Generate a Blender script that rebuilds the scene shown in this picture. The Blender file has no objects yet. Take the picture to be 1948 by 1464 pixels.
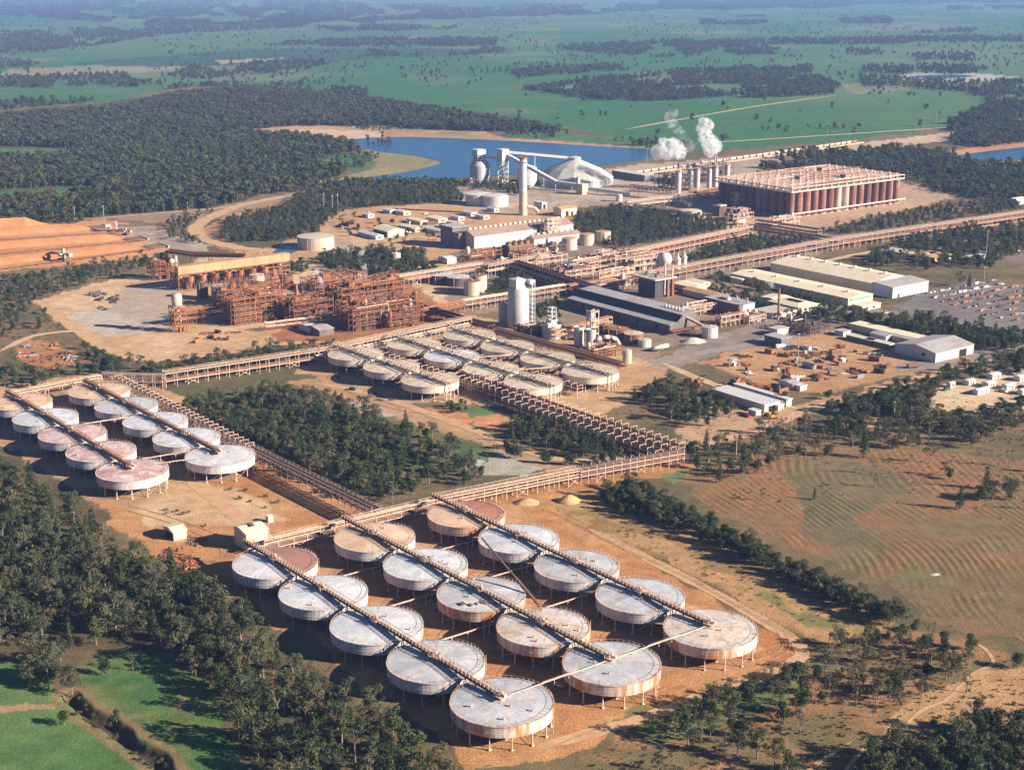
import bpy, bmesh, math, random
import numpy as np
from mathutils import Vector, Matrix

R = math.radians
sc = bpy.context.scene
COL = sc.collection
random.seed(7)
rng = np.random.default_rng(11)

# ------------------------------------------------------------------ camera
CAM_H = 252.4                      # metres above the plain (aerial photograph)
FPX = 2800.0                       # focal length in pixels of the 1948 x 1464 photograph
PITCH = math.atan(782.0 / FPX)     # the horizon lies 782 px above the picture centre
cam = bpy.data.cameras.new('camera')
cam_o = bpy.data.objects.new('camera', cam)
COL.objects.link(cam_o)
cam.sensor_fit = 'HORIZONTAL'
cam.sensor_width = 36.0
cam.lens = 36.0 * FPX / 1948.0
cam.clip_start = 1.0
cam.clip_end = 120000.0
cam_o.location = (0, 0, CAM_H)
cam_o.rotation_euler = (math.pi / 2 - PITCH, 0, 0)
sc.camera = cam_o

# ------------------------------------------------------------------ sky and sun
SUN_EL, SUN_AZ = 22.5, -17.0       # azimuth measured from +X (right of the picture) towards +Y
sun_dir = Vector((math.cos(R(SUN_AZ)) * math.cos(R(SUN_EL)), math.sin(R(SUN_AZ)) * math.cos(R(SUN_EL)), math.sin(R(SUN_EL))))
world = bpy.data.worlds.new('World')
sc.world = world
world.use_nodes = True
wn = world.node_tree.nodes
wl = world.node_tree.links
bg = wn['Background']
sky = wn.new('ShaderNodeTexSky')
sky.sky_type = 'NISHITA'
sky.sun_disc = False
sky.sun_elevation = R(SUN_EL)
sky.sun_rotation = R(90.0 - SUN_AZ)
sky.altitude = 100.0
sky.air_density = 0.5
sky.dust_density = 0.1
sky.ozone_density = 4.0
wl.new(sky.outputs[0], bg.inputs[0])
bg.inputs[1].default_value = 0.05
sun = bpy.data.lights.new('sun', 'SUN')
sun.energy = 5.0
sun.angle = R(0.5)
sun.color = (1.0, 0.88, 0.73)
sun_o = bpy.data.objects.new('sun', sun)
COL.objects.link(sun_o)
sun_o.rotation_euler = (-sun_dir).to_track_quat('-Z', 'Y').to_euler()
sc.view_settings.view_transform = 'Standard'
sc.view_settings.look = 'None'
sc.view_settings.gamma = 1.0
sc.view_settings.use_curve_mapping = False
sc.view_settings.exposure = 1.36
sc.cycles.max_bounces = 4
sc.cycles.diffuse_bounces = 1
sc.cycles.glossy_bounces = 2
sc.cycles.transparent_max_bounces = 6
sc.cycles.volume_bounces = 2
sc.cycles.use_denoising = True

# ------------------------------------------------------------------ survey: photograph pixel -> point on the plain
CT, ST = math.cos(PITCH), math.sin(PITCH)
def PW(px, py, z=0.0):
    u = (px - 974.0) / FPX
    v = (py - 732.0) / FPX
    dy = CT - v * ST
    dz = -ST - v * CT
    s = (CAM_H - z) / (-dz)
    return Vector((u * s, dy * s, z))
def pix(x, y, z=0.0):
    q = y * CT - (z - CAM_H) * ST
    return 974.0 + FPX * x / q, 732.0 - FPX * (y * ST + (z - CAM_H) * CT) / q
def pix_np(x, y):
    q = y * CT + CAM_H * ST
    return 974.0 + FPX * x / q, 732.0 - FPX * (y * ST - CAM_H * CT) / q
def pw_np(px, py):
    u = (px - 974.0) / FPX
    v = (py - 732.0) / FPX
    s = CAM_H / (ST + v * CT)
    return u * s, (CT - v * ST) * s
def height(px, pb, pt):
    """height of a vertical thing whose foot is at (px, pb) and whose top shows at row pt"""
    p = PW(px, pb)
    lo, hi = 0.0, 240.0
    for _ in range(40):
        m = (lo + hi) / 2
        if pix(p.x, p.y, m)[1] > pt: lo = m
        else: hi = m
    return lo
TH = R(-52.5)                      # the plant grid: U runs right and towards us, V runs right and away
UX = Vector((math.cos(TH), math.sin(TH), 0))
VX = Vector((-math.sin(TH), math.cos(TH), 0))

# ------------------------------------------------------------------ materials
MATS = {}
def nd(nt, t, **kw):
    n = nt.nodes.new(t)
    for k, v in kw.items():
        setattr(n, k, v)
    return n
def ramp(nt, fac, stops):
    r = nd(nt, 'ShaderNodeValToRGB')
    e = r.color_ramp.elements
    while len(e) < len(stops): e.new(0.5)
    for i, (p, c) in enumerate(stops):
        e[i].position = p
        e[i].color = (c[0], c[1], c[2], 1) if not isinstance(c, (int, float)) else (c, c, c, 1)
    nt.links.new(fac, r.inputs[0])
    return r.outputs[0]
def noise(nt, vec, scale, detail=4.0, rough=0.55, dist=0.0):
    n = nd(nt, 'ShaderNodeTexNoise')
    n.inputs['Scale'].default_value = scale
    n.inputs['Detail'].default_value = detail
    n.inputs['Roughness'].default_value = rough
    n.inputs['Distortion'].default_value = dist
    if vec is not None: nt.links.new(vec, n.inputs['Vector'])
    return n.outputs['Fac']
def mixc(nt, fac, a, b, mode='MIX'):
    m = nd(nt, 'ShaderNodeMix', data_type='RGBA', blend_type=mode)
    for sock, v in ((m.inputs[0], fac), (m.inputs[6], a), (m.inputs[7], b)):
        if hasattr(v, 'is_output'): nt.links.new(v, sock)
        elif isinstance(v, (int, float)): sock.default_value = v
        else: sock.default_value = (v[0], v[1], v[2], 1)
    return m.outputs[2]
def mth(nt, op, a, b=0.0, c=None):
    m = nd(nt, 'ShaderNodeMath', operation=op)
    for i, v in enumerate((a, b) if c is None else (a, b, c)):
        if hasattr(v, 'is_output'): nt.links.new(v, m.inputs[i])
        else: m.inputs[i].default_value = v
    return m.outputs[0]
def newmat(name):
    m = bpy.data.materials.new(name)
    m.use_nodes = True
    nt = m.node_tree
    b = nt.nodes['Principled BSDF']
    b.inputs['Specular IOR Level'].default_value = 0.25
    MATS[name] = m
    return m, nt, b
def scaled(nt, vec, s):
    mp = nd(nt, 'ShaderNodeMapping')
    mp.inputs['Scale'].default_value = s
    nt.links.new(vec, mp.inputs['Vector'])
    return mp.outputs[0]
def paint(name, col, dirt=(0.30, 0.16, 0.08), amount=0.4, scale=0.35, rough=0.7, metal=0.0, streak=True, vary=0.0):
    """weathered paint or metal: patches of dirt and rust, runs down the face"""
    m, nt, b = newmat(name)
    geo = nd(nt, 'ShaderNodeNewGeometry')
    pos = geo.outputs['Position']
    f1 = noise(nt, pos, scale, 5, 0.62)
    if streak:
        f2 = noise(nt, scaled(nt, pos, (1.3, 1.3, 0.12)), scale * 2.2, 4, 0.6)
        f1 = mth(nt, 'ADD', mth(nt, 'MULTIPLY', f1, 0.5), mth(nt, 'MULTIPLY', f2, 0.5))
    lo = 0.66 - 0.3 * amount
    fac = ramp(nt, f1, [(lo - 0.06, 0.0), (lo + 0.14, 1.0)])
    c = mixc(nt, mth(nt, 'MULTIPLY', fac, min(1.0, 0.35 + amount)), col, dirt)
    if vary > 0:
        oi = nd(nt, 'ShaderNodeObjectInfo')
        br = mth(nt, 'ADD', mth(nt, 'MULTIPLY', oi.outputs['Random'], vary), 1.0 - vary * 0.5)
        c = mixc(nt, 1.0, c, br, 'MULTIPLY')
    f3 = noise(nt, pos, scale * 9, 2, 0.5)
    c = mixc(nt, 1.0, c, ramp(nt, f3, [(0.25, 0.82), (0.75, 1.1)]), 'MULTIPLY')
    nt.links.new(c, b.inputs['Base Color'])
    b.inputs['Roughness'].default_value = rough
    b.inputs['Metallic'].default_value = metal
    return m
def objpaint(name, rough=0.5):
    """paint that takes the object's own colour"""
    m, nt, b = newmat(name)
    oi = nd(nt, 'ShaderNodeObjectInfo')
    geo = nd(nt, 'ShaderNodeNewGeometry')
    f = noise(nt, geo.outputs['Position'], 1.1, 3, 0.6)
    c = mixc(nt, 1.0, oi.outputs['Color'], ramp(nt, f, [(0.3, 0.75), (0.7, 1.1)]), 'MULTIPLY')
    nt.links.new(c, b.inputs['Base Color'])
    b.inputs['Roughness'].default_value = rough
    return m

RUST = (0.24, 0.085, 0.03)
paint('cream_steel', (0.66, 0.47, 0.35), RUST, 0.35, 0.25, 0.7, vary=0.12)
paint('pink_steel', (0.60, 0.42, 0.34), RUST, 0.40, 0.25, 0.7, vary=0.15)
paint('rust_steel', (0.25, 0.10, 0.052), (0.10, 0.042, 0.026), 0.45, 0.25, 0.8, vary=0.4)
paint('orange_steel', (0.36, 0.15, 0.066), (0.15, 0.06, 0.032), 0.58, 0.2, 0.8, vary=0.4)
paint('dark_steel', (0.10, 0.075, 0.065), (0.20, 0.09, 0.045), 0.4, 0.3, 0.8, vary=0.3)
paint('brown_pipe', (0.23, 0.12, 0.075), (0.10, 0.05, 0.035), 0.5, 0.2, 0.7, vary=0.4)
paint('cream_pipe', (0.62, 0.46, 0.35), (0.30, 0.15, 0.08), 0.45, 0.15, 0.6, vary=0.25)
paint('silver_pipe', (0.52, 0.47, 0.43), (0.28, 0.17, 0.11), 0.4, 0.2, 0.5, 0.2, vary=0.2)
paint('white_paint', (0.56, 0.545, 0.52), (0.38, 0.29, 0.22), 0.25, 0.10, 0.6)
paint('silo_white', (0.46, 0.45, 0.44), (0.36, 0.30, 0.26), 0.3, 0.06, 0.55)
paint('cream_wall', (0.68, 0.55, 0.38), (0.45, 0.28, 0.15), 0.3, 0.08, 0.7)
paint('cream_roof', (0.77, 0.65, 0.46), (0.60, 0.47, 0.32), 0.3, 0.05, 0.65)
paint('orange_clad', (0.47, 0.285, 0.15), (0.38, 0.18, 0.08), 0.45, 0.08, 0.7)
paint('pale_wall', (0.54, 0.48, 0.42), (0.40, 0.30, 0.22), 0.25, 0.1, 0.7)
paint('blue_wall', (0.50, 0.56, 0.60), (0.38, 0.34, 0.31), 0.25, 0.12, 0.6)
paint('grey_roof', (0.40, 0.37, 0.36), (0.24, 0.19, 0.17), 0.4, 0.06, 0.7)
paint('pink_roof', (0.33, 0.215, 0.18), (0.21, 0.125, 0.10), 0.4, 0.05, 0.7)
paint('black_roof', (0.055, 0.055, 0.062), (0.10, 0.08, 0.075), 0.3, 0.06, 0.7)  # black wall of the capped block, and painted shade on the long shed
paint('dark_clad_and_shade', (0.16, 0.145, 0.14), (0.09, 0.07, 0.065), 0.5, 0.12, 0.7)  # dark cladding, and the painted shade of some walls
paint('concrete', (0.46, 0.42, 0.37), (0.30, 0.22, 0.16), 0.4, 0.1, 0.85)
paint('tank_cream', (0.56, 0.455, 0.35), (0.40, 0.24, 0.14), 0.35, 0.12, 0.6)
paint('red_tank', (0.21, 0.085, 0.06), (0.44, 0.36, 0.31), 0.36, 0.07, 0.75, vary=0.55)
paint('white_tank', (0.52, 0.43, 0.36), (0.24, 0.10, 0.07), 0.45, 0.07, 0.75)
paint('shaft_tan', (0.58, 0.44, 0.31), (0.40, 0.26, 0.16), 0.4, 0.08, 0.7)
paint('wood_brown', (0.25, 0.16, 0.09), (0.14, 0.08, 0.045), 0.5, 0.4, 0.85)
paint('black_gap', (0.02, 0.018, 0.018), (0.03, 0.025, 0.02), 0.2, 0.3, 0.9)
paint('bark', (0.26, 0.20, 0.15), (0.13, 0.09, 0.06), 0.5, 0.6, 0.9)
paint('pole_grey', (0.42, 0.36, 0.30), (0.2, 0.15, 0.12), 0.3, 0.5, 0.9)
paint('cone_sheet', (0.47, 0.455, 0.40), (0.38, 0.35, 0.30), 0.35, 0.05, 0.75)
paint('sand_heap', (0.46, 0.31, 0.155), (0.38, 0.23, 0.105), 0.5, 0.3, 0.95, streak=False)
paint('ore_heap', (0.50, 0.22, 0.09), (0.40, 0.16, 0.065), 0.5, 0.04, 0.95, streak=False)
paint('blue_machine', (0.08, 0.16, 0.38), (0.2, 0.15, 0.12), 0.3, 0.3, 0.5)
objpaint('object_paint')
m, nt, b = newmat('glass_dark')
b.inputs['Base Color'].default_value = (0.02, 0.025, 0.03, 1)
b.inputs['Roughness'].default_value = 0.15

# ------------------------------------------------------------------ mesh building
class MB:
    def __init__(self):
        self.v = []; self.f = []
    def add(self, vs, fs):
        o = len(self.v)
        self.v.extend(vs)
        self.f.extend([tuple(i + o for i in f) for f in fs])
        return self
    def box(self, cx, cy, cz, sx, sy, sz, rz=0.0):
        x, y, z = sx / 2, sy / 2, sz / 2
        c, s = math.cos(rz), math.sin(rz)
        vs = []
        for dz in (-z, z):
            for dx, dy in ((-x, -y), (x, -y), (x, y), (-x, y)):
                vs.append((cx + dx * c - dy * s, cy + dx * s + dy * c, cz + dz))
        return self.add(vs, [(3, 2, 1, 0), (4, 5, 6, 7), (0, 1, 5, 4), (1, 2, 6, 5), (2, 3, 7, 6), (3, 0, 4, 7)])
    def beam(self, p, q, w, h=None):
        h = h or w
        p = Vector(p); q = Vector(q)
        d = (q - p)
        if d.length < 1e-6: return self
        d.normalize()
        s = d.cross(Vector((0, 0, 1)))
        if s.length < 1e-3: s = Vector((1, 0, 0))
        s.normalize()
        u = s.cross(d)
        vs = []
        for b_ in (p, q):
            for a, c in ((-1, -1), (1, -1), (1, 1), (-1, 1)):
                vs.append(tuple(b_ + s * (a * w / 2) + u * (c * h / 2)))
        return self.add(vs, [(0, 1, 2, 3), (7, 6, 5, 4), (4, 5, 1, 0), (5, 6, 2, 1), (6, 7, 3, 2), (7, 4, 0, 3)])
    def cyl(self, p, q, r, n=12, r2=None, caps=True):
        r2 = r if r2 is None else r2
        p = Vector(p); q = Vector(q)
        d = (q - p)
        if d.length < 1e-6: return self
        d.normalize()
        s = d.cross(Vector((0, 0, 1)))
        if s.length < 1e-3: s = Vector((0, 1, 0))
        s.normalize()
        u = s.cross(d)
        vs = []
        for b_, rr in ((p, r), (q, r2)):
            for i in range(n):
                a = 2 * math.pi * i / n
                vs.append(tuple(b_ + (s * math.cos(a) + u * math.sin(a)) * rr))
        fs = [(i, (i + 1) % n, n + (i + 1) % n, n + i) for i in range(n)]
        if caps:
            fs.append(tuple(reversed(range(n))))
            fs.append(tuple(range(n, 2 * n)))
        return self.add(vs, [tuple(reversed(f)) for f in fs])
    def lathe(self, prof, n=32, cx=0, cy=0, a0=0.0):
        """profile of (radius, z) turned about the vertical axis"""
        vs = []
        for r_, z in prof:
            for i in range(n):
                a = a0 + 2 * math.pi * i / n
                vs.append((cx + r_ * math.cos(a), cy + r_ * math.sin(a), z))
        fs = []
        for k in range(len(prof) - 1):
            for i in range(n):
                j = (i + 1) % n
                fs.append((k * n + i, k * n + j, (k + 1) * n + j, (k + 1) * n + i))
        return self.add(vs, fs)
    def prism(self, poly, z0, z1):
        n = len(poly)
        vs = [(x, y, z0) for x, y in poly] + [(x, y, z1) for x, y in poly]
        fs = [(i, (i + 1) % n, n + (i + 1) % n, n + i) for i in range(n)]
        fs += [tuple(reversed(range(n))), tuple(range(n, 2 * n))]
        return self.add(vs, fs)
    def pipe(self, pts, r, n=6):
        for a, c in zip(pts[:-1], pts[1:]):
            self.cyl(a, c, r, n)
        return self
    def mesh(self, name, mat, smooth=False):
        me = bpy.data.meshes.new(name)
        me.from_pydata(self.v, [], self.f)
        if mat: me.materials.append(MATS[mat])
        if smooth: me.polygons.foreach_set('use_smooth', [True] * len(me.polygons))
        me.update()
        return me
    def build(self, name, mat, parent=None, smooth=False, kind=None):
        o = bpy.data.objects.new(name, self.mesh(name, mat, smooth))
        COL.objects.link(o)
        if parent is not None: o.parent = parent
        if kind: o['kind'] = kind
        return o
def inst(name, me, parent=None, loc=(0, 0, 0), rz=0.0, scale=None):
    o = bpy.data.objects.new(name, me)
    COL.objects.link(o)
    o.location = loc
    o.rotation_euler = (0, 0, rz)
    if scale is not None: o.scale = scale
    if parent is not None: o.parent = parent
    return o
def tag(o, label, cat, group=None):
    o['label'] = label
    o['category'] = cat
    if group: o['group'] = group
    return o
def thing(name, label, cat, loc=(0, 0, 0), rz=None, group=None):
    o = bpy.data.objects.new(name, None)
    COL.objects.link(o)
    o.empty_display_size = 0.5
    o.location = loc
    o.rotation_euler = (0, 0, TH if rz is None else rz)
    return tag(o, label, cat, group)
MESHES = {}
def shared(key, fn):
    if key not in MESHES: MESHES[key] = fn()
    return MESHES[key]

# ------------------------------------------------------------------ noise and polygons on the plain
def vnoise(x, y, seed=0):
    xi = np.floor(x).astype(np.int64); yi = np.floor(y).astype(np.int64)
    xf = x - xi; yf = y - yi
    xf = xf * xf * (3 - 2 * xf); yf = yf * yf * (3 - 2 * yf)
    def h(a, b_):
        n = (a * 374761393 + b_ * 668265263 + seed * 974711) & 0xFFFFFFFF
        n = ((n ^ (n >> 13)) * 1274126177) & 0xFFFFFFFF
        n = (n ^ (n >> 16)) & 0xFFFF
        return n / 65535.0
    return (h(xi, yi) * (1 - xf) + h(xi + 1, yi) * xf) * (1 - yf) + (h(xi, yi + 1) * (1 - xf) + h(xi + 1, yi + 1) * xf) * yf
def fbm(x, y, scale, oct=4, seed=0):
    r = 0.0; a = 0.5; s = 1.0 / scale
    for i in range(oct):
        r = r + a * vnoise(x * s, y * s, seed + i * 17)
        a *= 0.5; s *= 2.03
    return r / (1 - 0.5 ** oct)
def inpoly(px, py, poly):
    poly = np.asarray(poly, float)
    r = np.zeros(px.shape, bool)
    j = len(poly) - 1
    for i in range(len(poly)):
        xi, yi = poly[i]; xj, yj = poly[j]
        if yi != yj:
            c = ((yi > py) != (yj > py)) & (px < (xj - xi) * (py - yi) / (yj - yi) + xi)
            r ^= c
        j = i
    return r

# ================================================================== THE GROUND
def wpoly(pts):
    return [(PW(x, y).x, PW(x, y).y) for x, y in pts]
def grid_mesh(name, X, Y, Z):
    ny, nx = X.shape
    me = bpy.data.meshes.new(name)
    co = np.stack([X, Y, Z], -1).reshape(-1, 3).astype(np.float32)
    me.vertices.add(len(co)); me.vertices.foreach_set('co', co.ravel())
    idx = np.arange(nx * ny).reshape(ny, nx)
    q = np.stack([idx[1:, :-1], idx[1:, 1:], idx[:-1, 1:], idx[:-1, :-1]], -1).reshape(-1, 4)
    me.loops.add(q.size); me.loops.foreach_set('vertex_index', q.ravel().astype(np.int32))
    me.polygons.add(len(q))
    me.polygons.foreach_set('loop_start', np.arange(0, q.size, 4, dtype=np.int32))
    me.polygons.foreach_set('loop_total', np.full(len(q), 4, dtype=np.int32))
    me.update(calc_edges=True)
    return me
colx = np.concatenate([np.linspace(-900, -60, 14), np.arange(-30, 1979, 3.4), np.linspace(2010, 2850, 14)])
rowy = np.concatenate([np.array([-28, -23, -18, -12, -6]), np.arange(-2, 300, 2.4), np.arange(300, 1476, 3.2), np.array([1480, 1500, 1540, 1600, 1700, 1850, 2050, 2400, 3000])])
GX, GY = np.meshgrid(colx, rowy)
WX, WY = pw_np(GX, GY)
N1 = fbm(WX, WY, 90, 4, 1); N2 = fbm(WX, WY, 22, 4, 2); N3 = fbm(WX, WY, 420, 4, 3); N4 = fbm(WX, WY, 7, 3, 4)
FAR = fbm(WX, WY * 0.5, 1500, 4, 9)
colr = np.zeros(WX.shape + (3,))
plough = np.zeros(WX.shape)
def lay(A, B, mix, mask):
    c = np.array(A)[None, None] * (1 - mix[..., None]) + np.array(B)[None, None] * mix[..., None]
    colr[...] = colr * (1 - mask[..., None]) + c * mask[..., None]
def sm(x, a, b):
    t = np.clip((x - a) / (b - a), 0, 1)
    return t * t * (3 - 2 * t)
def zone(pts, A, B, jit=6.0, strength=1.0, mix=None):
    p = wpoly(pts)
    jx = WX + jit * 2 * (fbm(WX, WY, jit * 4, 3, 31) - 0.5) * 2
    jy = WY + jit * 2 * (fbm(WX, WY, jit * 4, 3, 47) - 0.5) * 2
    m = inpoly(jx, jy, p).astype(float) * strength
    mx = sm(0.55 * N2 + 0.45 * N1, 0.32, 0.68) if mix is None else mix
    lay(A, B, mx, m)
    return m
GRASS_A, GRASS_B = (0.052, 0.150, 0.054), (0.098, 0.170, 0.070)
ORANGE_A, ORANGE_B = (0.50, 0.275, 0.125), (0.39, 0.175, 0.072)
PALE_A, PALE_B = (0.60, 0.43, 0.27), (0.46, 0.285, 0.155)
SCRUB_A, SCRUB_B = (0.215, 0.15, 0.08), (0.11, 0.10, 0.05)
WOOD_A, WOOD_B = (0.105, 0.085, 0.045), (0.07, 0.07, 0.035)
GREY_A, GREY_B = (0.31, 0.255, 0.205), (0.21, 0.175, 0.15)
# paddocks to the horizon
lay(GRASS_A, GRASS_B, sm(0.6 * FAR + 0.4 * N3, 0.38, 0.62), np.ones(WX.shape))
lay((0.16, 0.20, 0.10), (0.20, 0.20, 0.11), N3, 0.55 * sm(N3, 0.55, 0.72) * (GY < 260))
zone([(0, 133), (240, 120), (340, 122), (360, 132), (200, 142), (0, 145)], (0.36, 0.27, 0.17), (0.25, 0.22, 0.13), 20, 0.8)
zone([(110, 122), (500, 92), (900, 92), (1000, 100), (720, 112), (300, 128)], (0.04, 0.085, 0.055), (0.05, 0.10, 0.06), 15, 0.9)
zone([(1590, 160), (1700, 155), (1770, 168), (1620, 180)], (0.20, 0.20, 0.11), (0.26, 0.22, 0.12), 15, 0.7)
zone([(400, 116), (540, 110), (500, 118), (420, 121)], (0.42, 0.36, 0.26), (0.38, 0.33, 0.2), 8, 0.8)
zone([(1680, 147), (1750, 138), (1850, 139), (1940, 148), (1860, 158), (1740, 156)], (0.46, 0.42, 0.35), (0.36, 0.33, 0.25), 10, 0.9)
# the scrubby flat the plant stands on
zone([(-900, 215), (0, 205), (200, 195), (330, 168), (480, 160), (700, 182), (850, 205), (1000, 228), (1240, 278), (1420, 283), (1600, 268), (1790, 245), (1948, 205), (2850, 190), (2850, 3000), (-900, 3000)], SCRUB_A, SCRUB_B, 10)
# big wood in the left background
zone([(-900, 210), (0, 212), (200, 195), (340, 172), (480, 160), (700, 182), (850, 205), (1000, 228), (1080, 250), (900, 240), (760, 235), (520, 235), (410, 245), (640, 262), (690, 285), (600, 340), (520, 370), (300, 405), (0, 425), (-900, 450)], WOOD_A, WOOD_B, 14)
for pl in ([(-60, 280), (150, 286), (175, 296), (40, 302), (-60, 300)], [(-60, 365), (60, 362), (110, 358), (180, 357), (170, 370), (60, 380), (-60, 388)], [(600, 300), (700, 290), (720, 300), (690, 325), (600, 318)], [(1000, 236), (1100, 258), (1230, 270), (1400, 285), (1230, 290), (1080, 268), (960, 262)]):
    zone(pl, GRASS_A, GRASS_B, 6)
# reservoir shores
zone([(400, 244), (470, 237), (560, 236), (640, 240), (760, 238), (900, 242), (960, 262), (1080, 270), (1240, 282), (1240, 290), (1080, 280), (950, 272), (760, 270), (640, 272), (500, 256)], (0.46, 0.30, 0.18), (0.40, 0.21, 0.11), 5)
zone([(560, 246), (660, 248), (740, 248), (720, 268), (640, 272), (520, 256)], (0.58, 0.44, 0.28), (0.50, 0.36, 0.22), 4)
zone([(660, 243), (760, 240), (880, 246), (960, 262), (860, 262), (740, 256)], (0.22, 0.20, 0.10), (0.42, 0.27, 0.14), 5)
zone([(690, 278), (760, 290), (845, 310), (770, 335), (640, 350), (560, 352), (640, 340), (720, 318)], (0.30, 0.25, 0.13), (0.22, 0.20, 0.09), 4)
zone([(1170, 330), (1420, 296), (1640, 272), (1948, 235), (1948, 250), (1660, 285), (1440, 312), (1180, 345)], (0.55, 0.42, 0.29), (0.44, 0.32, 0.2), 5)
zone([(1800, 290), (1948, 262), (2300, 240), (2300, 330), (1880, 312)], (0.52, 0.28, 0.15), (0.44, 0.22, 0.12), 4)
# orange stock yard and its ring road
zone([(-900, 520), (-100, 442), (60, 428), (190, 418), (300, 432), (345, 470), (280, 490), (100, 508), (-100, 524), (-900, 620)], (0.56, 0.30, 0.145), (0.48, 0.22, 0.095), 4)
zone([(200, 425), (300, 432), (400, 470), (390, 480), (330, 478), (280, 455)], GREY_A, (0.42, 0.33, 0.25), 4)
zone([(180, 415), (400, 395), (540, 372), (620, 352), (640, 360), (420, 412), (300, 425)], (0.34, 0.24, 0.15), (0.25, 0.19, 0.11), 5)
zone([(380, 440), (440, 405), (520, 400), (430, 440), (450, 470), (560, 480), (500, 490), (410, 470)], (0.45, 0.26, 0.14), (0.36, 0.2, 0.11), 4)
# red-stained mill area
zone([(65, 575), (160, 545), (300, 515), (430, 480), (560, 468), (700, 520), (850, 505), (900, 560), (840, 610), (640, 665), (520, 655), (420, 665), (300, 690), (215, 672), (130, 625)], PALE_A, PALE_B, 4)
zone([(120, 600), (250, 570), (330, 600), (300, 630), (200, 640)], (0.50, 0.45, 0.40), (0.42, 0.36, 0.3), 5, 0.8)
zone([(560, 560), (780, 530), (860, 600), (700, 650), (520, 660)], (0.36, 0.15, 0.07), (0.30, 0.12, 0.05), 4, 0.9)
zone([(15, 660), (60, 645), (110, 650), (170, 690), (100, 700), (40, 690)], (0.48, 0.26, 0.13), (0.36, 0.17, 0.08), 4)
zone([(240, 545), (330, 540), (360, 600), (280, 620), (200, 590)], GREY_A, (0.40, 0.33, 0.28), 4, 0.7)
# upper middle yards
zone([(540, 460), (600, 425), (640, 395), (880, 385), (1080, 392), (1095, 440), (1000, 485), (840, 505), (700, 470), (620, 500), (540, 480)], (0.54, 0.35, 0.20), (0.44, 0.25, 0.13), 4)
zone([(520, 475), (570, 455), (650, 455), (760, 500), (740, 520), (640, 480)], (0.33, 0.28, 0.24), (0.40, 0.30, 0.22), 3, 0.7)
zone([(870, 350), (1000, 345), (1200, 315), (1420, 295), (1500, 300), (1420, 335), (1300, 392), (1180, 388), (950, 405), (860, 390)], (0.46, 0.36, 0.27), (0.34, 0.26, 0.2), 4)
zone([(1260, 400), (1390, 340), (1560, 330), (1745, 350), (1820, 375), (1660, 415), (1540, 442), (1440, 452), (1300, 440)], (0.50, 0.34, 0.22), (0.40, 0.26, 0.16), 4)
zone([(860, 480), (1100, 425), (1450, 435), (1650, 445), (1500, 505), (1350, 625), (1240, 685), (1150, 685), (950, 595), (850, 600)], (0.33, 0.235, 0.165), (0.21, 0.165, 0.125), 4, 0.9)
# tank pads
zone([(180, 945), (330, 870), (480, 870), (560, 905), (720, 975), (820, 945), (1100, 900), (1290, 870), (1340, 890), (1250, 908), (1120, 935), (1130, 995), (1290, 1110), (1520, 1222), (1505, 1262), (1320, 1312), (1160, 1378), (1130, 1412), (960, 1460), (860, 1450), (800, 1380), (690, 1300), (590, 1205), (490, 1160), (420, 1115), (370, 1070), (290, 1055), (225, 1005)], ORANGE_A, ORANGE_B, 4)
zone([(400, 1040), (520, 1010), (760, 990), (1000, 960), (1250, 1120), (1450, 1230), (1200, 1310), (1000, 1330), (850, 1330), (600, 1180), (430, 1110)], (0.43, 0.205, 0.09), (0.50, 0.275, 0.135), 5)
zone([(230, 945), (330, 915), (450, 930), (560, 985), (480, 1010), (300, 1000)], (0.57, 0.40, 0.24), (0.48, 0.30, 0.16), 4)
zone([(-40, 740), (180, 705), (340, 745), (490, 860), (480, 900), (330, 930), (250, 965), (180, 960), (80, 890), (-40, 830)], (0.40, 0.22, 0.12), (0.46, 0.29, 0.17), 4)
zone([(560, 705), (640, 655), (880, 598), (1000, 620), (1200, 680), (1310, 690), (1250, 720), (1200, 765), (1130, 790), (960, 800), (900, 765), (760, 765), (640, 735)], (0.50, 0.33, 0.19), (0.40, 0.24, 0.13), 4)
zone([(800, 775), (960, 790), (945, 830), (870, 820)], (0.52, 0.25, 0.11), (0.48, 0.23, 0.1), 3)
zone([(650, 765), (700, 758), (810, 790), (790, 802), (700, 790)], (0.52, 0.46, 0.40), (0.46, 0.40, 0.33), 3)
zone([(880, 862), (960, 850), (1040, 878), (1000, 905), (910, 900)], (0.45, 0.41, 0.35), (0.36, 0.34, 0.27), 3)
zone([(850, 850), (900, 800), (960, 840), (940, 870), (860, 880)], (0.06, 0.14, 0.05), (0.12, 0.14, 0.06), 4, 0.8)
zone([(560, 800), (760, 790), (900, 850), (860, 900), (700, 880)], (0.06, 0.13, 0.045), (0.16, 0.14, 0.07), 5, 0.8)
zone([(880, 775), (960, 770), (985, 785), (900, 792)], (0.08, 0.16, 0.06), (0.12, 0.17, 0.07), 2)
zone([(1250, 900), (1300, 893), (1330, 905), (1280, 918)], (0.09, 0.17, 0.06), (0.2, 0.2, 0.09), 3)
zone([(540, 725), (620, 715), (760, 765), (960, 840), (1120, 900), (1060, 905), (900, 840), (700, 775)], (0.47, 0.29, 0.16), (0.40, 0.24, 0.13), 3, 0.85)
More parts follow.
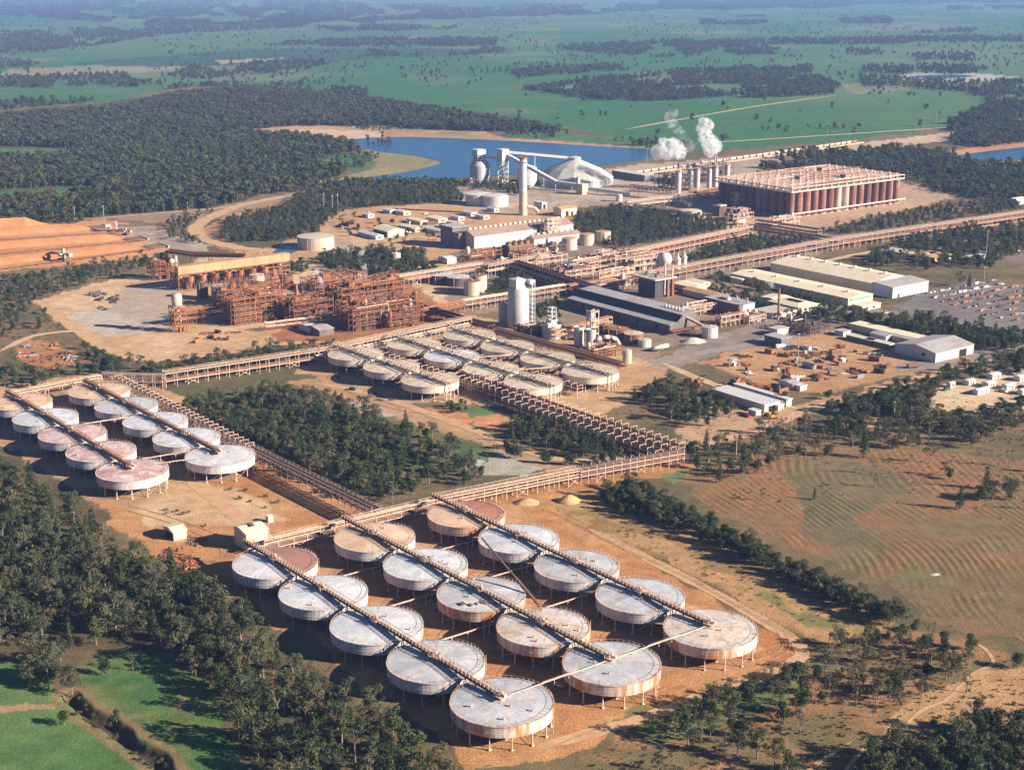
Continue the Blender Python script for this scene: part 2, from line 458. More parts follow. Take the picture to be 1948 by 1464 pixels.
# dry strip right of the near tanks
zone([(1050, 940), (1150, 930), (1300, 1000), (1500, 1085), (1620, 1150), (1720, 1190), (1660, 1240), (1520, 1212), (1440, 1160), (1300, 1085), (1180, 1030), (1060, 985)], (0.44, 0.26, 0.12), (0.25, 0.165, 0.075), 4, 1.0, sm(0.6 * N2 + 0.4 * N4, 0.4, 0.62))
zone([(1180, 1010), (1300, 1050), (1480, 1130), (1600, 1190), (1560, 1210), (1400, 1120), (1200, 1040)], (0.14, 0.17, 0.065), (0.44, 0.26, 0.12), 6, 0.75, sm(N2, 0.36, 0.5))
# ploughed field
pf = zone([(1290, 905), (1380, 880), (1480, 838), (1700, 850), (2300, 900), (2300, 1290), (1948, 1215), (1800, 1190), (1560, 1060), (1330, 965)], (0.30, 0.158, 0.08), (0.175, 0.132, 0.07), 5, 1.0, sm(0.5 * N1 + 0.3 * N2 + 0.2 * N4, 0.36, 0.64))
zone([(1480, 900), (1600, 870), (1700, 930), (1640, 1000), (1740, 1060), (1640, 1090), (1560, 1010)], (0.13, 0.13, 0.065), (0.19, 0.145, 0.08), 10, 0.85)
zone([(1640, 1085), (1760, 1060), (1800, 1090), (1700, 1110)], (0.13, 0.17, 0.065), (0.2, 0.16, 0.08), 8, 0.55)
zone([(1840, 1020), (1960, 1010), (1960, 1040), (1860, 1045)], (0.14, 0.17, 0.065), (0.22, 0.17, 0.08), 8, 0.5)
plough += pf
# right hand yards and roads
zone([(1330, 690), (1480, 640), (1640, 618), (1780, 690), (1740, 712), (1560, 748), (1480, 742), (1380, 705)], (0.48, 0.29, 0.155), (0.40, 0.22, 0.11), 3)
zone([(1230, 690), (1330, 650), (1600, 555), (1690, 590), (1480, 655), (1340, 680), (1270, 705)], GREY_A, GREY_B, 3)
zone([(1700, 690), (1880, 660), (1960, 650), (1960, 680), (1800, 710), (1700, 708)], GREY_A, GREY_B, 3)
zone([(1690, 585), (1760, 555), (1830, 535), (2300, 570), (2300, 680), (1900, 640), (1800, 615)], (0.225, 0.195, 0.185), (0.17, 0.15, 0.145), 3)
zone([(1640, 600), (1700, 590), (1740, 600), (1680, 625)], GREY_A, GREY_B, 2)
zone([(1700, 450), (1830, 440), (1960, 445), (1960, 500), (1830, 490)], GREY_B, GREY_A, 3, 0.8)
zone([(1755, 775), (1790, 735), (1960, 690), (2300, 640), (2300, 780), (1960, 780), (1850, 790)], (0.62, 0.47, 0.31), (0.53, 0.37, 0.23), 3)
zone([(1620, 800), (1690, 790), (1720, 805), (1640, 815)], (0.55, 0.42, 0.25), (0.5, 0.36, 0.2), 3)
zone([(1300, 780), (1380, 770), (1500, 775), (1620, 745), (1760, 710), (1780, 716), (1640, 755), (1490, 800), (1340, 850), (1290, 850)], (0.46, 0.30, 0.18), (0.38, 0.24, 0.14), 3)
# lower right scrub
zone([(1120, 1420), (1300, 1325), (1500, 1250), (1640, 1185), (1760, 1190), (1960, 1240), (2850, 1300), (2850, 1900), (1000, 1900), (1050, 1460)], (0.31, 0.175, 0.085), (0.155, 0.125, 0.06), 5, 1.0, sm(0.6 * N2 + 0.4 * N4, 0.38, 0.6))
zone([(1180, 1370), (1330, 1310), (1500, 1270), (1530, 1310), (1350, 1370), (1220, 1400)], (0.085, 0.15, 0.055), (0.19, 0.16, 0.075), 6, 0.8)
zone([(1720, 1330), (1880, 1260), (1960, 1270), (1960, 1340), (1800, 1380), (1680, 1400)], (0.46, 0.28, 0.14), (0.38, 0.22, 0.11), 5, 0.9)
# foreground wood and paddocks on the left
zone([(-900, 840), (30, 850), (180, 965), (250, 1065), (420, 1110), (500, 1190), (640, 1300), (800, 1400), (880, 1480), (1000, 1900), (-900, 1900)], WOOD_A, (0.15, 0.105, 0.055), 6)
zone([(-900, 1290), (0, 1255), (60, 1275), (130, 1335), (340, 1490), (500, 1900), (-900, 1900)], (0.068, 0.155, 0.046), (0.105, 0.175, 0.06), 2)
zone([(140, 1260), (230, 1240), (310, 1245), (420, 1330), (440, 1400), (470, 1464), (600, 1900), (480, 1900), (330, 1450), (250, 1390), (150, 1310)], (0.066, 0.145, 0.042), (0.13, 0.155, 0.058), 3, 1.0, sm(0.6 * N1 + 0.4 * N4, 0.42, 0.66))
zone([(-60, 1350), (60, 1338), (110, 1338), (110, 1346), (60, 1348), (-60, 1362)], (0.40, 0.27, 0.16), (0.34, 0.22, 0.12), 1)
zone([(340, 1310), (380, 1330), (360, 1370), (320, 1400), (300, 1390)], (0.23, 0.16, 0.08), (0.12, 0.14, 0.05), 4, 0.7, sm(N4, 0.4, 0.6))
# fine mottling of every soil
colr *= (0.86 + 0.28 * N4[..., None]) * (0.90 + 0.2 * N2[..., None])
# the ditch in the left foreground is a real trench
Z = np.zeros(WX.shape)
def dist_line(pts):
    d = np.full(WX.shape, 1e9)
    pts = [PW(*p) for p in pts]
    for a, c in zip(pts[:-1], pts[1:]):
        ex, ey = c.x - a.x, c.y - a.y
        t = np.clip(((WX - a.x) * ex + (WY - a.y) * ey) / (ex * ex + ey * ey), 0, 1)
        d = np.minimum(d, np.hypot(WX - a.x - t * ex, WY - a.y - t * ey))
    return d
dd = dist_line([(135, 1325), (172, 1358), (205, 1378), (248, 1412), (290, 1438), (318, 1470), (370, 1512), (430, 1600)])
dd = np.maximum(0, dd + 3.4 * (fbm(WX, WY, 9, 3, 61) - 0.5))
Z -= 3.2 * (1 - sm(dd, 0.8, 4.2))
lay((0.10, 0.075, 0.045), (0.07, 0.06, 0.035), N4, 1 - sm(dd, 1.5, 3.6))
dk = np.abs(dd - 6.0)
lay((0.30, 0.19, 0.10), (0.2, 0.14, 0.07), N4, 0.8 * (1 - sm(dk, 0.8, 2.6)))
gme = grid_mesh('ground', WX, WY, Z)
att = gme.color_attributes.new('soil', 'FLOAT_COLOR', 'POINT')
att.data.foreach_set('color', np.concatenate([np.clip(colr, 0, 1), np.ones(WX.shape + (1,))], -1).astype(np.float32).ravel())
at2 = gme.attributes.new('plough', 'FLOAT', 'POINT')
at2.data.foreach_set('value', plough.astype(np.float32).ravel())
m, nt, b = newmat('ground')
va = nd(nt, 'ShaderNodeVertexColor', layer_name='soil')
geo = nd(nt, 'ShaderNodeNewGeometry')
pos = geo.outputs['Position']
f_s = noise(nt, pos, 0.9, 4, 0.65)
f_m = noise(nt, pos, 0.14, 5, 0.6, 0.4)
c = mixc(nt, 1.0, va.outputs['Color'], ramp(nt, f_s, [(0.28, 0.62), (0.72, 1.28)]), 'MULTIPLY')
c = mixc(nt, 1.0, c, ramp(nt, f_m, [(0.3, 0.80), (0.7, 1.18)]), 'MULTIPLY')
pa = nd(nt, 'ShaderNodeAttribute', attribute_name='plough')
wv = nd(nt, 'ShaderNodeTexNoise')
wv.inputs['Scale'].default_value = 0.006
wv.inputs['Detail'].default_value = 1.0
nt.links.new(pos, wv.inputs['Vector'])
sp = nd(nt, 'ShaderNodeSeparateXYZ')
nt.links.new(pos, sp.inputs[0])
ph = mth(nt, 'ADD', mth(nt, 'ADD', mth(nt, 'MULTIPLY', sp.outputs[0], 1.35), mth(nt, 'MULTIPLY', sp.outputs[1], 0.22)), mth(nt, 'MULTIPLY', wv.outputs['Fac'], 120.0))
ph = mth(nt, 'ADD', ph, mth(nt, 'MULTIPLY', f_m, 2.0))
fur = mth(nt, 'MULTIPLY', mth(nt, 'ADD', mth(nt, 'SINE', ph), 1.0), 0.5)
patch = ramp(nt, noise(nt, pos, 0.03, 4, 0.6), [(0.42, 0.05), (0.6, 1.0)])
furm = mth(nt, 'MULTIPLY', mth(nt, 'MULTIPLY', pa.outputs['Fac'], patch), mth(nt, 'MULTIPLY', f_s, 1.6))
c = mixc(nt, furm, c, mixc(nt, 1.0, c, ramp(nt, fur, [(0.0, (0.74, 0.78, 0.72)), (0.55, (1.02, 1.0, 0.97)), (1.0, (1.14, 1.08, 1.0))]), 'MULTIPLY'))
nt.links.new(c, b.inputs['Base Color'])
b.inputs['Roughness'].default_value = 0.95
b.inputs['Specular IOR Level'].default_value = 0.05
bp = nd(nt, 'ShaderNodeBump')
bp.inputs['Strength'].default_value = 0.55
bp.inputs['Distance'].default_value = 0.5
nt.links.new(mth(nt, 'ADD', f_s, mth(nt, 'MULTIPLY', mth(nt, 'MULTIPLY', fur, furm), 0.9)), bp.inputs['Height'])
nt.links.new(bp.outputs[0], b.inputs['Normal'])
gme.materials.append(m)
ground = bpy.data.objects.new('ground', gme)
COL.objects.link(ground)
ground['kind'] = 'structure'
ground['label'] = 'plain of soil, scrub and green paddocks under the plant'

# ------------------------------------------------------------------ water
m, nt, b = newmat('water')
geo = nd(nt, 'ShaderNodeNewGeometry')
f = noise(nt, scaled(nt, geo.outputs['Position'], (0.25, 0.6, 1)), 0.5, 4, 0.6)
b.inputs['Base Color'].default_value = (0.020, 0.085, 0.155, 1)
b.inputs['Roughness'].default_value = 0.22
b.inputs['IOR'].default_value = 1.33
b.inputs['Specular IOR Level'].default_value = 0.5
bp = nd(nt, 'ShaderNodeBump')
bp.inputs['Strength'].default_value = 0.6
bp.inputs['Distance'].default_value = 0.6
nt.links.new(f, bp.inputs['Height'])
nt.links.new(bp.outputs[0], b.inputs['Normal'])
def smooth_ring(pts, k=5):
    out = []
    n = len(pts)
    for i in range(n):
        p0, p1, p2, p3 = (np.array(pts[(i + d) % n], float) for d in (-1, 0, 1, 2))
        for j in range(k):
            t = j / k
            out.append(0.5 * ((2 * p1) + (-p0 + p2) * t + (2 * p0 - 5 * p1 + 4 * p2 - p3) * t * t + (-p0 + 3 * p1 - 3 * p2 + p3) * t ** 3))
    return out
def sheet(name, pts, z, mat, label, k=5, jit=0.0):
    ring = smooth_ring([tuple(PW(*p)[:2]) for p in pts], k)
    if jit: ring = [p + rng.normal(0, jit, 2) for p in ring]
    bm = bmesh.new()
    bm.faces.new([bm.verts.new((p[0], p[1], z)) for p in ring])
    bmesh.ops.triangulate(bm, faces=bm.faces)
    bmesh.ops.recalc_face_normals(bm, faces=bm.faces)
    for f_ in bm.faces:
        if f_.normal.z < 0: f_.normal_flip()
    me = bpy.data.meshes.new(name)
    bm.to_mesh(me); bm.free()
    me.materials.append(MATS[mat])
    o = bpy.data.objects.new(name, me)
    COL.objects.link(o)
    o['kind'] = 'structure'
    o['label'] = label
    return o
sheet('reservoir_water', [(642, 268), (700, 263), (780, 261), (900, 265), (1020, 271), (1130, 278), (1232, 284), (1242, 292), (1230, 303), (1170, 312), (1060, 326), (960, 334), (880, 338), (800, 341), (720, 350), (640, 354), (596, 352), (640, 344), (700, 337), (770, 328), (838, 311), (815, 301), (770, 294), (730, 290), (690, 282), (655, 276)], 0.25, 'water', 'blue reservoir behind the plant', 5)
sheet('pond_water', [(1822, 297), (1870, 289), (1948, 280), (2060, 268), (2120, 285), (2040, 300), (1948, 304), (1880, 308), (1838, 304)], 0.25, 'water', 'smaller blue pond at the right edge', 4)
sheet('bund_water', [(520, 480), (536, 471), (562, 468), (572, 474), (560, 480), (540, 484)], 0.2, 'water', 'small blue bund pool left of the wide water tank', 4)
sheet('dam_water', [(1730, 146), (1780, 143), (1830, 143), (1850, 146), (1810, 149), (1760, 149)], 0.5, 'water', 'shallow pale dam among far trees', 4)

# ------------------------------------------------------------------ dirt roads as strips
paint('dirt_road', (0.53, 0.335, 0.185), (0.42, 0.235, 0.12), 0.5, 0.12, 0.95, streak=False)
paint('pale_track', (0.54, 0.39, 0.245), (0.42, 0.28, 0.16), 0.5, 0.10, 0.95, streak=False)
paint('grey_road', (0.30, 0.26, 0.225), (0.22, 0.18, 0.15), 0.5, 0.10, 0.9, streak=False)
ROADS = []
RZ = [0.02]
def road(name, pts, w, mat, label):
    P = [np.array(PW(*p)[:2]) for p in pts]
    L = []
    n = len(P)
    for i in range(n - 1):
        p0 = P[max(i - 1, 0)]; p1 = P[i]; p2 = P[i + 1]; p3 = P[min(i + 2, n - 1)]
        for j in range(8):
            t = j / 8
            L.append(0.5 * ((2 * p1) + (-p0 + p2) * t + (2 * p0 - 5 * p1 + 4 * p2 - p3) * t * t + (-p0 + 3 * p1 - 3 * p2 + p3) * t ** 3))
    L.append(P[-1])
    RZ[0] += 0.006
    mb = MB()
    vs = []
    for i, p in enumerate(L):
        d = L[min(i + 1, len(L) - 1)] - L[max(i - 1, 0)]
        d = d / (np.linalg.norm(d) + 1e-9)
        nrm = np.array([-d[1], d[0]])
        tp = min(1.0, 0.15 + min(i, len(L) - 1 - i) / 5.0)
        a = w / 2 * (1 + random.uniform(-0.2, 0.2)) * tp; c_ = w / 2 * (1 + random.uniform(-0.2, 0.2)) * tp
        for s in (-a, -a / 3, c_ / 3, c_):
            q = p + nrm * s
            vs.append((q[0], q[1], RZ[0]))
        ROADS.append((p[0], p[1], w / 2 + 2.0))
    fs = []
    for i in range(len(L) - 1):
        for k in range(3):
            fs.append((4 * i + k + 1, 4 * i + k, 4 * i + 4 + k, 4 * i + 5 + k))
    mb.add(vs, fs)
    o = mb.build(name, mat)
    o['kind'] = 'structure'
    o['label'] = label
    return o
road('dirt_road', [(640, 352), (545, 373), (460, 390), (395, 416), (372, 436), (392, 456), (450, 470), (520, 478)], 15, 'dirt_road', 'wide orange dirt road curving round the plantation')
road('dirt_road', [(150, 418), (300, 405), (420, 395), (540, 374)], 7, 'dirt_road', 'orange road along the edge of the big wood')
road('dirt_road', [(75, 575), (120, 608), (165, 640), (220, 672), (300, 684), (420, 672), (520, 655), (620, 650)], 9, 'dirt_road', 'orange road round the pale mill yard')
road('dirt_road', [(0, 668), (60, 640), (130, 630), (165, 632)], 6, 'pale_track', 'pale track left of the mill yard')
road('dirt_road', [(80, 575), (160, 552), (250, 538), (330, 528)], 7, 'dirt_road', 'orange road along the back of the mill yard')
road('farm_track', [(1190, 246), (1290, 228), (1440, 202), (1600, 180)], 9, 'pale_track', 'pale straight farm track across the green paddock')
road('farm_track', [(1290, 275), (1500, 262), (1750, 246), (1850, 240)], 8, 'pale_track', 'pale track along the near edge of the paddock')
road('service_road', [(352, 902), (400, 940), (455, 985), (520, 1025)], 9, 'dirt_road', 'reddish road between the two tank groups')
road('service_road', [(1120, 1005), (1190, 1040), (1330, 1112), (1460, 1185), (1520, 1226), (1505, 1262), (1350, 1318), (1230, 1364), (1130, 1392), (1020, 1420)], 6, 'dirt_road', 'orange road round the corner of the near tanks')
road('service_road', [(1350, 845), (1450, 815), (1560, 772), (1640, 752), (1760, 716), (1948, 668)], 8, 'dirt_road', 'orange road below the junk yard')
road('service_road', [(1230, 700), (1330, 672), (1420, 655), (1560, 616), (1660, 598)], 9, 'grey_road', 'grey sealed road past the dark long shed')
road('service_road', [(1260, 690), (1330, 720), (1420, 752), (1520, 778)], 7, 'pale_track', 'pale track left of the junk yard')
road('service_road', [(1300, 850), (1200, 868), (1080, 875), (980, 850), (900, 818), (800, 780), (700, 748), (600, 728)], 7, 'dirt_road', 'orange track through the trees between the tank groups')
road('service_road', [(1540, 505), (1600, 490), (1700, 470), (1830, 438), (1948, 420)], 7, 'pale_track', 'pale road below the long pipe rack')
road('farm_track', [(1590, 1490), (1645, 1424), (1700, 1398), (1752, 1352), (1800, 1330), (1850, 1282), (1888, 1262), (1876, 1236), (1850, 1220)], 1.5, 'dirt_road', 'pale bush track climbing through the lower right scrub')
road('farm_track', [(1500, 1500), (1560, 1448), (1620, 1410)], 1.8, 'dirt_road', 'short pale track in the lower right corner scrub')
road('service_road', [(640, 480), (700, 500), (760, 512), (850, 500), (930, 480)], 7, 'pale_track', 'pale road between the round water tank and the mill')
paint('wheel_rut', (0.40, 0.21, 0.105), (0.55, 0.36, 0.21), 0.5, 0.3, 0.95, streak=False)
for k, (pts, w) in enumerate((([(1140, 1385), (1060, 1415), (980, 1440), (900, 1448)], 0.7), ([(1170, 1372), (1080, 1408), (990, 1448), (900, 1462)], 0.7), ([(1490, 1200), (1500, 1235), (1440, 1268), (1330, 1300), (1200, 1345)], 0.7),
                              ([(1476, 1198), (1488, 1232), (1430, 1260), (1320, 1292), (1190, 1336)], 0.7), ([(240, 960), (330, 985), (420, 1020), (430, 1045)], 0.8), ([(232, 968), (322, 994), (410, 1030), (420, 1055)], 0.8),
                              ([(640, 735), (740, 775), (830, 790), (940, 800)], 0.9), ([(1150, 770), (1230, 735), (1320, 715)], 0.9), ([(1400, 700), (1500, 705), (1620, 690), (1720, 700)], 0.9))):
    road('wheel_track', pts, w, 'wheel_rut', 'narrow wheel rut pressed into the bare dirt')

# ================================================================== THICKENER TANKS
EXCL = []                                   # (x, y, radius) kept clear of trees
def keep(x, y, r): EXCL.append((x, y, r))
def keep_line(p, q, r):
    n = max(1, int((Vector(q) - Vector(p)).length / r))
    for i in range(n + 1):
        t = i / n
        keep(p[0] + (q[0] - p[0]) * t, p[1] + (q[1] - p[1]) * t, r)
def roof_mat(name, base, second, rust, amount, half=None):
    m, nt, b = newmat(name)
    tc = nd(nt, 'ShaderNodeTexCoord')
    pos = tc.outputs['Object']
    oi = nd(nt, 'ShaderNodeObjectInfo')
    off = nd(nt, 'ShaderNodeVectorMath', operation='ADD')
    nt.links.new(pos, off.inputs[0])
    cmb = nd(nt, 'ShaderNodeCombineXYZ')
    nt.links.new(mth(nt, 'MULTIPLY', oi.outputs['Random'], 300.0), cmb.inputs[0])
    nt.links.new(mth(nt, 'MULTIPLY', oi.outputs['Random'], 170.0), cmb.inputs[1])
    nt.links.new(cmb.outputs[0], off.inputs[1])
    v = off.outputs[0]
    c = mixc(nt, ramp(nt, noise(nt, v, 0.11, 5, 0.6, 0.5), [(0.38, 0.0), (0.62, 1.0)]), base, second)
    lo = 0.62 - 0.22 * amount
    c = mixc(nt, mth(nt, 'MULTIPLY', ramp(nt, noise(nt, v, 0.16, 6, 0.7, 1.2), [(lo, 0.0), (lo + 0.16, 1.0)]), 0.85), c, rust)
    if half is not None:
        s = nd(nt, 'ShaderNodeSeparateXYZ')
        nt.links.new(pos, s.inputs[0])
        e = mth(nt, 'ADD', s.outputs[1], mth(nt, 'MULTIPLY', noise(nt, v, 0.25, 4, 0.6), 6.0))
        c = mixc(nt, ramp(nt, mth(nt, 'MULTIPLY', e, 0.1), [(0.26, 0.0), (0.36, 0.9)]), c, half)
    # plate seams and radial runs
    s2 = nd(nt, 'ShaderNodeSeparateXYZ')
    nt.links.new(pos, s2.inputs[0])
    ang = mth(nt, 'ARCTAN2', s2.outputs[1], s2.outputs[0])
    seam = mth(nt, 'FRACT', mth(nt, 'MULTIPLY', ang, 20 / (2 * math.pi)))
    c = mixc(nt, 1.0, c, ramp(nt, seam, [(0.0, 0.80), (0.035, 1.0)]), 'MULTIPLY')
    sec = nd(nt, 'ShaderNodeTexWhiteNoise', noise_dimensions='1D')
    nt.links.new(mth(nt, 'ADD', mth(nt, 'FLOOR', mth(nt, 'MULTIPLY', ang, 20 / (2 * math.pi))), mth(nt, 'MULTIPLY', oi.outputs['Random'], 91.0)), sec.inputs['W'])
    c = mixc(nt, 1.0, c, ramp(nt, sec.outputs['Value'], [(0.0, 0.88), (1.0, 1.06)]), 'MULTIPLY')
    rad = nd(nt, 'ShaderNodeVectorMath', operation='LENGTH')
    nt.links.new(pos, rad.inputs[0])
    cr = nd(nt, 'ShaderNodeCombineXYZ')
    nt.links.new(mth(nt, 'MULTIPLY', ang, 7.0), cr.inputs[0])
    nt.links.new(mth(nt, 'MULTIPLY', rad.outputs['Value'], 0.12), cr.inputs[1])
    nt.links.new(mth(nt, 'MULTIPLY', oi.outputs['Random'], 200.0), cr.inputs[2])
    c = mixc(nt, ramp(nt, noise(nt, cr.outputs[0], 1.1, 5, 0.65), [(0.56, 0.0), (0.74, 0.7)]), c, (0.24, 0.18, 0.15))
    c = mixc(nt, 1.0, c, ramp(nt, noise(nt, pos, 1.3, 3, 0.6), [(0.3, 0.80), (0.7, 1.08)]), 'MULTIPLY')
    nt.links.new(c, b.inputs['Base Color'])
    b.inputs['Roughness'].default_value = 0.7
roof_mat('roof_grey', (0.58, 0.58, 0.59), (0.42, 0.45, 0.49), (0.47, 0.36, 0.28), 0.6)
roof_mat('roof_white', (0.68, 0.68, 0.69), (0.52, 0.56, 0.60), (0.50, 0.41, 0.34), 0.42)
roof_mat('roof_pink', (0.66, 0.60, 0.58), (0.55, 0.34, 0.31), (0.46, 0.17, 0.15), 0.65)
roof_mat('roof_orange', (0.72, 0.52, 0.36), (0.62, 0.42, 0.28), (0.45, 0.22, 0.11), 0.30)
roof_mat('roof_cream', (0.68, 0.57, 0.45), (0.56, 0.45, 0.34), (0.34, 0.20, 0.11), 0.30)
roof_mat('roof_rusthalf', (0.70, 0.68, 0.69), (0.60, 0.60, 0.62), (0.44, 0.30, 0.22), 0.15, (0.36, 0.15, 0.09))
roof_mat('roof_redback', (0.72, 0.50, 0.34), (0.64, 0.42, 0.28), (0.45, 0.22, 0.11), 0.25, (0.38, 0.16, 0.10))
roof_mat('roof_rusty', (0.62, 0.60, 0.60), (0.66, 0.55, 0.46), (0.46, 0.24, 0.10), 0.60)
def shell_mat(name, base, second, rust, amount):
    m, nt, b = newmat(name)
    tc = nd(nt, 'ShaderNodeTexCoord')
    oi = nd(nt, 'ShaderNodeObjectInfo')
    s = nd(nt, 'ShaderNodeSeparateXYZ')
    nt.links.new(tc.outputs['Object'], s.inputs[0])
    ang = mth(nt, 'ARCTAN2', s.outputs[1], s.outputs[0])
    cmb = nd(nt, 'ShaderNodeCombineXYZ')
    nt.links.new(mth(nt, 'MULTIPLY', ang, 18.0), cmb.inputs[0])
    nt.links.new(mth(nt, 'MULTIPLY', s.outputs[2], 0.22), cmb.inputs[1])
    nt.links.new(mth(nt, 'MULTIPLY', oi.outputs['Random'], 400.0), cmb.inputs[2])
    v = cmb.outputs[0]
    f1 = noise(nt, v, 0.55, 4, 0.65)
    f2 = noise(nt, v, 0.09, 3, 0.55)
    c = mixc(nt, ramp(nt, f1, [(0.38, 0.0), (0.62, 1.0)]), base, second)
    f = mth(nt, 'ADD', mth(nt, 'MULTIPLY', f1, 0.45), mth(nt, 'MULTIPLY', f2, 0.55))
    lo = 0.62 - 0.2 * amount
    c = mixc(nt, ramp(nt, f, [(lo, 0.0), (lo + 0.10, 0.95)]), c, rust)
    fl = noise(nt, v, 1.4, 3, 0.6)
    c = mixc(nt, ramp(nt, fl, [(0.60, 0.0), (0.70, 0.8)]), c, (0.17, 0.085, 0.05))
    nt.links.new(c, b.inputs['Base Color'])
    b.inputs['Roughness'].default_value = 0.75
shell_mat('shell_grey', (0.58, 0.54, 0.52), (0.40, 0.36, 0.35), (0.40, 0.18, 0.07), 0.42)
shell_mat('shell_clean', (0.62, 0.58, 0.55), (0.46, 0.41, 0.38), (0.42, 0.24, 0.13), 0.25)
shell_mat('shell_rust', (0.60, 0.50, 0.43), (0.48, 0.38, 0.33), (0.44, 0.18, 0.06), 0.75)
shell_mat('shell_cream', (0.68, 0.58, 0.46), (0.58, 0.47, 0.36), (0.40, 0.22, 0.12), 0.18)
TR, ZB, ZR = 18.0, 5.2, 9.5
def me_shell(mat):
    def f():
        mb = MB()
        mb.lathe([(0.4, ZB - 0.9), (TR - 2.0, ZB - 0.35), (TR, ZB), (TR, ZB + 1.35), (TR + 0.07, ZB + 1.4), (TR + 0.07, ZB + 1.52), (TR, ZB + 1.57), (TR, ZR - 0.35), (TR + 0.22, ZR - 0.3), (TR + 0.22, ZR), (TR - 0.25, ZR)], 72)
        return mb.mesh('shell', mat, False)
    return shared('shell' + mat, f)
def me_roof(mat):
    def f():
        mb = MB()
        mb.lathe([(0.05, ZR + 0.75), (6.0, ZR + 0.52), (12.0, ZR + 0.22), (TR - 0.3, ZR - 0.12), (TR - 0.26, ZR - 0.4)], 60)
        mb.f = [tuple(reversed(f_)) for f_ in mb.f]
        return mb.mesh('roof', mat, False)
    return shared('roof' + mat, f)
def me_leg():
    mb = MB()
    mb.cyl((0, 0, 0.35), (0, 0, ZB + 0.1), 0.24, 8)
    mb.box(0, 0, 0.2, 1.0, 1.0, 0.4)
    mb.box(0, 0, ZB - 0.28, 0.75, 0.75, 0.25)
    return mb.mesh('leg', 'cream_steel')
def me_railing():
    mb = MB()
    n = 52
    for i in range(n):
        a = 2 * math.pi * i / n; a2 = 2 * math.pi * (i + 1) / n
        p = ((TR - 0.15) * math.cos(a), (TR - 0.15) * math.sin(a)); q = ((TR - 0.15) * math.cos(a2), (TR - 0.15) * math.sin(a2))
        mb.box(p[0], p[1], ZR + 0.55, 0.13, 0.13, 1.1, a)
        mb.beam((p[0], p[1], ZR + 1.1), (q[0], q[1], ZR + 1.1), 0.07)
    return mb.mesh('railing', 'pink_steel')
def me_brace():
    mb = MB()
    n = 14
    for i in range(0, n, 2):
        a = 2 * math.pi * i / n; a2 = 2 * math.pi * (i + 1) / n
        p = ((TR - 0.9) * math.cos(a), (TR - 0.9) * math.sin(a)); q = ((TR - 0.9) * math.cos(a2), (TR - 0.9) * math.sin(a2))
        mb.beam((p[0], p[1], 0.7), (q[0], q[1], ZB - 0.5), 0.12)
    return mb.mesh('bracing', 'cream_steel')
def me_drive():
    mb = MB()
    mb.cyl((0, 0, ZR + 0.5), (0, 0, ZR + 2.2), 1.1, 12)
    mb.box(1.1, 0.3, ZR + 2.7, 1.6, 1.3, 1.0)
    mb.box(-0.9, -0.4, ZR + 2.6, 1.3, 1.6, 0.8)
    mb.cyl((0, 0, ZR + 2.2), (0, 0, ZR + 3.9), 0.55, 10)
    mb.cyl((-1.6, 1.2, ZR + 2.4), (0.3, 1.2, ZR + 2.4), 0.4, 8)
    mb.box(0, 0, ZR + 2.15, 4.2, 4.0, 0.14)
    for x, y in ((-2, -1.9), (2, -1.9), (2, 1.9), (-2, 1.9)):
        mb.box(x, y, ZR + 1.7, 0.16, 0.16, 3.0)
    mb.beam((-2, -1.9, ZR + 3.15), (2, -1.9, ZR + 3.15), 0.1); mb.beam((-2, 1.9, ZR + 3.15), (2, 1.9, ZR + 3.15), 0.1)
    return mb.mesh('drive_head', 'cream_steel')
def me_stub():
    mb = MB()
    mb.cyl((0, 0, 0), (0, 0, 0.8), 0.35, 10)
    mb.cyl((0, 0, 0.8), (0, 0, 0.95), 0.5, 10)
    return mb.mesh('vent', 'pink_steel')
def me_ladder():
    mb = MB()
    for y in (-0.35, 0.35):
        mb.beam((TR + 0.6, y, 0.0), (TR + 0.6, y, ZR + 1.2), 0.12)
    for k in range(22):
        mb.beam((TR + 0.6, -0.35, 0.5 + k * 0.45), (TR + 0.6, 0.35, 0.5 + k * 0.45), 0.08)
    return mb.mesh('ladder', 'cream_steel')
def tank(cx, cy, roof, shell, label, group, railing=True, extra=None):
    t = thing('thickener_tank', label, 'tank', (cx, cy, 0), TH, group)
    sh_ = inst('shell', me_shell(shell), t)
    rf_ = inst('roof', me_roof(roof), t, rz=random.choice((0, 0.3, -0.2)) if 'half' not in roof and 'back' not in roof else 0.0)
    lm = shared('leg', me_leg)
    for i in range(14):
        a = 2 * math.pi * i / 14
        inst('leg', lm, t, ((TR - 0.9) * math.cos(a), (TR - 0.9) * math.sin(a), 0))
    for i in range(6):
        a = 2 * math.pi * (i + 0.5) / 6
        inst('leg', lm, t, (9.5 * math.cos(a), 9.5 * math.sin(a), 0))
    r = inst('railing', shared('railing', me_railing), t); r['kind'] = 'stuff'
    r = inst('bracing', shared('brace', me_brace), t); r['kind'] = 'stuff'
    inst('drive_head', shared('drive', me_drive), rf_)
    for k in range(random.randint(2, 4)):
        a = random.uniform(0, 6.28); q = random.uniform(5, 15)
        inst('vent', shared('vent', me_stub), rf_, (q * math.cos(a), q * math.sin(a), ZR + 0.75 - q * 0.045))
    inst('ladder', shared('ladder', me_ladder), sh_, rz=R(random.choice((35, 60, 20))))
    keep(cx, cy, TR + 4)
    return t
av = Vector((24.5, -31.2)); bv = Vector((40.0, 29.6)); A1 = Vector((-101.5, 587.0))
RT = [['roof_rusthalf', 'roof_white', 'roof_white', 'roof_grey', 'roof_grey'],
      ['roof_orange', 'roof_white', 'roof_grey', 'roof_rusty', 'roof_grey'],
      ['roof_redback', 'roof_white', 'roof_grey', 'roof_grey', 'roof_rusty']]
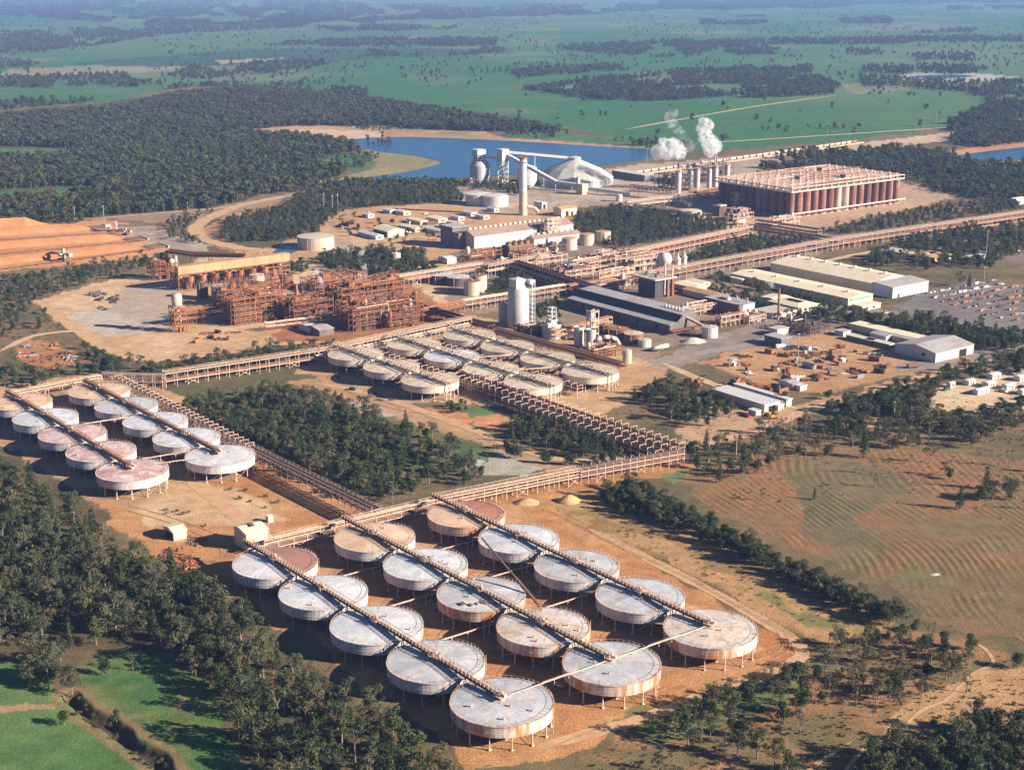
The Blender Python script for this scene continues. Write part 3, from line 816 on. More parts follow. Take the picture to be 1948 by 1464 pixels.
ST_ = [['shell_clean', 'shell_clean', 'shell_grey', 'shell_grey', 'shell_rust'],
       ['shell_clean', 'shell_grey', 'shell_rust', 'shell_rust', 'shell_rust'],
       ['shell_rust', 'shell_grey', 'shell_grey', 'shell_grey', 'shell_rust']]
RN = ['left', 'middle', 'right']
DSC = [['half white, half rust-red roofed tank beside the cream shed',
        'white roofed tank, second from the back of the left near row',
        'white roofed tank in the centre of the left near row',
        'grey white tank, second from the front of the left near row',
        'frontmost tank of all, grey roof with dark radial stains and rust-streaked wall'],
       ['orange cream roofed tank at the back of the middle near row',
        'white roofed tank, second from the back of the middle near row',
        'grey tank with hatches and scrap on its roof, centre of the middle near row',
        'rust-mottled tank, second from the front of the middle near row',
        'grey roofed tank at the front of the middle near row, peeling rusty wall'],
       ['orange tank with a brick-red roof patch at the back of the right near row',
        'white roofed tank, second from the back of the right near row, behind the crane boom',
        'grey white tank in the centre of the right near row',
        'grey tank, second from the front of the right near row',
        'rust-streaked tank at the front right corner of the near tanks']]
CEN = {}
for j in range(3):
    for i in range(5):
        p = A1 + av * i + bv * j
        CEN[(j, i)] = p
        tank(p.x, p.y, RT[j][i], ST_[j][i], DSC[j][i], 'near thickener tanks')
al = Vector((24.2, -31.0)); D5 = Vector((-193, 709)); E5 = Vector((-153, 733))
NTH = ['at the back', 'second from the back', 'in the middle', 'second from the front', 'at the front']
for j, (o_, rts, txt, side) in enumerate(((D5, ['roof_orange', 'roof_white', 'roof_pink', 'roof_pink', 'roof_pink'], ['orange cream', 'pale grey', 'pink and white', 'pink', 'pink and white'], 'outer'),
                                    (E5, ['roof_orange', 'roof_grey', 'roof_white', 'roof_white', 'roof_white'], ['orange cream', 'pale blue-grey', 'pale white', 'white', 'broad white'], 'inner'))):
    for i in range(5):
        p = o_ - al * (4 - i)
        CEN[(3 + j, i)] = p
        tank(p.x, p.y, rts[i], 'shell_clean' if i > 2 else 'shell_grey', f'{txt[i]} tank {NTH[i]} of the {side} left-edge row', 'left thickener tanks')
am = Vector((26.6, -32.0))
for j, (o_, n, side) in enumerate(((Vector((-51, 883)), 3, 'left'), (Vector((13, 878)), 4, 'middle'), (Vector((50, 904)), 4, 'right'))):
    for i in range(n):
        p = o_ - am * (n - 1 - i)
        CEN[(5 + j, i)] = p
        nm = (['at the back', 'in the middle', 'at the front'] if n == 3 else ['at the back', 'second from the back', 'second from the front', 'at the front'])[i]
        tank(p.x, p.y, 'roof_white' if (j, i) == (1, 1) else 'roof_cream', 'shell_cream', f'{"white" if (j, i) == (1, 1) else "cream"} lattice-bridged tank {nm} of the {side} mid-picture row', 'cream thickener tanks under lattice bridges')

# hatches and scrap on one tank roof, a crane boom leaning between the rows
p = CEN[(1, 2)]
for k, (x, y, sx, sy) in enumerate(((4, -12.5, 2.6, 2.2), (7, -10.5, 2.2, 1.1))):
    t = tag(MB().box(0, 0, 0.15, sx, sy, 0.3).build('roof_hatch', 'dark_steel'), ['square dark hatch near the left rim of the scrap-strewn tank roof', 'narrow dark hatch on the scrap-strewn tank roof'][k], 'hatch', 'roof hatches')
    w = p.to_3d() + UX * x + VX * y; t.location = (w.x, w.y, ZR + 0.36); t.rotation_euler = (0, 0, TH)
for k, (x, y, L) in enumerate(((8, -7, 2.4), (9.5, -4.5, 1.7), (6.5, -4, 2.0), (11, -2, 2.6))):
    mb = MB()
    pr = None
    for s in range(9):
        a = s * 0.55 + k
        q = (L * 0.5 * math.cos(a), L * 0.5 * math.sin(a), 0.22)
        if pr: mb.beam(pr, q, 0.3, 0.3)
        pr = q
    t = tag(mb.build('scrap_hoop', 'rust_steel'), f'{["curved", "short curved", "bent", "longer bent"][k]} rusty scrap lying on the hatched grey tank roof', 'scrap', 'scrap on the tank roof')
    w = p.to_3d() + UX * x + VX * y; t.location = (w.x, w.y, ZR + 0.3)

# ================================================================== WALKWAYS ALONG THE TANK ROWS
def rail_mesh(L, step, w, z, hh=1.1, th=0.11):
    mb = MB()
    n = max(2, int(L / step))
    for s in (-1, 1):
        for i in range(n + 1):
            x = L * i / n
            mb.box(x, s * w / 2, z + hh / 2, th, th, hh)
        mb.beam((0, s * w / 2, z + hh), (L, s * w / 2, z + hh), th * 0.8)
        mb.beam((0, s * w / 2, z + hh * 0.55), (L, s * w / 2, z + hh * 0.55), th * 0.6)
    return mb
def run(label, name, cat, p0, p1, group=None):
    p0 = Vector((p0[0], p0[1], 0)); p1 = Vector((p1[0], p1[1], 0))
    d = p1 - p0
    t = thing(name, label, cat, p0, math.atan2(d.y, d.x), group)
    return t, d.length
def walkway(label, p0, p1, z=11.4, w=1.8, pipes=((-1.2, 0.22), (1.15, 0.18)), stands=(), mat='cream_steel'):
    t, L = run(label, 'walkway', 'walkway', p0, p1, 'walkways along the tank rows')
    MB().box(L / 2, 0, z, L, w, 0.22).build('deck', 'brown_pipe', t)
    for s in (-1, 1):
        MB().box(L / 2, s * (w / 2 - 0.1), z - 0.4, L, 0.18, 0.55).build('girder', 'rust_steel', t)
    rail_mesh(L, 2.2, w, z + 0.1, 1.35, 0.2).build('handrail', mat, t, kind='stuff')
    for k, (y, r) in enumerate(pipes):
        mb = MB().pipe([(0, y, z - 0.3), (L, y, z - 0.3)], r, 8)
        mb.build('pipe', 'brown_pipe' if k % 2 == 0 else 'cream_pipe', t)
    for x, zb in stands:
        mb = MB()
        for y in (-w / 2, w / 2):
            mb.beam((x, y, zb), (x, y, z - 0.1), 0.3)
        mb.beam((x, -w / 2 - 0.6, z - 0.75), (x, w / 2 + 0.5, z - 0.75), 0.2)
        mb.build('trestle', 'rust_steel', t)
    return t
for j in range(3):
    a0 = CEN[(j, 0)] - av.normalized() * 26; a1 = CEN[(j, 4)]
    st = []
    for i in range(5):
        d = 26 + i * av.length
        for s in (-14, -7, 7, 14):
            if d + s < 26 + 4 * av.length: st.append((d + s, ZR))
        if i < 4:
            st.append((d + av.length / 2, 0.0))
    st.append((3.0, 0.0))
    walkway(f'long pink-brown walkway with pipes over the {RN[j]} row of near tanks', a0, a1, stands=st)
for j in (3, 4):
    a0 = CEN[(j, 0)] - al.normalized() * 22; a1 = CEN[(j, 4)]
    st = []
    for i in range(5):
        d = 22 + i * al.length
        for s in (-14, -7, 7, 14):
            if d + s < 22 + 4 * al.length: st.append((d + s, ZR))
    walkway(f'dark walkway over the {"outer" if j == 3 else "inner"} row of left-edge tanks', a0, a1, stands=st, mat='rust_steel', w=1.6, pipes=((-1.25, 0.3), (1.2, 0.22)))
# thin cross pipes joining the front tanks
def crosspipe(label, p, q, z, r=0.2, mat='tank_cream', gap=6):
    t, L = run(label, 'cross_pipe', 'pipe', p, q, 'cross pipes between tank rows')
    MB().pipe([(0, 0, z), (L, 0, z)], r, 8).build('pipe', mat, t)
    MB().box(L / 2, r + 0.5, z - 0.1, L * 0.35, 0.7, 0.12).build('catwalk', 'cream_steel', t)
    n = max(2, int(L / gap))
    for i in range(n + 1):
        x = 0.6 + (L - 1.2) * i / n
        MB().beam((x, 0, ZR - 0.2), (x, 0, z - r * 0.8), 0.18).build('stand', 'pink_steel', t)
crosspipe('white pipe joining the two frontmost near tanks', CEN[(0, 4)] + bv.normalized() * 3, CEN[(1, 4)], ZR + 1.5)
crosspipe('thin white pipe joining the front middle and front right near tanks', CEN[(1, 4)] + bv.normalized() * 3, CEN[(2, 4)], ZR + 1.5)
crosspipe('white pipe joining the two front tanks at the left edge', CEN[(3, 4)] + bv.normalized() * 12, CEN[(4, 4)] - bv.normalized() * 12, ZR + 0.9)
# low elevated pipes between rows
def lowpipe(label, p, q, z=5.5, mat='pink_steel', step=7, n=1):
    t, L = run(label, 'pipe_trestle', 'pipe', p, q, 'low pipe trestles')
    for k in range(n):
        MB().pipe([(0, k * 0.9, z), (L, k * 0.9, z)], 0.32, 8).build('pipe', mat, t)
    m_ = max(2, int(L / step))
    for i in range(m_ + 1):
        MB().beam((L * i / m_, 0, 0), (L * i / m_, 0, z - 0.3), 0.3).build('post', 'pink_steel', t)
def mid(a, c_, f=0.5): return a + (c_ - a) * f
for j in (0, 1):
    for i in (0, 1, 2):
        a = mid(CEN[(j, i)], CEN[(j, i + 1)]); c_ = mid(CEN[(j + 1, i)], CEN[(j + 1, i + 1)])
        lowpipe(f'low rusty pipe trestle between the {RN[j]} and {RN[j+1]} near rows, {["back", "centre", "front"][i]} gap', mid(a, c_, 0.12), mid(a, c_, 0.88), 4.6 + 0.6 * i)
for i in (1, 3):
    a = mid(CEN[(3, i)], CEN[(3, i + 1)]); c_ = mid(CEN[(4, i)], CEN[(4, i + 1)])
    lowpipe(f'pale raised pipe between the left-edge tank rows, {"back" if i == 1 else "front"} gap', mid(a, c_, 0.15), mid(a, c_, 0.85), 8.0, 'cream_pipe')
# pump stations under the walkways between neighbouring tanks
def pumps(p, label, seed):
    rd = random.Random(seed)
    t = thing('pump_station', label, 'pump station', (p.x, p.y, 0), TH, 'pump stations between tanks')
    MB().box(0, 0, 3.2, 3.5, 5.0, 0.3).build('platform', 'rust_steel', t)
    for x, y in ((-1.5, -2.2), (1.5, -2.2), (1.5, 2.2), (-1.5, 2.2)):
        MB().beam((x, y, 0), (x, y, 7.5), 0.25).build('post', 'rust_steel', t)
    MB().cyl((0, 0.6, 3.35), (0, 0.6, 6.6), 1.0, 12).build('vessel', rd.choice(('orange_steel', 'cream_pipe', 'rust_steel')), t)
    MB().box(0, -1.4, 7.0, 3.4, 1.6, 0.2).build('platform', 'pink_steel', t)
    MB().cyl((-1.2, -3.6, 1.2), (1.2, -3.6, 1.2), 0.6, 10).build('pump', rd.choice(('rust_steel', 'silver_pipe')), t)
    MB().pipe([(0, -3.6, 1.2), (0, -2.4, 2.2), (0, -2.4, 6.5)], 0.25, 6).build('pipe', 'rust_steel', t)
for j in range(3):
    for i in range(4):
        pumps(mid(CEN[(j, i)], CEN[(j, i + 1)]), f'rusty pump platform under the {RN[j]} near walkway, {["last", "third", "second", "first"][i]} gap from the front', j * 10 + i)
for j in (3, 4):
    for i in range(4):
        pumps(mid(CEN[(j, i)], CEN[(j, i + 1)]) - bv.normalized() * 4, f'rusty pump platform in the {"outer" if j == 3 else "inner"} left-edge row, {["last", "third", "second", "first"][i]} gap from the front', j * 10 + i)

# lattice bridges over the cream tanks
def lattice(label, p0, p1, w=3.2, z=10.4, h=3.0, step=3.6, mat='tank_cream', feet=(), zf=0.0):
    t, L = run(label, 'lattice_bridge', 'bridge', p0, p1, 'lattice bridges')
    n = int(L / step)
    for s in (-1, 1):
        mb = MB()
        y = s * w / 2
        mb.beam((0, y, z), (L, y, z), 0.32); mb.beam((0, y, z + h), (L, y, z + h), 0.32)
        for i in range(n + 1):
            x = L * i / n
            mb.beam((x, y, z), (x, y, z + h), 0.22)
            if i < n:
                x2 = L * (i + 1) / n
                mb.beam((x, y, z if i % 2 else z + h), (x2, y, z + h if i % 2 else z), 0.18)
        mb.build('side_truss', mat, t)
    mb = MB()
    for i in range(n + 1):
        x = L * i / n
        mb.beam((x, -w / 2, z + h), (x, w / 2, z + h), 0.18)
    mb.build('top_bracing', mat, t, kind='stuff')
    MB().box(L / 2, 0, z + 0.05, L, 1.2, 0.15).build('deck', 'brown_pipe', t)
    MB().pipe([(0, -w / 2 + 0.5, z + 0.4), (L, -w / 2 + 0.5, z + 0.4)], 0.2, 8).build('pipe', 'brown_pipe', t)
    MB().pipe([(0, w / 2 - 0.4, z + 0.35), (L, w / 2 - 0.4, z + 0.35)], 0.18, 8).build('pipe', 'cream_pipe', t)
    for x in feet:
        mb = MB()
        for y in (-w / 2, w / 2):
            mb.beam((x, y, zf), (x, y, z), 0.4)
        mb.beam((x, -w / 2, 4), (x, w / 2, 4), 0.25); mb.beam((x, -w / 2, 4), (x, w / 2, 8.5), 0.2)
        mb.build('tower', mat, t)
    return t, L
for j, n in ((5, 3), (6, 4), (7, 4)):
    a0 = CEN[(j, 0)] - am.normalized() * 24; a1 = CEN[(j, n - 1)] + am.normalized() * 19.2
    LL = (a1 - a0).length
    ft = [0.6] + [24 + am.length * (k + 0.5) for k in range(n - 1)] + [LL - 0.4]
    lattice(f'cream lattice bridge over the {RN[j-5]} row of cream tanks', a0, a1, feet=ft)
    for i in range(n - 1):
        pumps(mid(CEN[(j, i)], CEN[(j, i + 1)]) - bv.normalized() * 4, f'brown pump platform in the {RN[j-5]} row of cream tanks, {["last", "third", "second", "first"][i + 4 - n]} gap from the front', 60 + j * 10 + i)

# ================================================================== PIPE RACKS
def rack(label, p0, p1, w=5.0, levels=(5.5, 8.5), step=7.0, mat='cream_steel', npipes=4, pm=('brown_pipe', 'dark_steel', 'brown_pipe', 'silver_pipe'), top=None, pr=0.32, portal=0.0, brace=5, group='pipe racks', name='pipe_rack'):
    """trestles, stringers and pipes from p0 to p1; top: a bright cover strip above the upper level"""
    t, L = run(label, name, 'pipe rack', p0, p1, group)
    n = max(2, round(L / step))
    zt = max(levels) + portal
    def bent():
        mb = MB()
        for s in (-1, 1):
            mb.beam((0, s * w / 2, 0), (0, s * w / 2, zt), 0.27)
        for z in levels:
            mb.beam((0, -w / 2 - 0.4, z), (0, w / 2 + 0.4, z), 0.27)
        if portal: mb.beam((0, -w / 2 - 0.17, zt), (0, w / 2 + 0.17, zt), 0.25)
        return mb.mesh('trestle', mat)
    bm_ = shared(('bent', w, tuple(levels), portal, mat), bent)
    for i in range(n + 1):
        inst('trestle', bm_, t, (L * i / n + (random.uniform(-0.5, 0.5) if 0 < i < n else 0), 0, 0))
    for z in levels:
        for s in (-1, 1):
            MB().box(L / 2, s * (w / 2 + 0.24), z - 0.05, L, 0.22, 0.45).build('stringer', mat, t)
    if brace:
        for i in range(brace // 2, n, brace):
            mb = MB()
            for s in (-1, 1):
                y = s * (w / 2 + 0.05)
                mb.beam((L * i / n, y, 0.4), (L * (i + 1) / n, y, levels[0]), 0.2)
                mb.beam((L * (i + 1) / n, y, 0.4), (L * i / n, y, levels[0]), 0.2)
            mb.build('cross_brace', mat, t, kind='stuff')
    rd = random.Random(label)
    for z in levels:
        for k in range(npipes):
            y = -w / 2 + w * (k + 0.5) / npipes
            r = pr * rd.uniform(0.6, 1.25)
            MB().pipe([(-0.5, y, z + 0.17 + r), (L + 0.5, y, z + 0.17 + r)], r, 7).build('pipe', rd.choice(pm), t)
    if top:
        MB().box(L / 2, -w / 2 + 0.3, zt + 1.5, L, 1.7, 0.3).build('cover', top, t)
        rail_mesh(L, 4, w + 0.5, zt + 0.3, 1.2, 0.14).build('handrail', mat, t, kind='stuff')
    p0 = Vector((p0[0], p0[1], 0)); p1 = Vector((p1[0], p1[1], 0))
    keep_line(p0, p1, w / 2 + 3)
    return t, L
def P2(px, py, z=0): 
    v = PW(px, py, z); return Vector((v.x, v.y))
# z is the height of the level that was read off the photograph
rack('cream pipe rack with a bright cover running from the left tanks towards the cream tanks', P2(312, 708, 9.6), P2(602, 665, 9.6), 5, (4.2, 9.2), 7, top='cream_pipe')
rack('cream pipe rack behind the cream tanks', P2(603, 665, 9.6), P2(893, 604, 9.6), 5, (5.0, 9.2), 7, top='cream_pipe')
rack('short cream pipe rack behind the back tanks at the left edge', P2(10, 748, 9.6), P2(190, 713, 9.6), 4, (8.6,), 9, npipes=3, top='cream_pipe')
rack('stepped cream pipe rack at the top corner of the left tanks', P2(196, 706, 10.5), P2(310, 712, 9.6), 4, (5.0, 9.5), 7, npipes=3)
rack('dark pipe rack stepping down beside the inner row of left-edge tanks', P2(225, 716, 9.5), P2(475, 845, 9.5), 5, (5.5, 8.8), 6, 'pink_steel', 4, ('brown_pipe', 'cream_pipe', 'dark_steel'), top=None, portal=1.6)
rack('dark pipe rack running down to the near tanks', P2(476, 846, 9.2), P2(716, 968, 7.5), 5, (4.5, 7.4), 6, 'pink_steel', 4, ('brown_pipe', 'dark_steel', 'dark_steel'), top='dark_steel')
rack('cream pipe rack across the back of the near tanks', P2(498, 1030, 6.5), P2(832, 950, 6.5), 4.4, (3.2, 6.2), 7, npipes=4, top='cream_pipe')
rack('cream covered pipe rack from the near tanks towards the portal corner', P2(833, 950, 6.5), P2(1098, 888, 9.0), 4.4, (4.5, 7.6), 6, npipes=4, pm=('dark_steel', 'brown_pipe', 'cream_pipe'), top='cream_pipe')
rack('dark pipe rack on tall pink posts at the portal corner', P2(1100, 893, 7.5), P2(1296, 858, 7.5), 5.5, (4.6, 7.2), 5, 'pink_steel', 5, ('dark_steel', 'brown_pipe'), portal=2.2)
uu = Vector((UX.x, UX.y)); vv = Vector((VX.x, VX.y))
for k, (o_, a_, b_) in enumerate((((880, 738), 0.0, 1.0), ((880, 738), 0.0, 1.0), ((880, 738), 0.30, 0.98))):
    q0 = P2(878, 706, 9.0); q1 = P2(1292, 845, 9.0)
    d = q1 - q0
    off = vv * (-6.5 * k + 2.0)
    rack(f'row of pink portal frames carrying dark pipes, {["far", "middle", "near"][k]} one of three', q0 + d * a_ + off, q0 + d * b_ + off, 4.6, (4.0 - 0.3 * k, 6.8 - 0.8 * k), 6.2, 'pink_steel', 4, ('dark_steel', 'brown_pipe', 'dark_steel'), portal=3.0 - 0.6 * k, brace=0, group='portal frame racks')
# plant racks further back
rack('long cream pipe rack from the plant to the right edge', P2(1212, 520, 11), P2(1600, 452, 11), 6, (6.0, 10.5), 8, 'pink_steel', 5, ('orange_steel', 'brown_pipe', 'dark_steel'), top='cream_pipe')
rack('far end of the long pipe rack, running out of the right edge', P2(1600, 452, 11), P2(2010, 393, 11), 6, (6.0, 10.5), 8, 'pink_steel', 5, ('orange_steel', 'brown_pipe', 'dark_steel'), top='cream_pipe')
rack('high cream pipe rack with a bright cover above the trees', P2(1185, 480, 12.5), P2(1428, 430, 12.5), 6, (6.5, 11.8), 8, 'cream_steel', 5, ('orange_steel', 'brown_pipe'), top='cream_pipe')
rack('white double-deck pipe rack beside the evaporators', P2(1092, 496, 12.5), P2(1184, 480, 12.5), 6, (6.5, 11.8), 7, 'cream_steel', 4, ('cream_pipe', 'brown_pipe'))
rack('orange pipe rack behind the white silo', P2(880, 571, 9), P2(1072, 539, 10), 6, (5.5, 9.0), 7, 'pink_steel', 5, ('orange_steel', 'brown_pipe', 'cream_pipe'))
rack('pink pipe rack between the white silo rack and the crossing', P2(1080, 541, 9.5), P2(1212, 519, 10), 6, (5.5, 9.0), 7, 'pink_steel', 5, ('orange_steel', 'brown_pipe'))
rack('orange pipe rack left of the white silo on tall posts', P2(798, 590, 9), P2(880, 572, 9), 7, (5.5, 9.0), 6, 'orange_steel', 5, ('orange_steel', 'rust_steel'))
rack('cream covered pipe rack in front of the powerhouse', P2(750, 525, 11), P2(915, 500, 11), 5, (6.5, 10.5), 8, 'pink_steel', 4, ('orange_steel', 'cream_pipe'), top='cream_pipe')
rack('cream pipe rack in front of the brown cooling tower', P2(925, 505, 10.5), P2(1035, 484, 10.5), 5, (5.5, 10), 8, 'cream_steel', 4, ('orange_steel', 'cream_pipe'), top='cream_pipe')
for k in range(3):
    q0 = P2(972, 500, 8) + vv * (7.0 * k - 4); q1 = P2(1232, 585, 8) + vv * (7.0 * k - 4)
    rack(f'dark pipe corridor running towards the dark long shed, {["near", "middle", "far"][k]} of three', q0, q1, 5.6, (4.5, 7.5, 10.0)[:2 + (k == 1)], 7, 'pink_steel', 5, ('dark_steel', 'brown_pipe', 'rust_steel', 'dark_steel'), brace=0, group='dark pipe corridor')
rack('dark pipe rack crossing from the precipitators to the long rack', P2(1425, 428, 9), P2(1600, 455, 9), 7, (5.0, 8.5), 8, 'pink_steel', 6, ('dark_steel', 'brown_pipe', 'rust_steel'))
rack('dark pipe rack beside the crossing from the precipitators', P2(1440, 418, 8), P2(1560, 436, 8), 6, (4.0, 7.5), 8, 'cream_steel', 5, ('dark_steel', 'brown_pipe', 'cream_pipe'))
rack('dark covered conveyor rack below the red mill', P2(792, 578, 7), P2(935, 618, 7), 6, (4.0, 6.6), 7, 'rust_steel', 5, ('dark_steel', 'dark_steel', 'brown_pipe'))
rack('brown pipe rack beside the cream tank rows', P2(940, 625, 5), P2(1185, 693, 5), 6, (3.0, 5.5), 7, 'rust_steel', 5, ('brown_pipe', 'rust_steel', 'cream_pipe'))
for k in range(2):
    q0 = mid(CEN[(5 + k, 0)], CEN[(6 + k, 1)]) - am * 1.2; q1 = mid(CEN[(5 + k, 1 + k)], CEN[(6 + k, 2 + k)]) + am * 0.9
    rack(f'low dark pipe rack with small portals between the {RN[k]} and {RN[k+1]} rows of cream tanks', q0, q1, 4.5, (2.8, 5.0), 6, 'cream_steel', 4, ('dark_steel', 'brown_pipe', 'rust_steel'), portal=2.0, brace=0, group='portal frame racks')
for k, (a, c_) in enumerate((((5, 0), (7, 1)), ((5, 1), (7, 2)))):
    lowpipe(f'cream cross pipe between cream tanks, {["back", "front"][k]} one', CEN[a] + am * 0.5, CEN[c_] + am * 0.5 , 7.5, 'cream_pipe', 6, 2)
rack('pale slender pipe rack left of the dome with tall posts', P2(1200, 352, 12), P2(1285, 362, 12), 5, (6.0, 12.0), 6, 'cream_steel', 3, ('dark_steel', 'cream_pipe'))
rack('cream pipe rack behind the steaming tank', P2(1190, 383, 10), P2(1290, 368, 12), 5, (5.0, 9.5), 8, 'cream_steel', 4, ('cream_pipe', 'orange_steel'), top='cream_pipe')
rack('cream pipe bundle above the trees left of the precipitators', P2(1205, 388, 6), P2(1330, 405, 6), 6, (3.0, 5.5), 9, 'cream_steel', 5, ('cream_pipe', 'silver_pipe', 'dark_steel'))

# ================================================================== BUILDINGS (footprint corner S: furthest along U, nearest along V)
def rect_keep(o, Lu, Lv, m=3):
    n = max(1, int(Lu / 6)); k = max(1, int(Lv / 6))
    for i in range(n + 1):
        for j in range(k + 1):
            p = o - UX * (Lu * i / n) + VX * (Lv * j / k)
            keep(p.x, p.y, 5 + m)
def openings(t, spec):
    """spec: (kind, face, along, z, width, height); face 'u' is the wall at x = 0, 'v' the wall at y = 0"""
    for kind, face, a, z, w, h in spec:
        if face == 'u': mb = MB().box(0.05, a, z + h / 2, 0.16, w, h)
        else: mb = MB().box(a, -0.05, z + h / 2, w, 0.16, h)
        o = mb.build(kind, {'door': 'black_gap', 'window': 'glass_dark', 'shutter': 'grey_roof'}[kind], t)
def shed(name, label, cat, S, Lu, Lv, he, hr=None, ridge='u', wall='cream_wall', roof='cream_roof', over=0.5, spec=(), vents=0, rz=None, group=None, z0=0.0, rp=0.5):
    o = S if isinstance(S, Vector) else PW(*S)
    o = Vector((o.x, o.y, z0))
    t = thing(name, label, cat, o, TH if rz is None else rz, group)
    hr = he if hr is None else hr
    mb = MB()
    if ridge == 'flat' or hr == he:
        mb.prism([(-Lu, 0), (0, 0), (0, Lv), (-Lu, Lv)], 0, he)
        mb.build('wall', wall, t)
        MB().box(-Lu / 2, Lv / 2, he + 0.18, Lu + 2 * over, Lv + 2 * over, 0.35).build('roof', roof, t)
    elif ridge == 'u':
        m_ = Lv * rp
        for x in (0,):
            vs = [(x_, y, z) for x_ in (-Lu, 0) for y, z in ((0, 0), (Lv, 0), (Lv, he), (m_, hr), (0, he))]
            mb.add(vs, [(0, 1, 2, 3, 4), (9, 8, 7, 6, 5), (0, 4, 9, 5), (1, 6, 7, 2), (0, 5, 6, 1)])
        mb.build('wall', wall, t)
        for ys, zs, ye in ((m_, hr, -over), (m_, hr, Lv + over)):
            den = m_ if ye < 0 else Lv - m_
            ze = he - (hr - he) / den * over
            a, c_ = ((-Lu - over), over)
            mb = MB()
            th = 0.22
            vs = [(a, ys, zs + th), (c_, ys, zs + th), (c_, ye, ze + th), (a, ye, ze + th), (a, ys, zs + 0.04), (c_, ys, zs + 0.04), (c_, ye, ze + 0.04), (a, ye, ze + 0.04)]
            mb.add(vs, [(0, 1, 2, 3), (7, 6, 5, 4), (0, 4, 5, 1), (1, 5, 6, 2), (2, 6, 7, 3), (3, 7, 4, 0)])
            mb.build('roof', roof if isinstance(roof, str) else roof[0 if ye < 0 else 1], t)
    else:
        m_ = Lu * rp
        vs = [(x, y_, z) for y_ in (0, Lv) for x, z in ((-Lu, 0), (0, 0), (0, he), (-m_, hr), (-Lu, he))]
        mb.add(vs, [(0, 1, 2, 3, 4), (9, 8, 7, 6, 5), (0, 4, 9, 5), (1, 6, 7, 2), (0, 5, 6, 1)])
        mb.build('wall', wall, t)
        for xe in (over, -Lu - over):
            den = m_ if xe > 0 else Lu - m_
            ze = he - (hr - he) / den * over
            th = 0.22
            a, c_ = -over, Lv + over
            vs = [(-m_, a, hr + th), (-m_, c_, hr + th), (xe, c_, ze + th), (xe, a, ze + th), (-m_, a, hr + 0.04), (-m_, c_, hr + 0.04), (xe, c_, ze + 0.04), (xe, a, ze + 0.04)]
            MB().add(vs, [(0, 1, 2, 3), (7, 6, 5, 4), (0, 4, 5, 1), (1, 5, 6, 2), (2, 6, 7, 3), (3, 7, 4, 0)]).build('roof', roof, t)
    if vents:
        for k in range(vents):
            f = (k + 0.5) / vents
            if ridge == 'u': x, y = -Lu * f, Lv * rp
            elif ridge == 'v': x, y = -Lu * rp, Lv * f
            else: x, y = -Lu * f, Lv * 0.5
            vm = shared('roof_vent', lambda: MB().box(0, 0, 0.6, 1.4, 2.0, 1.3).box(0, 0, 1.4, 1.9, 2.6, 0.3).mesh('roof_vent', 'cream_roof'))
            inst('roof_vent', vm, [c for c in t.children if c.name.split('.')[0] == 'roof'][0], (x, y, hr + 0.1))
    wl_ = [c for c in t.children if c.name.split('.')[0] == 'wall']
    openings(wl_[0] if wl_ else t, spec)
    rect_keep(o, Lu, Lv)
    return t
def ctank(name, label, px, py, r, h, wall='tank_cream', roof='tank_cream', dome=0.8, seg=40, z0=0.0, group=None, rings=2, ladder=True, cat='tank'):
    p = PW(px, py) if not isinstance(px, Vector) else px
    t = thing(name, label, cat, (p.x, p.y, z0), TH, group)
    prof = [(r, 0)]
    for k in range(rings):
        z = h * (k + 1) / (rings + 1)
        prof += [(r, z - 0.06), (r + 0.06, z), (r, z + 0.06)]
    prof += [(r, h - 0.12), (r + 0.12, h - 0.08), (r + 0.12, h)]
    MB().lathe(prof, seg).build('wall', wall, t)
    mb = MB().lathe([(0.02, h + dome), (r * 0.5, h + dome * 0.75), (r + 0.05, h - 0.02)], seg)
    mb.f = [tuple(reversed(f)) for f in mb.f]
    mb.build('roof', roof, t)
    if ladder:
        MB().box(r * 0.55, -(r * 0.835 + 0.2), h / 2 + 0.4, 0.5, 0.25, h + 0.8).build('ladder', 'pole_grey', t)
    MB().box(0, 0, h + dome + 0.3, 1.0, 1.0, 0.6).build('hatch', 'pink_steel', [c for c in t.children if c.name.split('.')[0] == 'roof'][0])
    keep(p.x, p.y, r + 4)
    return t
# ---- water and liquor tanks
ctank('water_tank', 'wide cream water tank left of the upper yards', 601, 471, 17.5, 11.5, 'tank_cream', 'tank_cream', 0.8)
ctank('water_tank', 'left of two white tanks behind the tall chimney', 910, 388, 14.8, 12, 'white_paint', 'white_paint', 0.8, group='pair of white tanks')
ctank('water_tank', 'right of two white tanks behind the tall chimney', 942, 391, 14.8, 12, 'white_paint', 'white_paint', 0.8, group='pair of white tanks')
ctank('water_tank', 'small white tank among trees behind the red mill', 754, 502, 3.9, 10, 'white_paint', 'white_paint', 0.4)
ctank('liquor_tank', 'cream tank with rusty top, front one right of the red mill', 898, 560, 6.8, 11.5, 'tank_cream', 'orange_steel', 0.5)
ctank('liquor_tank', 'taller cream tank with rusty top behind its twin', 912, 554, 6.2, 14, 'tank_cream', 'orange_steel', 0.5)
ctank('liquor_tank', 'cream tank nearest the pipe rack, first of three by the powerhouse', 1083, 474, 7.4, 11, 'tank_cream', 'orange_clad', 0.6)
ctank('liquor_tank', 'middle of three cream tanks by the powerhouse', 1116, 465, 7.2, 10.5, 'tank_cream', 'orange_clad', 0.6)
ctank('liquor_tank', 'furthest of three cream tanks by the powerhouse', 1147, 460, 7.4, 10.5, 'tank_cream', 'orange_clad', 0.6)
ctank('settling_tank', 'low grey-topped tank left of the rusty cream tanks', 838, 536, 11, 7, 'dark_steel', 'roof_grey', 0.5)
ctank('settling_tank', 'second low grey-topped tank left of the rusty cream tanks', 872, 541, 10, 7, 'dark_steel', 'roof_grey', 0.5)
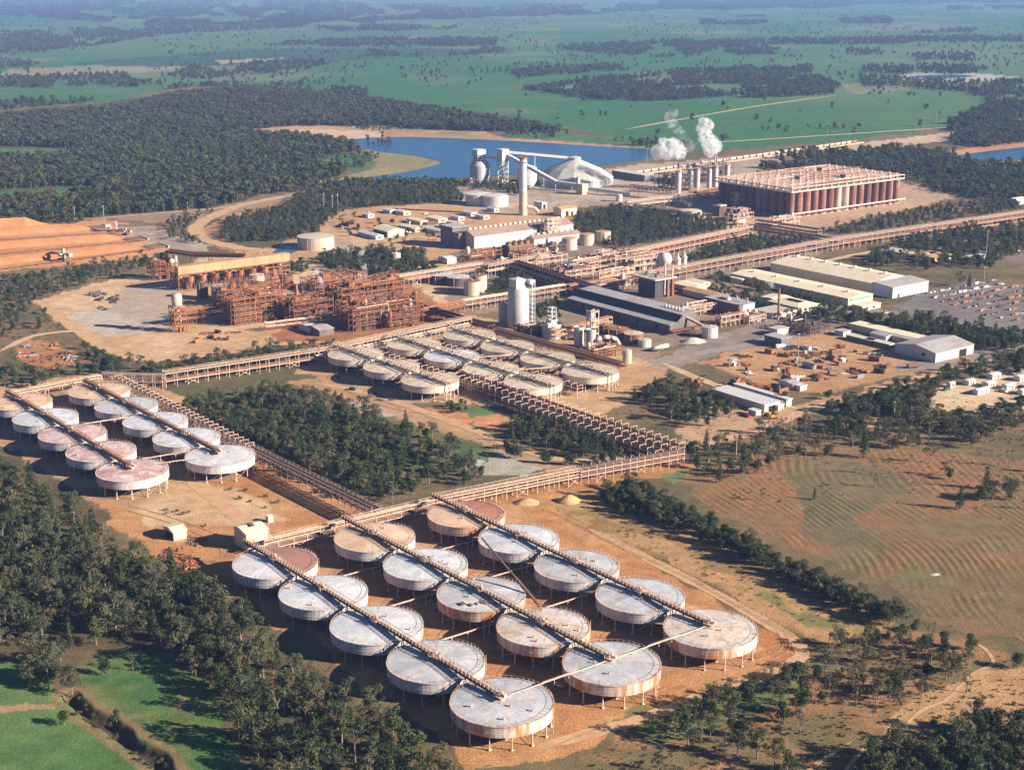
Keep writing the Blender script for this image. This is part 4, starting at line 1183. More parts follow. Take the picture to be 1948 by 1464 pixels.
ctank('settling_tank', 'low steaming cream tank left of the precipitators', 1312, 412, 12.5, 7, 'tank_cream', 'tank_cream', 1.0)
ctank('liquor_tank', 'brown tank with railed top, left one before the dark long shed', 1178, 641, 7.2, 6.5, 'rust_steel', 'orange_steel', 0.3)
ctank('liquor_tank', 'brown tank with railed top, right one before the dark long shed', 1205, 650, 7.0, 6.5, 'rust_steel', 'tank_cream', 0.3)
ctank('liquor_tank', 'small dark tank behind the brown tanks', 1152, 632, 5.0, 6, 'dark_steel', 'orange_steel', 0.3)
ctank('liquor_tank', 'small white tank beside the white tanker', 1226, 658, 4.6, 5, 'white_paint', 'tank_cream', 0.3)
ctank('liquor_tank', 'slim cream tank at the right end of the cream tanks', 1193, 690, 3.0, 9, 'tank_cream', 'tank_cream', 0.3)
ctank('liquor_tank', 'white tank with a brown door right of the dark long shed', 1350, 640, 5.8, 7.5, 'white_paint', 'concrete', 0.4)
ctank('liquor_tank', 'small cream tank beside the paved yard edge', 1178, 383, 3.5, 8, 'white_paint', 'white_paint', 0.3)
# ---- chimney
p = PW(995, 409)
t = thing('chimney', 'tall slender chimney, white above and tan below, in the upper middle', 'chimney', (p.x, p.y, 0), TH)
MB().lathe([(4.6, 0), (4.3, 26)], 28).build('lower_shaft', 'shaft_tan', t)
MB().lathe([(4.28, 26), (3.9, 61.5), (3.2, 61.5), (3.2, 58)], 28).build('upper_shaft', 'white_paint', t)
mb = MB().lathe([(4.0, 57), (5.4, 57.2), (5.4, 57.5), (4.0, 57.5)], 24)
mb.lathe([(4.4, 60.5), (4.6, 61.0), (4.4, 62.8), (3.3, 62.8), (3.3, 60)], 24).build('top_ring', 'orange_steel', t)
for k in range(12):
    a = k * math.pi / 6
    MB().beam((5.3 * math.cos(a), 5.3 * math.sin(a), 57.5), (5.3 * math.cos(a), 5.3 * math.sin(a), 58.7), 0.14).build('rail_post', 'pink_steel', t)
MB().pipe([(9, 14, 3), (7, 10, 8), (3, 4, 9)], 2.0, 10).build('flue_duct', 'tank_cream', t)
keep(p.x, p.y, 9)
p2 = PW(1480, 607)
t = thing('chimney', 'thin red-brown boiler stack beside the grey box building, steaming', 'chimney', (p2.x, p2.y, 0), TH)
MB().lathe([(0.9, 0), (0.75, 24), (0.5, 24), (0.5, 23)], 14).build('shaft', 'rust_steel', t)
MB().box(0, 0, 0.8, 3, 3, 1.6).build('base', 'concrete', t)
# ---- powerhouse with its wall panels
t = shed('powerhouse', 'long cream powerhouse with a dull pink roof and roof ventilators', 'building', (902, 476), 22, 122, 13, 17.5, 'v', 'pale_wall', 'pink_roof')
for k in range(20):
    vm = shared('ridge_vent', lambda: MB().box(0, 0, 0.9, 2.2, 2.4, 1.8).box(0, 0, 2.0, 2.8, 3.0, 0.4).mesh('roof_vent', 'cream_roof'))
    inst('roof_vent', vm, t, (-12.5, 4 + k * 6.0, 17.1))
for k in range(6):
    MB().box(0.12, 10.2 + k * 20.3, 6.4, 0.2, 19.9, 12.6).build('panel', 'pale_wall', t)
MB().box(-34, 2, 9.5, 20, 20, 19).build('annex', 'dark_clad_and_shade', t)  # annex coloured dark to paint in the shade on this block
MB().box(-34, 2, 19.3, 21, 21, 0.5).build('annex_roof', 'grey_roof', t)
MB().box(-20, -3, 7.5, 12, 10, 15).build('annex', 'dark_clad_and_shade', t)
t = shed('turbine_hall', 'lower pale hall with a pink roof in front of the powerhouse', 'building', (1016, 471), 12, 58, 8, 10.5, 'v', 'pale_wall', 'pink_roof')
for k in range(8):
    inst('roof_vent', vm, t, (-8, 4 + k * 7, 9.6))
t = thing('cooling_tower', 'brown slatted cooling tower with four fan stacks', 'cooling tower', PW(969, 492))
MB().box(-6, 14, 5.5, 12, 28, 11).build('body', 'wood_brown', t)
for k in range(19):
    MB().box(0.15, 0.8 + k * 1.47, 5.2, 0.3, 0.55, 10.0).build('slat', 'wood_brown', t)
for k in range(8):
    MB().box(-0.7 - k * 1.5, -0.15, 5.2, 0.55, 0.3, 10.0).build('slat', 'wood_brown', t)
for k in range(4):
    MB().lathe([(3.0, 11), (2.6, 12.5), (2.9, 14.2), (2.6, 14.2), (2.4, 11.6), (0.1, 11.5)], 20, -6, 3.5 + 7 * k).build('fan_stack', 'wood_brown', t)
rect_keep(PW(969, 492), 12, 28)
# ---- dark long shed
o = PW(1274, 636)
t = thing('long_shed', 'dark grey long shed with a shade-blackened roof face and conveyor on its gable', 'building', o)
LU, LV = 116, 30
sec = [(0, 0), (0, 7), (6.5, 8.0), (12, 12.6), (25.5, 13.6), (30, 8), (30, 0)]
vs = [(x, y, z) for x in (-LU, 0) for y, z in sec]
MB().add(vs, [(6, 5, 4, 3, 2, 1, 0), (7, 8, 9, 10, 11, 12, 13)] + [(i, i + 1, i + 8, i + 7) for i in (0, 4, 5)]).build('wall', 'dark_clad_and_shade', t)
for k, (i, mt) in enumerate(((1, 'grey_roof'), (2, 'black_roof'), (3, 'grey_roof'))):  # steep face painted black for its shade, flatter ones grey
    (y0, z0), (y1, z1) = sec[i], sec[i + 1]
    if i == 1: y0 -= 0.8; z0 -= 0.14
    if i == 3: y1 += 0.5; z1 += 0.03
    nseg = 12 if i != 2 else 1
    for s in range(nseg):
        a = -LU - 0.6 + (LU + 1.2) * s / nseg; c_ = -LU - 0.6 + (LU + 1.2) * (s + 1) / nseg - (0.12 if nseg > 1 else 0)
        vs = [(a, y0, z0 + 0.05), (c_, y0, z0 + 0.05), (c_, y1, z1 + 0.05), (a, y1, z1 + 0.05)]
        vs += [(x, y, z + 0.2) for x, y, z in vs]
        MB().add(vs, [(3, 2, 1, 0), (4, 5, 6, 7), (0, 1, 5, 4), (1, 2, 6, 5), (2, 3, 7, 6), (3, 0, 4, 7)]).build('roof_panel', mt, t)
for k in range(5):
    MB().box(-14 - k * 21, -0.06, 3.5, 2.6, 0.2, 3.0).build('window', 'black_gap', t)
for k in range(6):
    MB().lathe([(0.8, 12.8), (0.8, 14.6), (1.1, 14.8), (0.1, 15.4)], 10, -8 - k * 3.6, 20).build('roof_vent', 'white_paint', t)
MB().beam((-1, 16, 10.5), (14, 24, 4.0), 1.8, 1.6).build('conveyor_chute', 'cream_pipe', t)
MB().box(3.2, 13, 3.2, 5, 30, 0.4).build('loading_deck', 'rust_steel', t)
for k in range(6):
    MB().beam((5.2, -1 + k * 5.6, 0), (5.2, -1 + k * 5.6, 3.2), 0.35).build('deck_post', 'rust_steel', t)
rect_keep(o, LU, LV)
# ---- warehouses and offices on the right
o1 = PW(1697, 568)
t = shed('warehouse', 'big cream gabled warehouse with roof ventilators at the right', 'building', o1 - UX * 20.3, 112, 46, 9.2, 13.0, 'u', 'cream_wall', 'cream_roof', vents=7, rp=0.55)
t = shed('warehouse', 'pale blue walled end hall with a grey-brown roof joined to the big cream warehouse', 'building', o1, 20, 46, 9.0, 10.5, 'v', 'blue_wall', 'grey_roof', rp=0.95, spec=[('shutter', 'u', 30, 0, 4, 5), ('door', 'u', 8, 0, 2, 3)])
for k in range(15):
    MB().box(0.06, 1.5 + k * 3.05, 4.4, 0.12, 2.85, 8.6).build('panel', 'blue_wall', t)
t = shed('warehouse', 'long low cream-roofed store in front of the big warehouse', 'building', (1613, 581), 128, 30, 5.5, 7.0, 'u', 'cream_wall', 'cream_roof', vents=5)
paint('green_band', (0.10, 0.36, 0.27), (0.2, 0.3, 0.25), 0.2, 0.3)
MB().box(0.6, 14, 4.3, 0.3, 24, 1.3).build('fascia', 'green_band', t)
shed('annex_building', 'small cream annex at the end of the long low store', 'building', (1640, 592), 10, 22, 3.6, None, 'flat', spec=[('window', 'u', 6, 1, 3, 1.4), ('window', 'u', 14, 1, 3, 1.4)])
def courtyard(label, S, Lu, Lv, h, wing, wall='cream_wall', roof='cream_roof'):
    o = PW(*S)
    t = thing('office_block', label, 'building', o)
    ox, oy = -Lu, 0
    for x, y, sx, sy in ((-Lu / 2, wing / 2, Lu, wing), (-Lu / 2, Lv - wing / 2, Lu, wing), (-wing / 2, Lv / 2, wing, Lv - 2 * wing), (-Lu + wing / 2, Lv / 2, wing, Lv - 2 * wing)):
        MB().box(x, y, h / 2, sx, sy, h).build('wing', wall, t)
    ov = 1.2
    out = [(-Lu - ov, -ov), (ov, -ov), (ov, Lv + ov), (-Lu - ov, Lv + ov)]
    inn = [(-Lu + wing - 0.4, wing - 0.4), (-wing + 0.4, wing - 0.4), (-wing + 0.4, Lv - wing + 0.4), (-Lu + wing - 0.4, Lv - wing + 0.4)]
    for i in range(4):
        j = (i + 1) % 4
        vs = [(*out[i], h + 0.1), (*out[j], h + 0.1), (*inn[j], h + 1.6), (*inn[i], h + 1.6)]
        vs += [(x, y, z - 0.25) for x, y, z in vs]
        MB().add(vs, [(0, 1, 2, 3), (7, 6, 5, 4), (0, 4, 5, 1), (2, 6, 7, 3), (1, 5, 6, 2), (3, 7, 4, 0)]).build('roof_slope', roof, t)
    for k in range(4):
        MB().box(0.05, Lv * (k + 0.5) / 4, h * 0.55, 0.14, Lv / 6, 1.5).build('window', 'glass_dark', t)
    for k in range(5):
        MB().box(-Lu * (k + 0.5) / 5, -0.05, h * 0.55, Lu / 8, 0.14, 1.5).build('window', 'glass_dark', t)
    rect_keep(o, Lu, Lv)
courtyard('cream office block with a square courtyard beside the boiler stack', (1518, 598), 30, 22, 5.5, 7)
courtyard('brown and cream hip-roofed office among trees below the long rack', (1770, 500), 24, 30, 4.5, 8, 'cream_wall', 'orange_clad')
shed('office_block', 'flat cream-roofed office behind the courtyard block', 'building', (1487, 585), 26, 18, 4.2, 5.6, 'v')
shed('office_block', 'orange-roofed low office left of the grey box building', 'building', (1365, 575), 40, 13, 4.2, 5.4, 'u', 'cream_wall', 'orange_clad')
shed('office_block', 'low cream-roofed hut block among trees, left one', 'building', (1318, 556), 24, 16, 3.8, 4.8, 'u')
shed('office_block', 'low cream-roofed hut block among trees, right one', 'building', (1335, 548), 20, 10, 3.6, 4.6, 'u')
shed('office_block', 'small cream roof between trees above the grey box building', 'building', (1412, 540), 14, 12, 3.6, 4.6, 'u')
shed('office_block', 'white-roofed hut beside the long rack at the right', 'building', (1705, 487), 12, 16, 4, 5.5, 'u', 'white_paint', 'white_paint')
shed('office_block', 'white-roofed low hut behind the hip-roofed office', 'building', (1850, 497), 8, 22, 3.5, None, 'flat', 'white_paint', 'white_paint')
shed('office_block', 'cream hut behind the white-roofed hut at the right', 'building', (1730, 492), 20, 12, 4, 5.2, 'u')
t = shed('boiler_house', 'grey box building with a shade-darkened wall and small roof stacks', 'building', (1407, 603), 38, 16, 9, None, 'flat', 'dark_clad_and_shade', 'grey_roof')  # shaded wall painted dark; the panels paint the lit face paler
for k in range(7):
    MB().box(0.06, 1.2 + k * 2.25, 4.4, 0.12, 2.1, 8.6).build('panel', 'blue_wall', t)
for k in range(5):
    MB().lathe([(0.6, 9), (0.6, 12.5), (0.8, 12.5), (0.8, 12.8)], 10, -4 - k * 5.5, 12 - (k % 2) * 4).build('roof_stack', 'silver_pipe', t)
MB().box(-22, 8, 10.2, 8, 6, 1.6).build('roof_unit', 'concrete', t)
shed('plant_room', 'low pale roofed plant room right of the grey box building', 'building', (1470, 607), 20, 30, 4, None, 'flat', 'pale_wall', 'concrete')
shed('substation_hut', 'dark box hut at the back of the junk yard', 'building', (1486, 661), 16, 10, 6, None, 'flat', 'dark_clad_and_shade', 'grey_roof')
shed('substation_hut', 'pale block behind the dark box hut', 'building', (1478, 640), 8, 12, 5, None, 'flat', 'pale_wall', 'concrete')
shed('store_shed', 'long low cream flat-roofed store with a sawtooth edge above the junk yard', 'building', (1778, 664), 76, 12, 4.2, None, 'flat', 'pale_wall', 'cream_roof', spec=[('window', 'u', 6, 1, 6, 1.6)])
shed('store_shed', 'long pale shed in front of the low cream store', 'building', (1752, 661), 28, 8, 3.8, 4.6, 'u', 'pale_wall', 'concrete')
shed('site_hut', 'white box hut at the left of the low cream store', 'building', (1685, 650), 14, 10, 3.8, 4.6, 'u', 'white_paint', 'grey_roof')
shed('site_hut', 'first white-roofed open shelter in the junk yard', 'building', (1656, 656), 22, 6, 3, None, 'flat', 'wood_brown', 'white_paint')
shed('site_hut', 'second white-roofed open shelter in the junk yard', 'building', (1692, 664), 22, 6, 3, None, 'flat', 'wood_brown', 'white_paint')
shed('site_hut', 'tiny grey hut beside the dark box hut', 'building', (1604, 640), 8, 8, 3.2, None, 'flat', 'blue_wall', 'concrete')
shed('workshop', 'grey-roofed white gabled workshop at the right of the junk yard', 'building', (1779, 690), 34, 42, 6.5, 9.5, 'v', 'pale_wall', 'grey_roof', spec=[('door', 'u', 30, 0, 8, 5), ('window', 'v', -10, 3, 3, 2)])
shed('site_hut', 'small grey hut with a white lean-to below the junk yard', 'building', (1508, 742), 12, 7, 3.6, 4.6, 'v', 'pale_wall', 'grey_roof', spec=[('door', 'u', 3, 0, 2, 2.4)])
shed('site_hut', 'white lean-to cabin below the junk yard', 'building', (1522, 744), 4, 6, 3, None, 'flat', 'white_paint', 'white_paint')
t = shed('depot_shed', 'bright white flat-roofed depot with two long roofs below the junk yard', 'building', (1454, 784), 44, 13, 4.5, None, 'flat', 'white_paint', 'white_paint', spec=[('door', 'u', 6, 0, 5, 3)])
MB().box(-21, 16.2, 2.0, 40, 5.5, 4.0).build('lean_to', 'dark_clad_and_shade', t)
MB().box(-22, 21.5, 4.6, 46, 5, 0.4).build('roof', 'white_paint', t)
MB().box(-22, 21.5, 2.2, 44, 4.6, 4.4).build('wall', 'white_paint', t)
shed('site_hut', 'small white cabin at the end of the bright depot', 'building', (1438, 792), 6, 4, 3, None, 'flat', 'white_paint', 'white_paint')
shed('site_hut', 'tan cabin at the corner of the bright depot', 'building', (1480, 781), 6, 5, 3, None, 'flat', 'cream_wall', 'cream_roof')
# foreground sheds
shed('farm_shed', 'small open cream shed beside the left wood', 'shed', (331, 1029), 11, 6.5, 4.2, 5.4, 'v', 'cream_wall', 'cream_roof', spec=[('door', 'v', -5, 0, 8, 3.2)], rp=0.4)
t = shed('pump_house', 'cream boxy pump house at the back corner of the near tanks', 'shed', (470, 1049), 12, 11, 8.5, 9.8, 'v', 'cream_wall', 'cream_roof', rp=0.6)
MB().box(-6, 5.5, 10.1, 4.2, 2, 0.5).build('skylight', 'dark_steel', t)
shed('kiosk', 'tiny cream kiosk between the two tank groups', 'shed', (511, 994), 2.6, 2.4, 2.8, None, 'flat', 'cream_wall', 'cream_roof', over=0.2)
# upper yard huts
UH = [((700, 415), 12, 8, 'white'), ((742, 407), 14, 10, 'long white'), ((768, 410), 16, 9, 'cream'), ((800, 428), 26, 10, 'long cream'), ((834, 424), 22, 12, 'pale'), ((790, 442), 30, 10, 'low cream'), ((842, 448), 36, 9, 'long white-roofed'), ((872, 420), 16, 8, 'small white'), ((896, 412), 18, 9, 'white-roofed'), ((920, 418), 16, 8, 'pale cream'), ((870, 432), 20, 8, 'narrow cream'), ((940, 404), 14, 7, 'tiny white'), ((715, 456), 34, 9, 'low white')]
for k, (S, a, c_, tx) in enumerate(UH):
    w = 'white_paint' if 'white' in tx else 'cream_wall'
    shed('site_hut', f'{tx} hut in the dusty yard left of the powerhouse, {["back left", "back", "back centre", "middle", "middle right", "centre", "front right", "right", "far right", "rear right", "inner right", "far back", "front left"][k]}', 'building', S, a, c_, 3.6, 4.6, 'u', w, 'white_paint' if 'white' in tx else 'cream_roof', spec=[('window', 'u', c_ / 2, 1.2, c_ * 0.5, 1.2)], group='huts in the dusty yard')
shed('workshop', 'cream shed with a wide dark opening in the dusty yard', 'building', (738, 452), 28, 20, 6, 8.5, 'u', 'cream_wall', 'cream_roof', spec=[('door', 'v', -14, 0.2, 24, 4.6)])
shed('workshop', 'white shed with a dark doorway right of the chimney', 'building', (1031, 398), 15, 7, 7, None, 'flat', 'white_paint', 'white_paint', spec=[('door', 'u', 3.5, 0, 3.5, 5)])
shed('workshop', 'cream workshop with dark doorways behind the powerhouse', 'building', (1068, 412), 14, 22, 8, 10, 'v', 'cream_wall', 'orange_clad', spec=[('door', 'u', 8, 0, 4, 5), ('door', 'u', 15, 0, 3, 4)])
shed('workshop', 'small white gabled store left of the powerhouse racks', 'building', (851, 503), 14, 10, 5, 6, 'v', 'white_paint', 'white_paint')
shed('workshop', 'long low white-roofed building behind the calciners', 'building', (1226, 346), 62, 16, 8, None, 'flat', 'dark_clad_and_shade', 'white_paint')
shed('workshop', 'white curved-roof store at the right below the big wood', 'building', (1935, 390), 16, 20, 5, 7, 'v', 'white_paint', 'white_paint')
shed('workshop', 'dark store in front of the red mill', 'building', (608, 640), 20, 12, 4.5, 5.6, 'v', 'dark_clad_and_shade', 'grey_roof')
shed('site_hut', 'white hut beside the dark store at the red mill', 'building', (590, 634), 16, 8, 4, 5, 'v', 'white_paint', 'white_paint')
# ---- caravans and cabins at the right edge
for k, (S, a, c_) in enumerate((((1808, 738), 3, 5), ((1843, 734), 5, 7), ((1888, 722), 5, 9), ((1880, 738), 5, 8), ((1915, 742), 4, 9), ((1860, 752), 4, 12), ((1940, 726), 5, 8), ((1945, 752), 4, 8))):
    shed('site_cabin', f'white cabin in the pale caravan yard, {["far left", "back left", "back centre", "middle", "middle right", "long front", "back right", "front right"][k]} one', 'cabin', S, a, c_, 2.9, 3.4, 'v', 'white_paint', 'white_paint', over=0.25, spec=[('window', 'u', c_ * 0.35, 1.2, 1.2, 0.9), ('door', 'u', c_ * 0.7, 0.2, 0.9, 2.0)], group='cabins in the caravan yard')

# ================================================================== STEEL FRAMES OF THE PROCESS PLANT
def frame(label, S, Lu, Lv, zs, bu=7.0, bv_=7.0, mat='rust_steel', pm=('rust_steel', 'orange_steel', 'brown_pipe'), nv=6, npp=18, seed=1, decks=0.6, vm=('orange_steel', 'tank_cream', 'rust_steel'), name='process_frame', vr=(1.2, 2.6), cat='steel frame', rail=True, core=0.0, pent=0, duct=0):
    o = PW(*S) if not isinstance(S, Vector) else S
    rd = random.Random(seed)
    t = thing(name, label, cat, o, TH, 'process frames')
    nu = max(1, round(Lu / bu)); nv_ = max(1, round(Lv / bv_))
    zt = zs[-1]
    cm = shared(('col', zt, mat), lambda: MB().box(0, 0, zt / 2 + 0.6, 0.42, 0.42, zt + 1.2).mesh('column', mat))
    for i in range(nu + 1):
        for j in range(nv_ + 1):
            inst('column', cm, t, (-Lu * i / nu, Lv * j / nv_, 0))
    for z in zs:
        mb = MB()
        for i in range(nu + 1):
            mb.box(-Lu * i / nu, Lv / 2, z, 0.34, Lv, 0.5)
        for j in range(nv_ + 1):
            mb.box(-Lu / 2, Lv * j / nv_, z + 0.02, Lu, 0.34, 0.46)
        mb.build('floor_frame', mat, t, kind='stuff')
        if rd.random() < decks:
            i0 = rd.randint(0, max(0, nu - 1)); i1 = rd.randint(i0 + 1, nu)
            j0 = rd.randint(0, max(0, nv_ - 2)); j1 = rd.randint(min(nv_, j0 + 1), nv_)
            MB().box(-Lu * (i0 + i1) / 2 / nu, Lv * (j0 + j1) / 2 / nv_, z + 0.32, Lu * (i1 - i0) / nu, Lv * max(1, j1 - j0) / nv_, 0.12).build('deck', rd.choice((mat, 'pink_steel', 'dark_steel')), t)
        if rail:
            mb = MB()
            for (x0, y0, x1, y1) in ((0, 0, 0, Lv), (-Lu, 0, 0, 0)):
                L = abs(x1 - x0) + abs(y1 - y0)
                for hh in (0.8, 1.4):
                    mb.beam((x0, y0, z + hh), (x1, y1, z + hh), 0.14)
                n = int(L / 2.5)
                for k in range(n + 1):
                    x = x0 + (x1 - x0) * k / n; y = y0 + (y1 - y0) * k / n
                    mb.box(x, y, z + 0.8, 0.14, 0.14, 1.3)
            mb.build('handrail', mat, t, kind='stuff')
    mb = MB()
    for z0_, z1_ in zip([0.0] + list(zs[:-1]), zs):
        for j in range(nv_):
            if rd.random() < 0.3: mb.beam((0.05, Lv * j / nv_, z0_ + 0.3), (0.05, Lv * (j + 1) / nv_, z1_), 0.2)
        for i in range(nu):
            if rd.random() < 0.3: mb.beam((-Lu * i / nu, -0.05, z0_ + 0.3), (-Lu * (i + 1) / nu, -0.05, z1_), 0.2)
    if mb.v: mb.build('bracing', mat, t, kind='stuff')
    for k in range(pent):
        i = rd.randint(0, nu - 1); j = rd.randint(0, nv_ - 1)
        x0, y0 = -Lu * (i + 0.5) / nu, Lv * (j + 0.5) / nv_
        hx, hy, hz = Lu / nu * 0.48, Lv / nv_ * rd.choice((0.48, 0.98)), rd.uniform(2.5, 6.0)
        mb = MB()
        for sx in (-1, 1):
            for sy in (-1, 1):
                mb.beam((x0 + sx * hx, y0 + sy * hy, zt), (x0 + sx * hx, y0 + sy * hy, zt + hz), 0.32)
            mb.beam((x0 + sx * hx, y0 - hy, zt + hz), (x0 + sx * hx, y0 + hy, zt + hz), 0.3)
        for sy in (-1, 1):
            mb.beam((x0 - hx, y0 + sy * hy, zt + hz), (x0 + hx, y0 + sy * hy, zt + hz), 0.3)
        mb.build('penthouse', mat, t)
        if rd.random() < 0.6: MB().box(x0, y0, zt + hz * 0.4, hx * 1.4, hy * 1.4, hz * 0.7).build('equipment_box', rd.choice(('dark_steel', 'brown_pipe', mat)), t)
    for k in range(duct):
        x0, y0 = -rd.uniform(0, Lu), rd.uniform(0, Lv)
        z0_, z1_ = rd.choice(zs), rd.choice(zs) + rd.uniform(1, 4)
        MB().cyl((x0, y0, z0_), (-rd.uniform(0, Lu), min(Lv, max(0, y0 + rd.uniform(-14, 14))), z1_), rd.uniform(0.4, 0.9), 8).build('duct', rd.choice(pm), t)
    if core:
        MB().box(-Lu * 0.5, Lv * 0.5, zt * core / 2, Lu * 0.72, Lv * 0.86, zt * core).build('plant_core', 'dark_steel', t)  # dark box added to stand in for the frame's shaded interior
    for k in range(max(2, nu * nv_ // 5)):
        sx, sy, sz = rd.uniform(1.5, 4.5), rd.uniform(1.5, 5), rd.uniform(1.2, 3.4)
        zb_ = rd.choice([0.0, 0.0] + [z + 0.3 for z in zs[:-1]])
        MB().box(-rd.uniform(sx / 2, max(sx / 2 + 0.1, Lu - sx / 2)), rd.uniform(sy / 2, max(sy / 2 + 0.1, Lv - sy / 2)), zb_ + sz / 2, sx, sy, sz).build('equipment_box', rd.choice(('dark_steel', 'dark_steel', mat, 'brown_pipe')), t)  # equipment blocks, mostly dark to stand in for shaded recesses
    for k in range(nv):
        r = rd.uniform(*vr)
        x = -rd.uniform(r, Lu - r); y = rd.uniform(r, Lv - r)
        z0 = rd.choice([0.0] + list(zs[:-1])); h = rd.uniform(4, 9)
        MB().lathe([(0.3, z0), (r, z0 + 1.6), (r, z0 + h), (r * 0.5, z0 + h + 1.2), (0.2, z0 + h + 1.4)], 14, x, y).build('vessel', rd.choice(vm), t, True)
    for k in range(npp):
        z = rd.choice(zs) + rd.uniform(0.6, 1.8)
        r = rd.uniform(0.18, 0.5)
        if rd.random() < 0.6:
            x = -rd.uniform(0, Lu); a, c_ = sorted((rd.uniform(-1, Lv), rd.uniform(0, Lv + 1)))
            pts = [(x, a, z), (x, c_, z)]
            if rd.random() < 0.5: pts.append((x, c_, max(0.2, z - rd.uniform(3, 8))))
        else:
            y = rd.uniform(0, Lv); a, c_ = sorted((-rd.uniform(0, Lu), -rd.uniform(0, Lu)))
            pts = [(a, y, z), (c_, y, z)]
            if rd.random() < 0.5: pts.append((c_, y, max(0.2, z - rd.uniform(3, 8))))
        MB().pipe(pts, r, 6).build('pipe', rd.choice(pm), t)
    rect_keep(o, Lu, Lv)
    return t
# ---- the red mill
oc = PW(341, 553)
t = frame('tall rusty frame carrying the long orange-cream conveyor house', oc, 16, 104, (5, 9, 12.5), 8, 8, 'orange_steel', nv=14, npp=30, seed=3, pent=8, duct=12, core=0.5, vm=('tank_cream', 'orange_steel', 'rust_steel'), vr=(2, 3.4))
t = thing('conveyor_house', 'long orange-cream conveyor house on top of the red mill', 'conveyor', oc + Vector((0, 0, 13.2)))
for k in range(13):
    MB().box(0.1, 4 + k * 8.0, 3.3, 0.25, 7.9, 6.6).build('wall_panel', 'orange_clad', t)
MB().box(-3.5, 52, 3.2, 7.0, 104, 6.4).build('body', 'orange_clad', t)
MB().box(-3.5, 52, 6.55, 7.6, 105, 0.3).build('roof', 'orange_clad', t)
for k in range(7):
    q = oc + VX * (8 + k * 11.5) + UX * 5.0
    tt = thing('ore_hopper', f'rusty ore hopper under the long conveyor house, {["first", "second", "third", "fourth", "fifth", "sixth", "seventh"][k]} from the left', 'hopper', q, TH, 'ore hoppers')
    MB().lathe([(0.6, 3.5), (2.8, 8.0), (2.8, 12.2)], 12).build('bin', 'orange_steel', tt)
    for x, y in ((-2.4, -2.4), (2.4, -2.4), (2.4, 2.4), (-2.4, 2.4)):
        MB().beam((x, y, 0), (x, y, 10), 0.35).build('leg', 'rust_steel', tt)
frame('rusty crusher frame at the left end of the red mill', (296, 535), 16, 16, (5, 9.5, 13.5), 5.5, 5.5, 'rust_steel', nv=4, npp=12, seed=5, pent=3, duct=4)
frame('small rusty frame joined to the crusher', (322, 532), 12, 10, (5, 10, 13), 6, 5, 'orange_steel', nv=3, npp=8, seed=6)
t = frame('rusty lattice tower carrying a pale round bin', (334, 634), 9, 9, (5, 9.5, 14, 18.5), 4.5, 4.5, 'orange_steel', nv=2, npp=8, seed=8, name='bin_tower')
MB().lathe([(0.5, 13), (3.6, 19.5), (3.9, 22.5), (3.9, 26.5), (3.2, 28), (0.1, 28.4)], 22, -4.5, 4.5).build('bin', 'tank_cream', t, True)
rack('orange pipe bridge from the bin tower into the red mill', P2(340, 600, 8), P2(452, 585, 8), 6, (5, 9, 12), 6, 'orange_steel', 4, ('orange_steel', 'rust_steel'), brace=2)
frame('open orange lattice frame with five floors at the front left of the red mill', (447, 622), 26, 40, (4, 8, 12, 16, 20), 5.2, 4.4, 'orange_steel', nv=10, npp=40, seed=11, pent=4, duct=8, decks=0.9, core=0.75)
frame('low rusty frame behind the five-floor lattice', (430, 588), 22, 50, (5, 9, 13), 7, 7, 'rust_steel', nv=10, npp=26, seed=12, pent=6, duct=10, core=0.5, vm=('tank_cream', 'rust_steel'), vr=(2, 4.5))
for k, (px, py, r, h, mt, tx) in enumerate(((418, 570, 6.5, 12, 'tank_cream', 'cream digester tank at the left of the red mill'), (386, 566, 4.5, 12, 'dark_steel', 'dark shaded tank at the left of the red mill'), (490, 549, 6.0, 12, 'tank_cream', 'cream digester tank behind the five-floor lattice'), (520, 556, 6, 11, 'rust_steel', 'brown digester tank behind the five-floor lattice'), (545, 548, 6, 11, 'rust_steel', 'brown digester tank right of its neighbour in the red mill'), (465, 558, 5, 9, 'orange_steel', 'orange digester tank in the red mill'))):
    ctank('digester_tank', tx, px, py, r, h, mt, mt, 0.5)
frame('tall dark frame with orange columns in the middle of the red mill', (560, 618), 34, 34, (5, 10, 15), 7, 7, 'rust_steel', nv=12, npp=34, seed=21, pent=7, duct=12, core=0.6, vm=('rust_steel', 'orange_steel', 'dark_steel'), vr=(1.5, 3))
for k, (px, py, h, r) in enumerate(((566, 603, 25, 1.7), (577, 600, 19, 1.5), (591, 600, 17, 1.7), (605, 599, 17, 1.9), (625, 594, 21, 2.4))):
    p = PW(px, py)
    t = thing('flash_vessel', f'{["tall orange vessel", "slim orange vessel", "orange vessel with a domed head", "stout orange vessel", "white and orange steaming vessel"][k]} in the red mill, {["first", "second", "third", "fourth", "last"][k]} from the left', 'vessel', (p.x, p.y, 0), TH, 'flash vessels')
    MB().lathe([(r, 0), (r, h * 0.4)], 16).build('skirt', 'white_paint' if k == 4 else 'orange_steel', t)
    MB().lathe([(r, h * 0.4), (r * 1.15, h * 0.45), (r * 1.15, h * 0.75), (r * 0.5, h * 0.9), (r * 0.5, h), (0.05, h + 0.2)], 16).build('shell', 'orange_steel', t, True)
    MB().lathe([(r * 1.2, h * 0.6), (r * 1.9, h * 0.6), (r * 1.9, h * 0.61), (r * 1.2, h * 0.61)], 12).build('platform', 'rust_steel', t)
frame('long rusty digester frame at the front right of the red mill', (672, 634), 24, 62, (4.5, 9, 13, 17), 6, 6, 'rust_steel', nv=16, npp=55, seed=31, pent=9, duct=16, decks=0.9, core=0.6, pm=('orange_steel', 'cream_pipe', 'rust_steel'))
